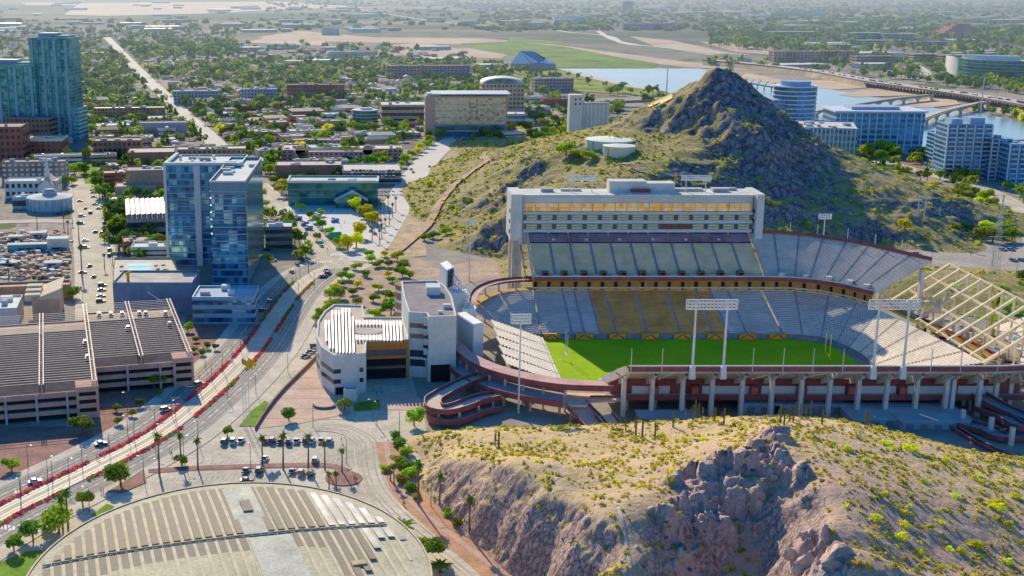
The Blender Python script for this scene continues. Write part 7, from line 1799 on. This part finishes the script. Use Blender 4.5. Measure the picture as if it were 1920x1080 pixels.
# ---- mid size town buildings filling the blocks
wl = [tanw, tanw, tanw, whitew, pinkw, brick, brick2, greyw, whitew, M('cream_wall',(.62,.54,.42)), M('violet_grey_wall',(.36,.34,.40))]
rl = [roof_t, roof_t, roof_w, roof_w, roof_b, roof_g, M('sand_roof',(.68,.58,.45),.9,.12,.1,fine=.2)]
names = {'tan_roof':'tan','white_roof':'white','brown_roof':'brown','grey_roof':'grey','sand_roof':'sand coloured'}
cnt = 0
for tries in range(9000):
    y = rc.uniform(700, 1700); x = rc.uniform(-.36*y-60, .12*y+20)
    px = CXP+FPX*x/(y*_c+CAMH*_s)
    if px > 1000 or px < -60: continue
    w_, d_ = rc.uniform(14, 42), rc.uniform(12, 30)
    if on_street(x, y) or not free(x, y, max(w_, d_)*.62): continue
    h = rc.choice([4, 4.5, 5, 7, 8, 11])*(1 if y < 1300 else .8)
    a, b_ = w_/2, d_/2; P_ = lambda u, v: (x+u*cy_-v*sy_, y+u*sy_+v*cy_)
    fp = [P_(-a,-b_), P_(a,-b_), P_(a,b_), P_(-a,b_)]; mark(offset(fp, 3))
    wm_, rm = rc.choice(wl), rc.choice(rl); cn_ = names[rm.name]
    t_ = thing('town_building', 'low town building with flat '+cn_+' roof among the downtown blocks', 'building', (x, y, 0), 'low town buildings with '+cn_+' roofs')
    mb = MB(); inn = offset(fp, -.4); n = 4
    mb.add([p+(0,) for p in fp]+[p+(h+.7,) for p in fp]+[p+(h+.7,) for p in inn]+[p+(h-.1,) for p in inn], [(i,(i+1)%n,(i+1)%n+n,i+n) for i in range(n)]+[(i+n,(i+1)%n+n,(i+1)%n+2*n,i+2*n) for i in range(n)]+[(i+2*n,(i+1)%n+2*n,(i+1)%n+3*n,i+3*n) for i in range(n)])
    mb.build('wall', wm_, t_)
    if rc.random() < .22 and w_ > 18:
        mb = MB(); r0, r1 = P_(-a*.8,0)+(h+3,), P_(a*.8,0)+(h+3,); E = [p+(h+.72,) for p in offset(fp,.8)]
        mb.face([E[0],E[1],r1,r0]); mb.face([E[2],E[3],r0,r1]); mb.face([E[1],E[2],r1]); mb.face([E[3],E[0],r0]); mb.build('roof', rm, t_)
    else:
        mb = MB(); mb.face([p+(h,) for p in inn]); mb.build('roof', rm, t_)
        for k in range(rc.randint(2, 6)):
            p = P_(rc.uniform(-a,a)*.75, rc.uniform(-b_,b_)*.75); mb = MB(); mb.box(p[0], p[1], h, rc.uniform(1.5,4), rc.uniform(1.5,3.5), rc.uniform(.8,1.8), R(YAW)); mb.build('roof_unit', rc.choice([roof_w, greyw, roof_g, white]), t_)
    for f in range(max(1, int(h/3.6))):
        mb = MB(); z = f*3.6+1.2; mb.ring(fp, z, z+1.3, .1); mb.build('window_band', gl_dark, t_)
    cnt += 1
    if cnt >= 290: break
# ---- houses
hw_ = [M('house_wall_tan',(.56,.46,.34),.9,.1), M('house_wall_white',(.70,.66,.60),.9,.1), M('house_wall_rose',(.52,.36,.28),.9,.1)]
hr_ = [M('shingle_grey',(.40,.38,.38),.9,.15), M('shingle_tan',(.56,.46,.37),.9,.15), M('shingle_white',(.74,.70,.66),.85,.1), M('shingle_brown',(.38,.26,.20),.9,.15), M('shingle_terracotta',(.52,.30,.21),.9,.15)]
def housemesh(w_, d_, h, k):
    mb = MB(); mb.box(0,0,-.2,w_,d_,h+.2); fp = [(-w_/2-.6,-d_/2-.6),(w_/2+.6,-d_/2-.6),(w_/2+.6,d_/2+.6),(-w_/2-.6,d_/2+.6)]
    if k % 3 == 2: mb.prism(fp, h, h+.5, 1)
    else:
        r0, r1 = (-w_*.3,0,h+2.4), (w_*.3,0,h+2.4); E = [p+(h,) for p in fp]
        for f in ([E[0],E[1],r1,r0],[E[2],E[3],r0,r1]): mb.face(f,1)
        mb.add([E[1],E[2],r1,r1],[(0,1,2,3)],1); mb.add([E[3],E[0],r0,r0],[(0,1,2,3)],1)
    mb.box(-w_*.2,-d_/2-.1,.8,1.6,.2,1.3,0,2); mb.box(w_*.25,-d_/2-.1,.8,1.6,.2,1.3,0,2)
    me = bpy.data.meshes.new('house'); me.from_pydata(mb.v, [], mb.f)
    for m in (hw_[k % 3], hr_[k % 5], gl_dark): me.materials.append(m)
    me.polygons.foreach_set('material_index', mb.m); me.update(); return me
HM = [housemesh(rc.uniform(12,22), rc.uniform(9,13), rc.uniform(3,4.5) if k < 9 else 6.5, k) for k in range(15)]
hn = ['grey','tan','white','brown','terracotta']
hs_ = []
v = 1250.
while v < 4200:
    u = -1700.
    while u < 1500:
        uu, vv = u+rc.uniform(-5,5), v+rc.uniform(-5,5); x, y = uu*cy_-vv*sy_, uu*sy_+vv*cy_; px = CXP+FPX*x/(y*_c+CAMH*_s)
        if -40 < px < 1960 and free(x, y, 6) and (px < 960 or y > 2500) and not (1000 < px < 1330 and y < 2700):
            if rc.random() < (.62 if px < 760 else .30) and not on_street(x, y): hs_.append((x, y))
        u += 25 if v < 2200 else 34
    v += 24 if v < 2200 else 38
hs_.sort(key=lambda p: p[1])
for i, (x, y) in enumerate(hs_):
    mark([(x-8,y-6),(x+8,y-6),(x+8,y+6),(x-8,y+6)])
for i, (x, y) in enumerate(hs_[:290]):
    k = rc.randrange(15); o = bpy.data.objects.new('house', HM[k]); COL.objects.link(o); o.location = (x, y, 0); o.rotation_euler = (0,0,R(YAW)+rc.choice([0,0,math.pi/2]))
    tag(o, 'small house with '+hn[k % 5]+' roof among the trees of the old town', 'house', 'houses with '+hn[k % 5]+' roofs')
rs = np.random.RandomState(4)
merged('distant_houses', [(x, y, 0, rc.uniform(.8,1.3), rc.randrange(15)) for x, y in hs_[290:]], HM, 'tiny pale houses scattered to the horizon', 'houses')
# ---- larger sheds far out
cnt = 0; far = []
for tries in range(5000):
    y = 2300*math.exp(rc.random()*1.5); x = rc.uniform(-.36, .60)*y; px = CXP+FPX*x/(y*_c+CAMH*_s); py = PR_y = None
    if not -40 < px < 1960: continue
    if y < 4100 and not free(x, y, 20): continue
    py = CYP+FPX*(-(y*_s-CAMH*_c)/(y*_c+CAMH*_s)) if False else None
    w_ = rc.uniform(30,110)*(y/3500)**.3; d_ = w_*rc.uniform(.4,.8); h = rc.uniform(6,12)
    if y < 4100: mark([(x-w_/2,y-d_/2),(x+w_/2,y-d_/2),(x+w_/2,y+d_/2),(x-w_/2,y+d_/2)])
    c_ = rc.choice(['white','white','blue grey','sand','rose brown']); mw = {'white':whitew,'blue grey':bluew,'sand':tanw,'rose brown':M('far_rose',(.40,.27,.24),.9,.1)}[c_]
    t_ = thing('warehouse', 'long flat '+c_+' shed far out on the hazy plain', 'warehouse', (x, y, 0), c_+' sheds far out on the plain')
    mb = MB(); mb.box(x, y, 0, w_, d_, h, R(YAW)); mb.build('wall', mw, t_); mb = MB(); mb.box(x, y, h, w_+1, d_+1, .8, R(YAW)); mb.build('roof', rc.choice([roof_w, roof_w, roof_t, roof_bl]), t_)
    cnt += 1
    if cnt >= 190: break
# ---- city trees
def fartree(seed, mat, n, r=3.4, h=6.6, size=.62):
    rs_ = np.random.RandomState(seed); mb = MB(); mb.tube((0,0,-.2),(0,0,h*.5),.22,.18,4)
    V = leafcloud(rs_, crown_blobs(rs_, r, h, 6), n, size); return mesh_quads('tree', V, [mat, bark], mb)
FT = [fartree(100+i, m, 110) for i, m in enumerate((g_dark, g_dark, g_mid, g_mid, g_olive, g_lime, g_yel))]
FTs = [fartree(120+i, m, 34, size=1.05) for i, m in enumerate((g_dark, g_dark, g_mid, g_mid, g_olive, g_lime, g_yel))]
fname = ['dark green','dark green','green','green','olive','lime','yellow']
cand = []
def dens(px, py, y):
    if px < 1000 and y < 1250: return .34
    if px < 150 and y < 2300: return .55
    if px < 960 and y < 3300: return .85
    if px < 960: return .35
    return .8 if y > 2700 or px > 1500 else .25
while len(cand) < 4400:
    y = 680*math.exp(rc.random()*1.85); x = rc.uniform(-.36, .58)*y; px = CXP+FPX*x/(y*_c+CAMH*_s)
    if not -50 < px < 1970: continue
    if rc.random() > dens(px, 0, y): continue
    if mn.noise(Vector((x/260., y/420., 5))) < -.10 and rc.random() > .3: continue
    if not free(x, y, 2): continue
    if on_street(x, y) and rc.random() < .75: continue
    if y > 2600 and 440 < px < 900 and y < 5200 and rc.random() < .8: continue
    r = rc.uniform(3.2, 6.2)*(1 if y < 1500 else 1.25 if y < 2600 else 1.7)
    cand.append((x, y, 0, r/3.4, rc.choices(range(7), [3,3,4,4,2,1.6,.35] if y < 1400 else [5,5,4,3,2,.5,.12])[0]))
cand.sort(key=lambda c: -c[3]/c[1])
near_ = [c for c in cand if c[1] < 1900][:42]; ns = set(id(c) for c in near_)
for (x, y, z, s_, k) in near_:
    o = bpy.data.objects.new('tree', FT[k]); COL.objects.link(o); o.location = (x, y, 0); o.rotation_euler = (0,0,rc.random()*6); o.scale = (s_,s_,s_*rc.uniform(.85,1.15))
    tag(o, 'rounded '+fname[k]+' tree in the blocks of the old town', 'tree', fname[k]+' trees of the old town')
rest = [c for c in cand if id(c) not in ns]
merged('distant_trees', rest, FTs, 'dense distant trees spreading through the town to the plain', 'trees')
# ---- dark tree belts on the far plain: broad low clumps
cl = []
for me in [shrubmesh(140+i, m, 40, 1, .42) for i, m in enumerate((g_dark, g_dark, g_mid, g_mid, g_olive))]: cl.append(me)
BELT = cl; cl = []
for k in range(6000):
    y = 4200*math.exp(rc.random()*1.25); x = rc.uniform(-.36, .58)*y; px = CXP+FPX*x/(y*_c+CAMH*_s)
    if px < 900 and y < 9000 and rc.random() < .75: continue
    if px < 500 and 5500 < y < 12000: continue
    cl.append((x, y, -3, rc.uniform(7, 17), rc.choices(range(5), [5,5,3,2,2])[0]))
merged('tree_belt', cl, BELT, 'dark tree belts on the far hazy plain', 'trees')
# ================================================================ VEHICLES
tyre = M('tyre_rubber', (.02,.02,.02), .9, .1); cglass = M('car_glass', (.03,.04,.05), .08, .1, 1, spec=.8)
def carmesh(parent, mat, kind='saloon'):
    L, W, H = (4.6, 1.85, 1.45) if kind == 'saloon' else (4.8, 1.95, 1.8)
    prof = [(-.5,.30),(-.5,.62),(-.46,.70),(-.30,.74),(.24,.76),(.44,.70),(.5,.60),(.5,.28)] if kind == 'saloon' else [(-.5,.28),(-.5,.62),(-.47,.66),(-.3,.66),(.22,.66),(.45,.60),(.5,.52),(.5,.26)]
    hh = H if kind == 'saloon' else H
    mb = MB(); n = len(prof)
    for s_ in (1,): 
        A = [(x*L, -W/2, .18 if z < .4 and False else z*1.15) for x, z in prof]; B = [(x*L, W/2, z) for x, y_, z in [(p[0]/L, 0, p[2]) for p in A]]
        mb.add(A+B, [(i,(i+1)%n,(i+1)%n+n,i+n) for i in range(n)]+[tuple(range(n)), tuple(reversed(range(n,2*n)))])
    mb.build('body', mat, parent)
    z0 = .84 if kind == 'saloon' else .75
    top = [(-.20,H),(.04,H)] if kind == 'saloon' else [(-.42,H),(.06,H)]
    bot = [(-.36,z0),(.20,z0)] if kind == 'saloon' else [(-.49,z0),(.22,z0)]
    mb = MB(); w0, w1 = W*.46, W*.37
    P8 = [(bot[0][0]*L,-w0,z0),(bot[1][0]*L,-w0,z0),(bot[1][0]*L,w0,z0),(bot[0][0]*L,w0,z0),(top[0][0]*L,-w1,H-.05),(top[1][0]*L,-w1,H-.05),(top[1][0]*L,w1,H-.05),(top[0][0]*L,w1,H-.05)]
    mb.add(P8, [(0,1,5,4),(1,2,6,5),(2,3,7,6),(3,0,4,7),(4,5,6,7)]); mb.build('window', cglass, parent)
    mb = MB(); mb.prism([(top[0][0]*L,-w1),(top[1][0]*L,-w1),(top[1][0]*L,w1),(top[0][0]*L,w1)], H-.05, H+.02); mb.build('roof', mat, parent)
    for sx in (-.31,.31):
        for sy in (-1,1):
            mb = MB(); mb.tube((sx*L, sy*W*.38, .33), (sx*L, sy*W*.51, .33), .33, n=12); mb.build('wheel', tyre, parent)
paints = {'white':(.80,.80,.80),'silver':(.48,.50,.53),'black':(.02,.02,.025),'dark blue':(.03,.05,.14),'red':(.45,.02,.03),'grey':(.16,.17,.18),'beige':(.50,.42,.33)}
PR_ = {}
for c_, col_ in paints.items():
    for kd in ('saloon','wagon'):
        def mk(c_=c_, col_=col_, kd=kd):
            m, t, b = base('car_paint_'+c_.replace(' ','_')); b.inputs['Base Color'].default_value = rgba(col_); b.inputs['Roughness'].default_value = .3; b.inputs['Coat Weight'].default_value = .6
            b.inputs['Metallic'].default_value = .2 if c_ in ('silver','grey') else 0
            t_ = thing('car', 'car', 'car', (0,0,0)); carmesh(t_, m, kd); return t_
        PR_[(c_,kd)] = Proto(mk)
rv = random.Random(8)
def car(px, py, rot, c_, kd, lab, group=None, z=0.25, world=None):
    x, y = world if world else G(px, py, z); PR_[(c_,kd)].put((x, y, z), rot, 1.0, lab, group)
up = R(90)
row1 = [(421,830,'grey','wagon','leftmost car of the trio beside the corner tree'),(437,829,'white','wagon','middle car of the trio beside the corner tree'),(452,828,'silver','saloon','silver car at the right of the trio left of the long row'),
 (497,829,'grey','saloon','first car of the long row, half hidden by a palm'),(511,828,'red','wagon','bright red car in the long parking row'),(526,830,'dark blue','saloon','dark blue car right of the red one'),(541,830,'black','wagon','black car fourth in the long parking row'),(556,829,'silver','saloon','silver car fifth in the long parking row'),(573,828,'dark blue','wagon','dark blue car beside the tallest planter palm'),(585,828,'white','wagon','white car just right of the tallest palm'),(602,828,'white','saloon','white car second from the right end of the long row'),(618,829,'silver','wagon','silver car closing the right end of the long row'),
 (496,862,'white','saloon','white car alone in the middle bays behind the left palm'),(591,865,'silver','wagon','silver car alone in the middle bays near the right palms'),
 (461,884,'dark blue','saloon','dark blue car left of the three on the arena side'),(486,884,'black','wagon','black car below the left palm on the arena side'),(548,886,'grey','saloon','grey car left of the arena side trio'),(565,888,'beige','wagon','beige car in the middle of the arena side trio'),(582,889,'black','wagon','black car right of the arena side trio')]
for px, py, c_, kd, lb in row1: car(px, py, up+rv.uniform(-.08,.08)-.12, c_, kd, lb)
car(463, 903, .1, 'black', 'saloon', 'black car driving beside the arena rim', z=.2)
for px, py, rot, c_, kd, lb in [(374,722,.85,'white','wagon','white car on the road left of the tracks, below the garage corner'),(311,770,.75,'white','wagon','white car farther down the road left of the tracks'),(190,834,.5,'dark blue','saloon','dark blue car in the shaded road left of the tracks'),(66,905,.45,'white','saloon','white and blue car near the left end of the track side road'),
   (573,669,.3,'dark blue','saloon','dark car nearest the plaza wall in the shaded lot'),(582,661,.3,'grey','saloon','dark grey car in the middle of the shaded lot trio'),(590,651,.3,'dark blue','wagon','blue car nearest the curved building in the shaded lot'),
   (609,520,1.0,'black','saloon','black car leading the group at the junction'),(616,514,1.0,'grey','wagon','grey car second in the group at the junction'),(612,508,1.0,'silver','saloon','silver car third in the group at the junction'),(603,520,1.0,'dark blue','saloon','blue car beside the leading one at the junction'),
   (576,471,1.9,'white','saloon','white car turning at the big crossing'),(566,487,1.9,'grey','wagon','grey car waiting at the crossing'),(557,498,2.0,'silver','saloon','silver car leaving the crossing downhill'),(547,511,2.0,'beige','saloon','beige car on the shaded approach beside the hotel'),(603,463,1.9,'silver','saloon','silver car on the far side of the crossing'),
   (500,470,0,'dark blue','wagon','blue car parked under the small dark office'),(512,489,0,'silver','saloon','silver car parked beside the blue one under the office'),
   (504,566,1.1,'silver','saloon','silver car in the deep shade beside the hotel'),(491,583,1.1,'dark blue','saloon','blue car below the silver one in the hotel shade'),(470,600,1.1,'dark blue','wagon','dark blue car in the hotel shade near the bushes')]:
    car(px, py, rot, c_, kd, lb)
for i, (px, py, rot) in enumerate([(178,436,1.4),(192,438,0.2),(154,406,0),(153,420,0),(160,452,0.1),(158,463,0),(161,465,0),(180,436,1.5),(186,392,0.1),(176,370,0.1),(175,362,.1),(178,384,.1),(206,470,1.5),(206,480,1.5),(192,536,.2),(191,545,.2),(190,556,.2),(189,566,.2),(199,420,.1),(155,512,.1),(160,392,1.5),(170,400,1.5),(168,500,1.4),(176,520,1.5),(112,402,.2),(138,330,.2),(132,310,.2),(150,378,.1)]):
    c_ = rv.choice(['white','silver','black','grey','dark blue']); car(px, py, rot, c_, rv.choice(['saloon','wagon']), c_+' car on the palm lined avenue left of the hotel', c_+' cars on the left avenue')
for i in range(46):   # transit road, motorway and campus streets
    t = rv.random(); P_ = catmull([G(a, b_) for a, b_ in VR], 8); k = int(t*(len(P_)-2)); x, y = P_[k]; 
    if i > 9: break
    c_ = rv.choice(['white','silver','grey']); car(0,0,1.3,c_,'saloon',c_+' car on the pale transit road by the hill', c_+' cars on the transit road', world=(x+rv.uniform(-8,8), y))
f = poly_fn([tuple(p)+(0,) for p in catmull([G(a, b_, 9) for a, b_ in FW], 8)])
for i in range(80):
    a = f(.25+.7*rv.random()); c_ = rv.choice(['white','silver','black','grey','red'])
    car(0,0,-.9,c_,rv.choice(['saloon','wagon']),c_+' car on the raised motorway over the river', c_+' cars on the motorway', z=9.05, world=(a[0]+rv.uniform(-4,4), a[1]+rv.uniform(-11,11)))
for px, py, w_ in [(1655,478,5),(1668,480,3),(1900,490,3),(1880,470,2)]:
    x, y = G(px, py)
    for k in range(w_):
        c_ = rv.choice(['white','silver','black']); car(0,0,.2,c_,'wagon',c_+' car parked in the wide lot behind the stadium', c_+' cars in the lot behind the stadium', world=(x+k*5, y))
def lot(px0, py0, px1, py1, nr, nc, lab, z=.25, yaw=YAW):
    a = G(px0, py0, z); b_ = G(px1, py1, z)
    for i in range(nr):
        for j in range(nc):
            if rv.random() < .25: continue
            x = a[0]+(b_[0]-a[0])*(j+.5)/nc; y = a[1]+(b_[1]-a[1])*(i+.5)/nr; c_ = rv.choice(['white','silver','black','grey','dark blue','red','beige'])
            car(0,0,R(90+yaw),c_,rv.choice(['saloon','wagon']),c_+' car '+lab, c_+' cars '+lab, z=z, world=(x, y))
lot(655, 336, 740, 318, 3, 12, 'on the roof of the low parking deck', z=ZAT(322, G(642,346)[1])+.1)
lot(860, 264, 950, 258, 2, 14, 'in the lot under the mirror glass office')
lot(985, 262, 1050, 246, 2, 9, 'in the lot beside the grain silo')
lot(870, 172, 905, 160, 3, 7, 'in the lot behind the mirror glass office')
for i, (px, py) in enumerate([(186,600),(208,600),(229,599),(261,598),(273,598),(310,598),(160,652),(165,680),(240,625),(318,618)]):
    c_ = rv.choice(['white','silver','grey','dark blue']); car(px, py-8, R(105), c_, 'wagon', c_+' car under the shade beams on the garage roof', c_+' cars on the garage roof', z=9.7)
# delivery vans by the square
for px, py, c_, lab in ((560,412,(.10,.16,.35),'blue van highest in the row beside the square trees'),(573,422,(.12,.18,.38),'second blue van of the row beside the square trees'),(580,430,(.14,.22,.45),'lowest blue van of the row beside the square trees'),(629,416,(.10,.2,.5),'blue stall van standing on the bright square'),(566,446,(.75,.76,.78),'white box van on the street below the blue vans'),(596,407,(.3,.45,.6),'pale blue van behind the row of square trees')):
    x, y = G(px, py); t_ = thing('van', lab, 'van', (x, y, 0)); m_ = M('van_'+lab.split()[0]+str(int(c_[2]*100)), c_, .4, .05)
    mb = MB(); mb.box(x, y, .5, 2.4, 6, 2.4, .5); mb.build('body', m_, t_); mb = MB(); mb.box(x-1.6, y+3.2*0-3.3, .45, 2.2, 1.4, 1.7, .5, 0, .85); mb.build('cab', m_, t_)
    for a, b_ in ((-1,-2),(1,-2),(-1,2),(1,2)): mb = MB(); mb.tube((x+a*1.0,y+b_,.45),(x+a*1.25,y+b_,.45),.45,n=8); mb.build('wheel', tyre, t_)
x, y = G(629, 447); t_ = thing('container', 'bright green ribbed container at the lower end of the square', 'container', (x, y, 0)); gm = M('container_green', (.02,.36,.16), .6, .1)
mb = MB(); mb.box(x, y, 0, 7.5, 4, 2.6, .35); mb.build('body', gm, t_); mb = MB(); mb.tube((x-3.4,y-1.4,2.6),(x+3.4,y+1.1,2.6),1.5,n=12); mb.build('cover', M('cover_green',(.05,.45,.22)), t_)
# ================================================================ STREET FURNITURE AND PEOPLE
def mk_lamp():
    t_ = thing('street_lamp','lamp','street lamp',(0,0,0)); mb = MB(); mb.tube((0,0,0),(0,0,8.4),.13,.08,6); mb.build('pole', dsteel, t_)
    mb = MB(); mb.tube((0,0,8.2),(1.5,0,8.6),.07,n=4); mb.build('arm', dsteel, t_); mb = MB(); mb.box(1.7,0,8.5,.8,.35,.18); mb.build('lamp_head', white, t_); return t_
LAMP = Proto(mk_lamp)
for px, py in [(239,775),(53,880),(290,838),(270,900),(372,832),(427,748),(480,740),(240,820),(345,865),(168,960),(540,700),(470,880),(707,798),(749,815),(587,800),(650,868),(560,560),(520,620),(590,540),(640,560),(578,515),(555,528),(700,790),(310,720),(385,690),(330,790),(90,905),(40,950),(905,1000),(925,1012),(808,950),(870,990),(300,905),(130,905)]:
    x, y = G(px, py); LAMP.put((x, y, 0), rv.random()*6, 1, 'slim dark street lamp along the curving tracks and campus roads', 'street lamps of the campus')
for px, py in [(1700,470),(1745,500),(1820,480),(1860,500),(1905,520),(1770,460),(1880,440),(1720,520)]:
    x, y = G(px, py); LAMP.put((x, y, 0), rv.random()*6, 1.2, 'slim lamp post in the wide lot behind the stadium', 'lamp posts behind the stadium')
# catenary poles of the light rail
for i in range(2, 30):
    p = Pt(i/30); 
    if p[1] < 320 or p[1] > 660: continue
    t_ = thing('catenary_pole', 'dark catenary pole standing beside the light rail tracks', 'pole', (p[0], p[1], .2), 'catenary poles of the light rail')
    mb = MB(); mb.tube((p[0]-3.9,p[1]+1,.2),(p[0]-3.9,p[1]+1,7.2),.15,.1,6); mb.build('pole', dsteel, t_); mb = MB(); mb.tube((p[0]-3.9,p[1]+1,6.6),(p[0]-.6,p[1]+.4,6.9),.06,n=4); mb.build('arm', dsteel, t_)
# transmission poles and lattice tower on the right
for px, py, yt, lab in ((1716,445,368,'left tall steel power pole at the right hill foot'),(1728,447,362,'middle tall steel power pole, slightly the tallest of three'),(1757,440,388,'right power pole of the three by the thicket')):
    x, y = G(px, py); zt = ZAT(yt, y); t_ = thing('power_pole', lab, 'power pole', (x, y, 0)); mb = MB(); mb.tube((x,y,0),(x,y,zt),.75,.35,8); mb.build('pole', steel, t_)
    for k in range(3): mb = MB(); mb.tube((x-2.4,y,zt-2-k*3.4),(x+2.4,y,zt-2-k*3.4),.16,n=4); mb.build('crossarm', steel, t_)
x, y = G(1862, 535); zt = ZAT(368, y); t_ = thing('lattice_tower', 'tall thin lattice power tower with orange ball behind the steel frame', 'power tower', (x, y, 0)); mb = MB()
for k in range(12):
    z0, z1 = zt*k/12, zt*(k+1)/12; r0, r1 = 3.0*(1-k/13), 3.0*(1-(k+1)/13)
    for a in range(4):
        c0, s0 = math.cos(a*1.571+.78), math.sin(a*1.571+.78); c1, s1 = math.cos((a+1)*1.571+.78), math.sin((a+1)*1.571+.78)
        mb.tube((x+c0*r0,y+s0*r0,z0),(x+c0*r1,y+s0*r1,z1),.09,n=3); mb.tube((x+c0*r0,y+s0*r0,z0),(x+c1*r1,y+s1*r1,z1),.05,n=3); mb.tube((x+c1*r0,y+s1*r0,z0),(x+c0*r1,y+s0*r1,z1),.05,n=3)
mb.build('lattice', steel, t_)
for k in range(3): mb = MB(); mb.tube((x-5,y,zt*(.55+.13*k)),(x+5,y,zt*(.55+.13*k)),.16,n=4); mb.build('crossarm', steel, t_)
mb = MB(); mb.cyl(x, y, zt, .6, 1.0, 10, r1=.3); mb.build('beacon', M('beacon_orange',(.8,.35,.1)), t_)
for px, py, yt in ((1249,186,128),(1838,215,145),(1388,132,0)):
    if yt: x, y = G(px, py); zt = ZAT(yt, y); mb = MB(); mb.tube((x,y,0),(x,y,zt),1.0,.6,6); o = mb.build('mast', steel, org=(x,y,0)); tag(o, 'tall steel mast rising from the lake left of the summit' if px < 1300 else 'tall steel mast beside the motorway at the right', 'mast')
# flags
for px, py, c1_, lab in ((457,800,(.60,.20,.02),'orange and purple flag on the left of three flagpoles'),(462,803,(.75,.45,.02),'yellow flag on the middle flagpole'),(468,798,(.80,.62,.03),'bright yellow flag on the right flagpole')):
    x, y = G(px, py); zt = 26.; t_ = thing('flagpole', lab, 'flagpole', (x, y, 0)); mb = MB(); mb.tube((x,y,0),(x,y,zt),.13,.07,6); mb.build('pole', steel, t_)
    mb = MB(); A = [(x+.1+k*.55, y-.3*math.sin(k*1.3), zt-.4-k*.35) for k in range(6)]; B = [(a[0]-.15, a[1]+.1, a[2]-2.0) for a in A]; mb.strip(A, B); mb.build('flag', M('flag_'+lab.split()[0], c1_, .8, .3, 1.2, col2=tuple(v*.6 for v in c1_)), t_)
# people: small walking figures on the plaza, pavements and square
def mk_person(shirt, trousers):
    def mk():
        t_ = thing('person','person','person',(0,0,0)); vs = [(0,0,.95),(0,0,1.2),(0,0,1.42),(0,0,1.55),(0,0,1.68),(.1,0,.9),(.12,.12,.5),(.12,.02,.06),(-.1,0,.9),(-.12,-.12,.5),(-.12,-.2,.08),(.2,0,1.4),(.27,-.06,1.12),(.26,.1,.86),(-.2,0,1.4),(-.27,.06,1.12),(-.26,-.08,.86),(.12,.12,.03),(-.12,-.1,.04)]
        es = [(0,1),(1,2),(2,3),(3,4),(0,5),(5,6),(6,7),(0,8),(8,9),(9,10),(2,11),(11,12),(12,13),(2,14),(14,15),(15,16),(7,17),(10,18)]
        rad = [.14,.13,.15,.055,.10,.09,.06,.045,.09,.06,.045,.055,.042,.035,.055,.042,.035,.035,.035]
        me = bpy.data.meshes.new('body'); me.from_pydata(vs, es, []); o = bpy.data.objects.new('body', me); COL.objects.link(o)
        sk = o.modifiers.new('skin','SKIN'); 
        for i, r in enumerate(rad): me.skin_vertices[0].data[i].radius = (r, r)
        me.skin_vertices[0].data[0].use_root = True
        o.modifiers.new('sub','SUBSURF').levels = 1; o.modifiers['sub'].render_levels = 1
        bpy.context.view_layer.update(); dg = bpy.context.evaluated_depsgraph_get(); m2 = bpy.data.meshes.new_from_object(o.evaluated_get(dg)); o.modifiers.clear(); o.data = m2; o.parent = t_
        m2.materials.clear()
        for m in (shirt, trousers, M('skin_tone',(.42,.26,.18),.7,.05)): m2.materials.append(m)
        for p in m2.polygons: z = p.center.z; p.material_index = 2 if z > 1.5 or abs(p.center.x) > .23 and z < 1.15 else 0 if z > .93 else 1
        mb = MB(); mb.cyl(0,0,1.68,.10,.10,8,r1=.05); mb.build('hair', M('dark_hair',(.03,.02,.015)), t_); return t_
    return Proto(mk)
PP = [('white shirt', mk_person(M('shirt_white',(.7,.7,.7)), M('jeans',(.06,.08,.15)))), ('dark top', mk_person(M('shirt_dark',(.05,.05,.06)), M('trousers_dark',(.04,.04,.05)))), ('red shirt', mk_person(M('shirt_red',(.45,.05,.05)), M('jeans',(.06,.08,.15))))]
for i, (px, py) in enumerate([(318,848),(322,856),(182,862),(186,864),(190,926),(194,927),(618,828),(664,902),(668,905),(756,948),(758,950),(605,454),(608,455),(612,455),(616,455),(620,401),(621,398),(640,430),(646,420),(600,448),(614,470),(700,735),(706,742),(716,738),(640,830)]):
    x, y = G(px, py); nm, p_ = PP[i % 3]; p_.put((x, y, .2), rv.random()*6, 1.0, 'person in a '+nm+' walking on the open paving', 'people in '+nm+'s walking')
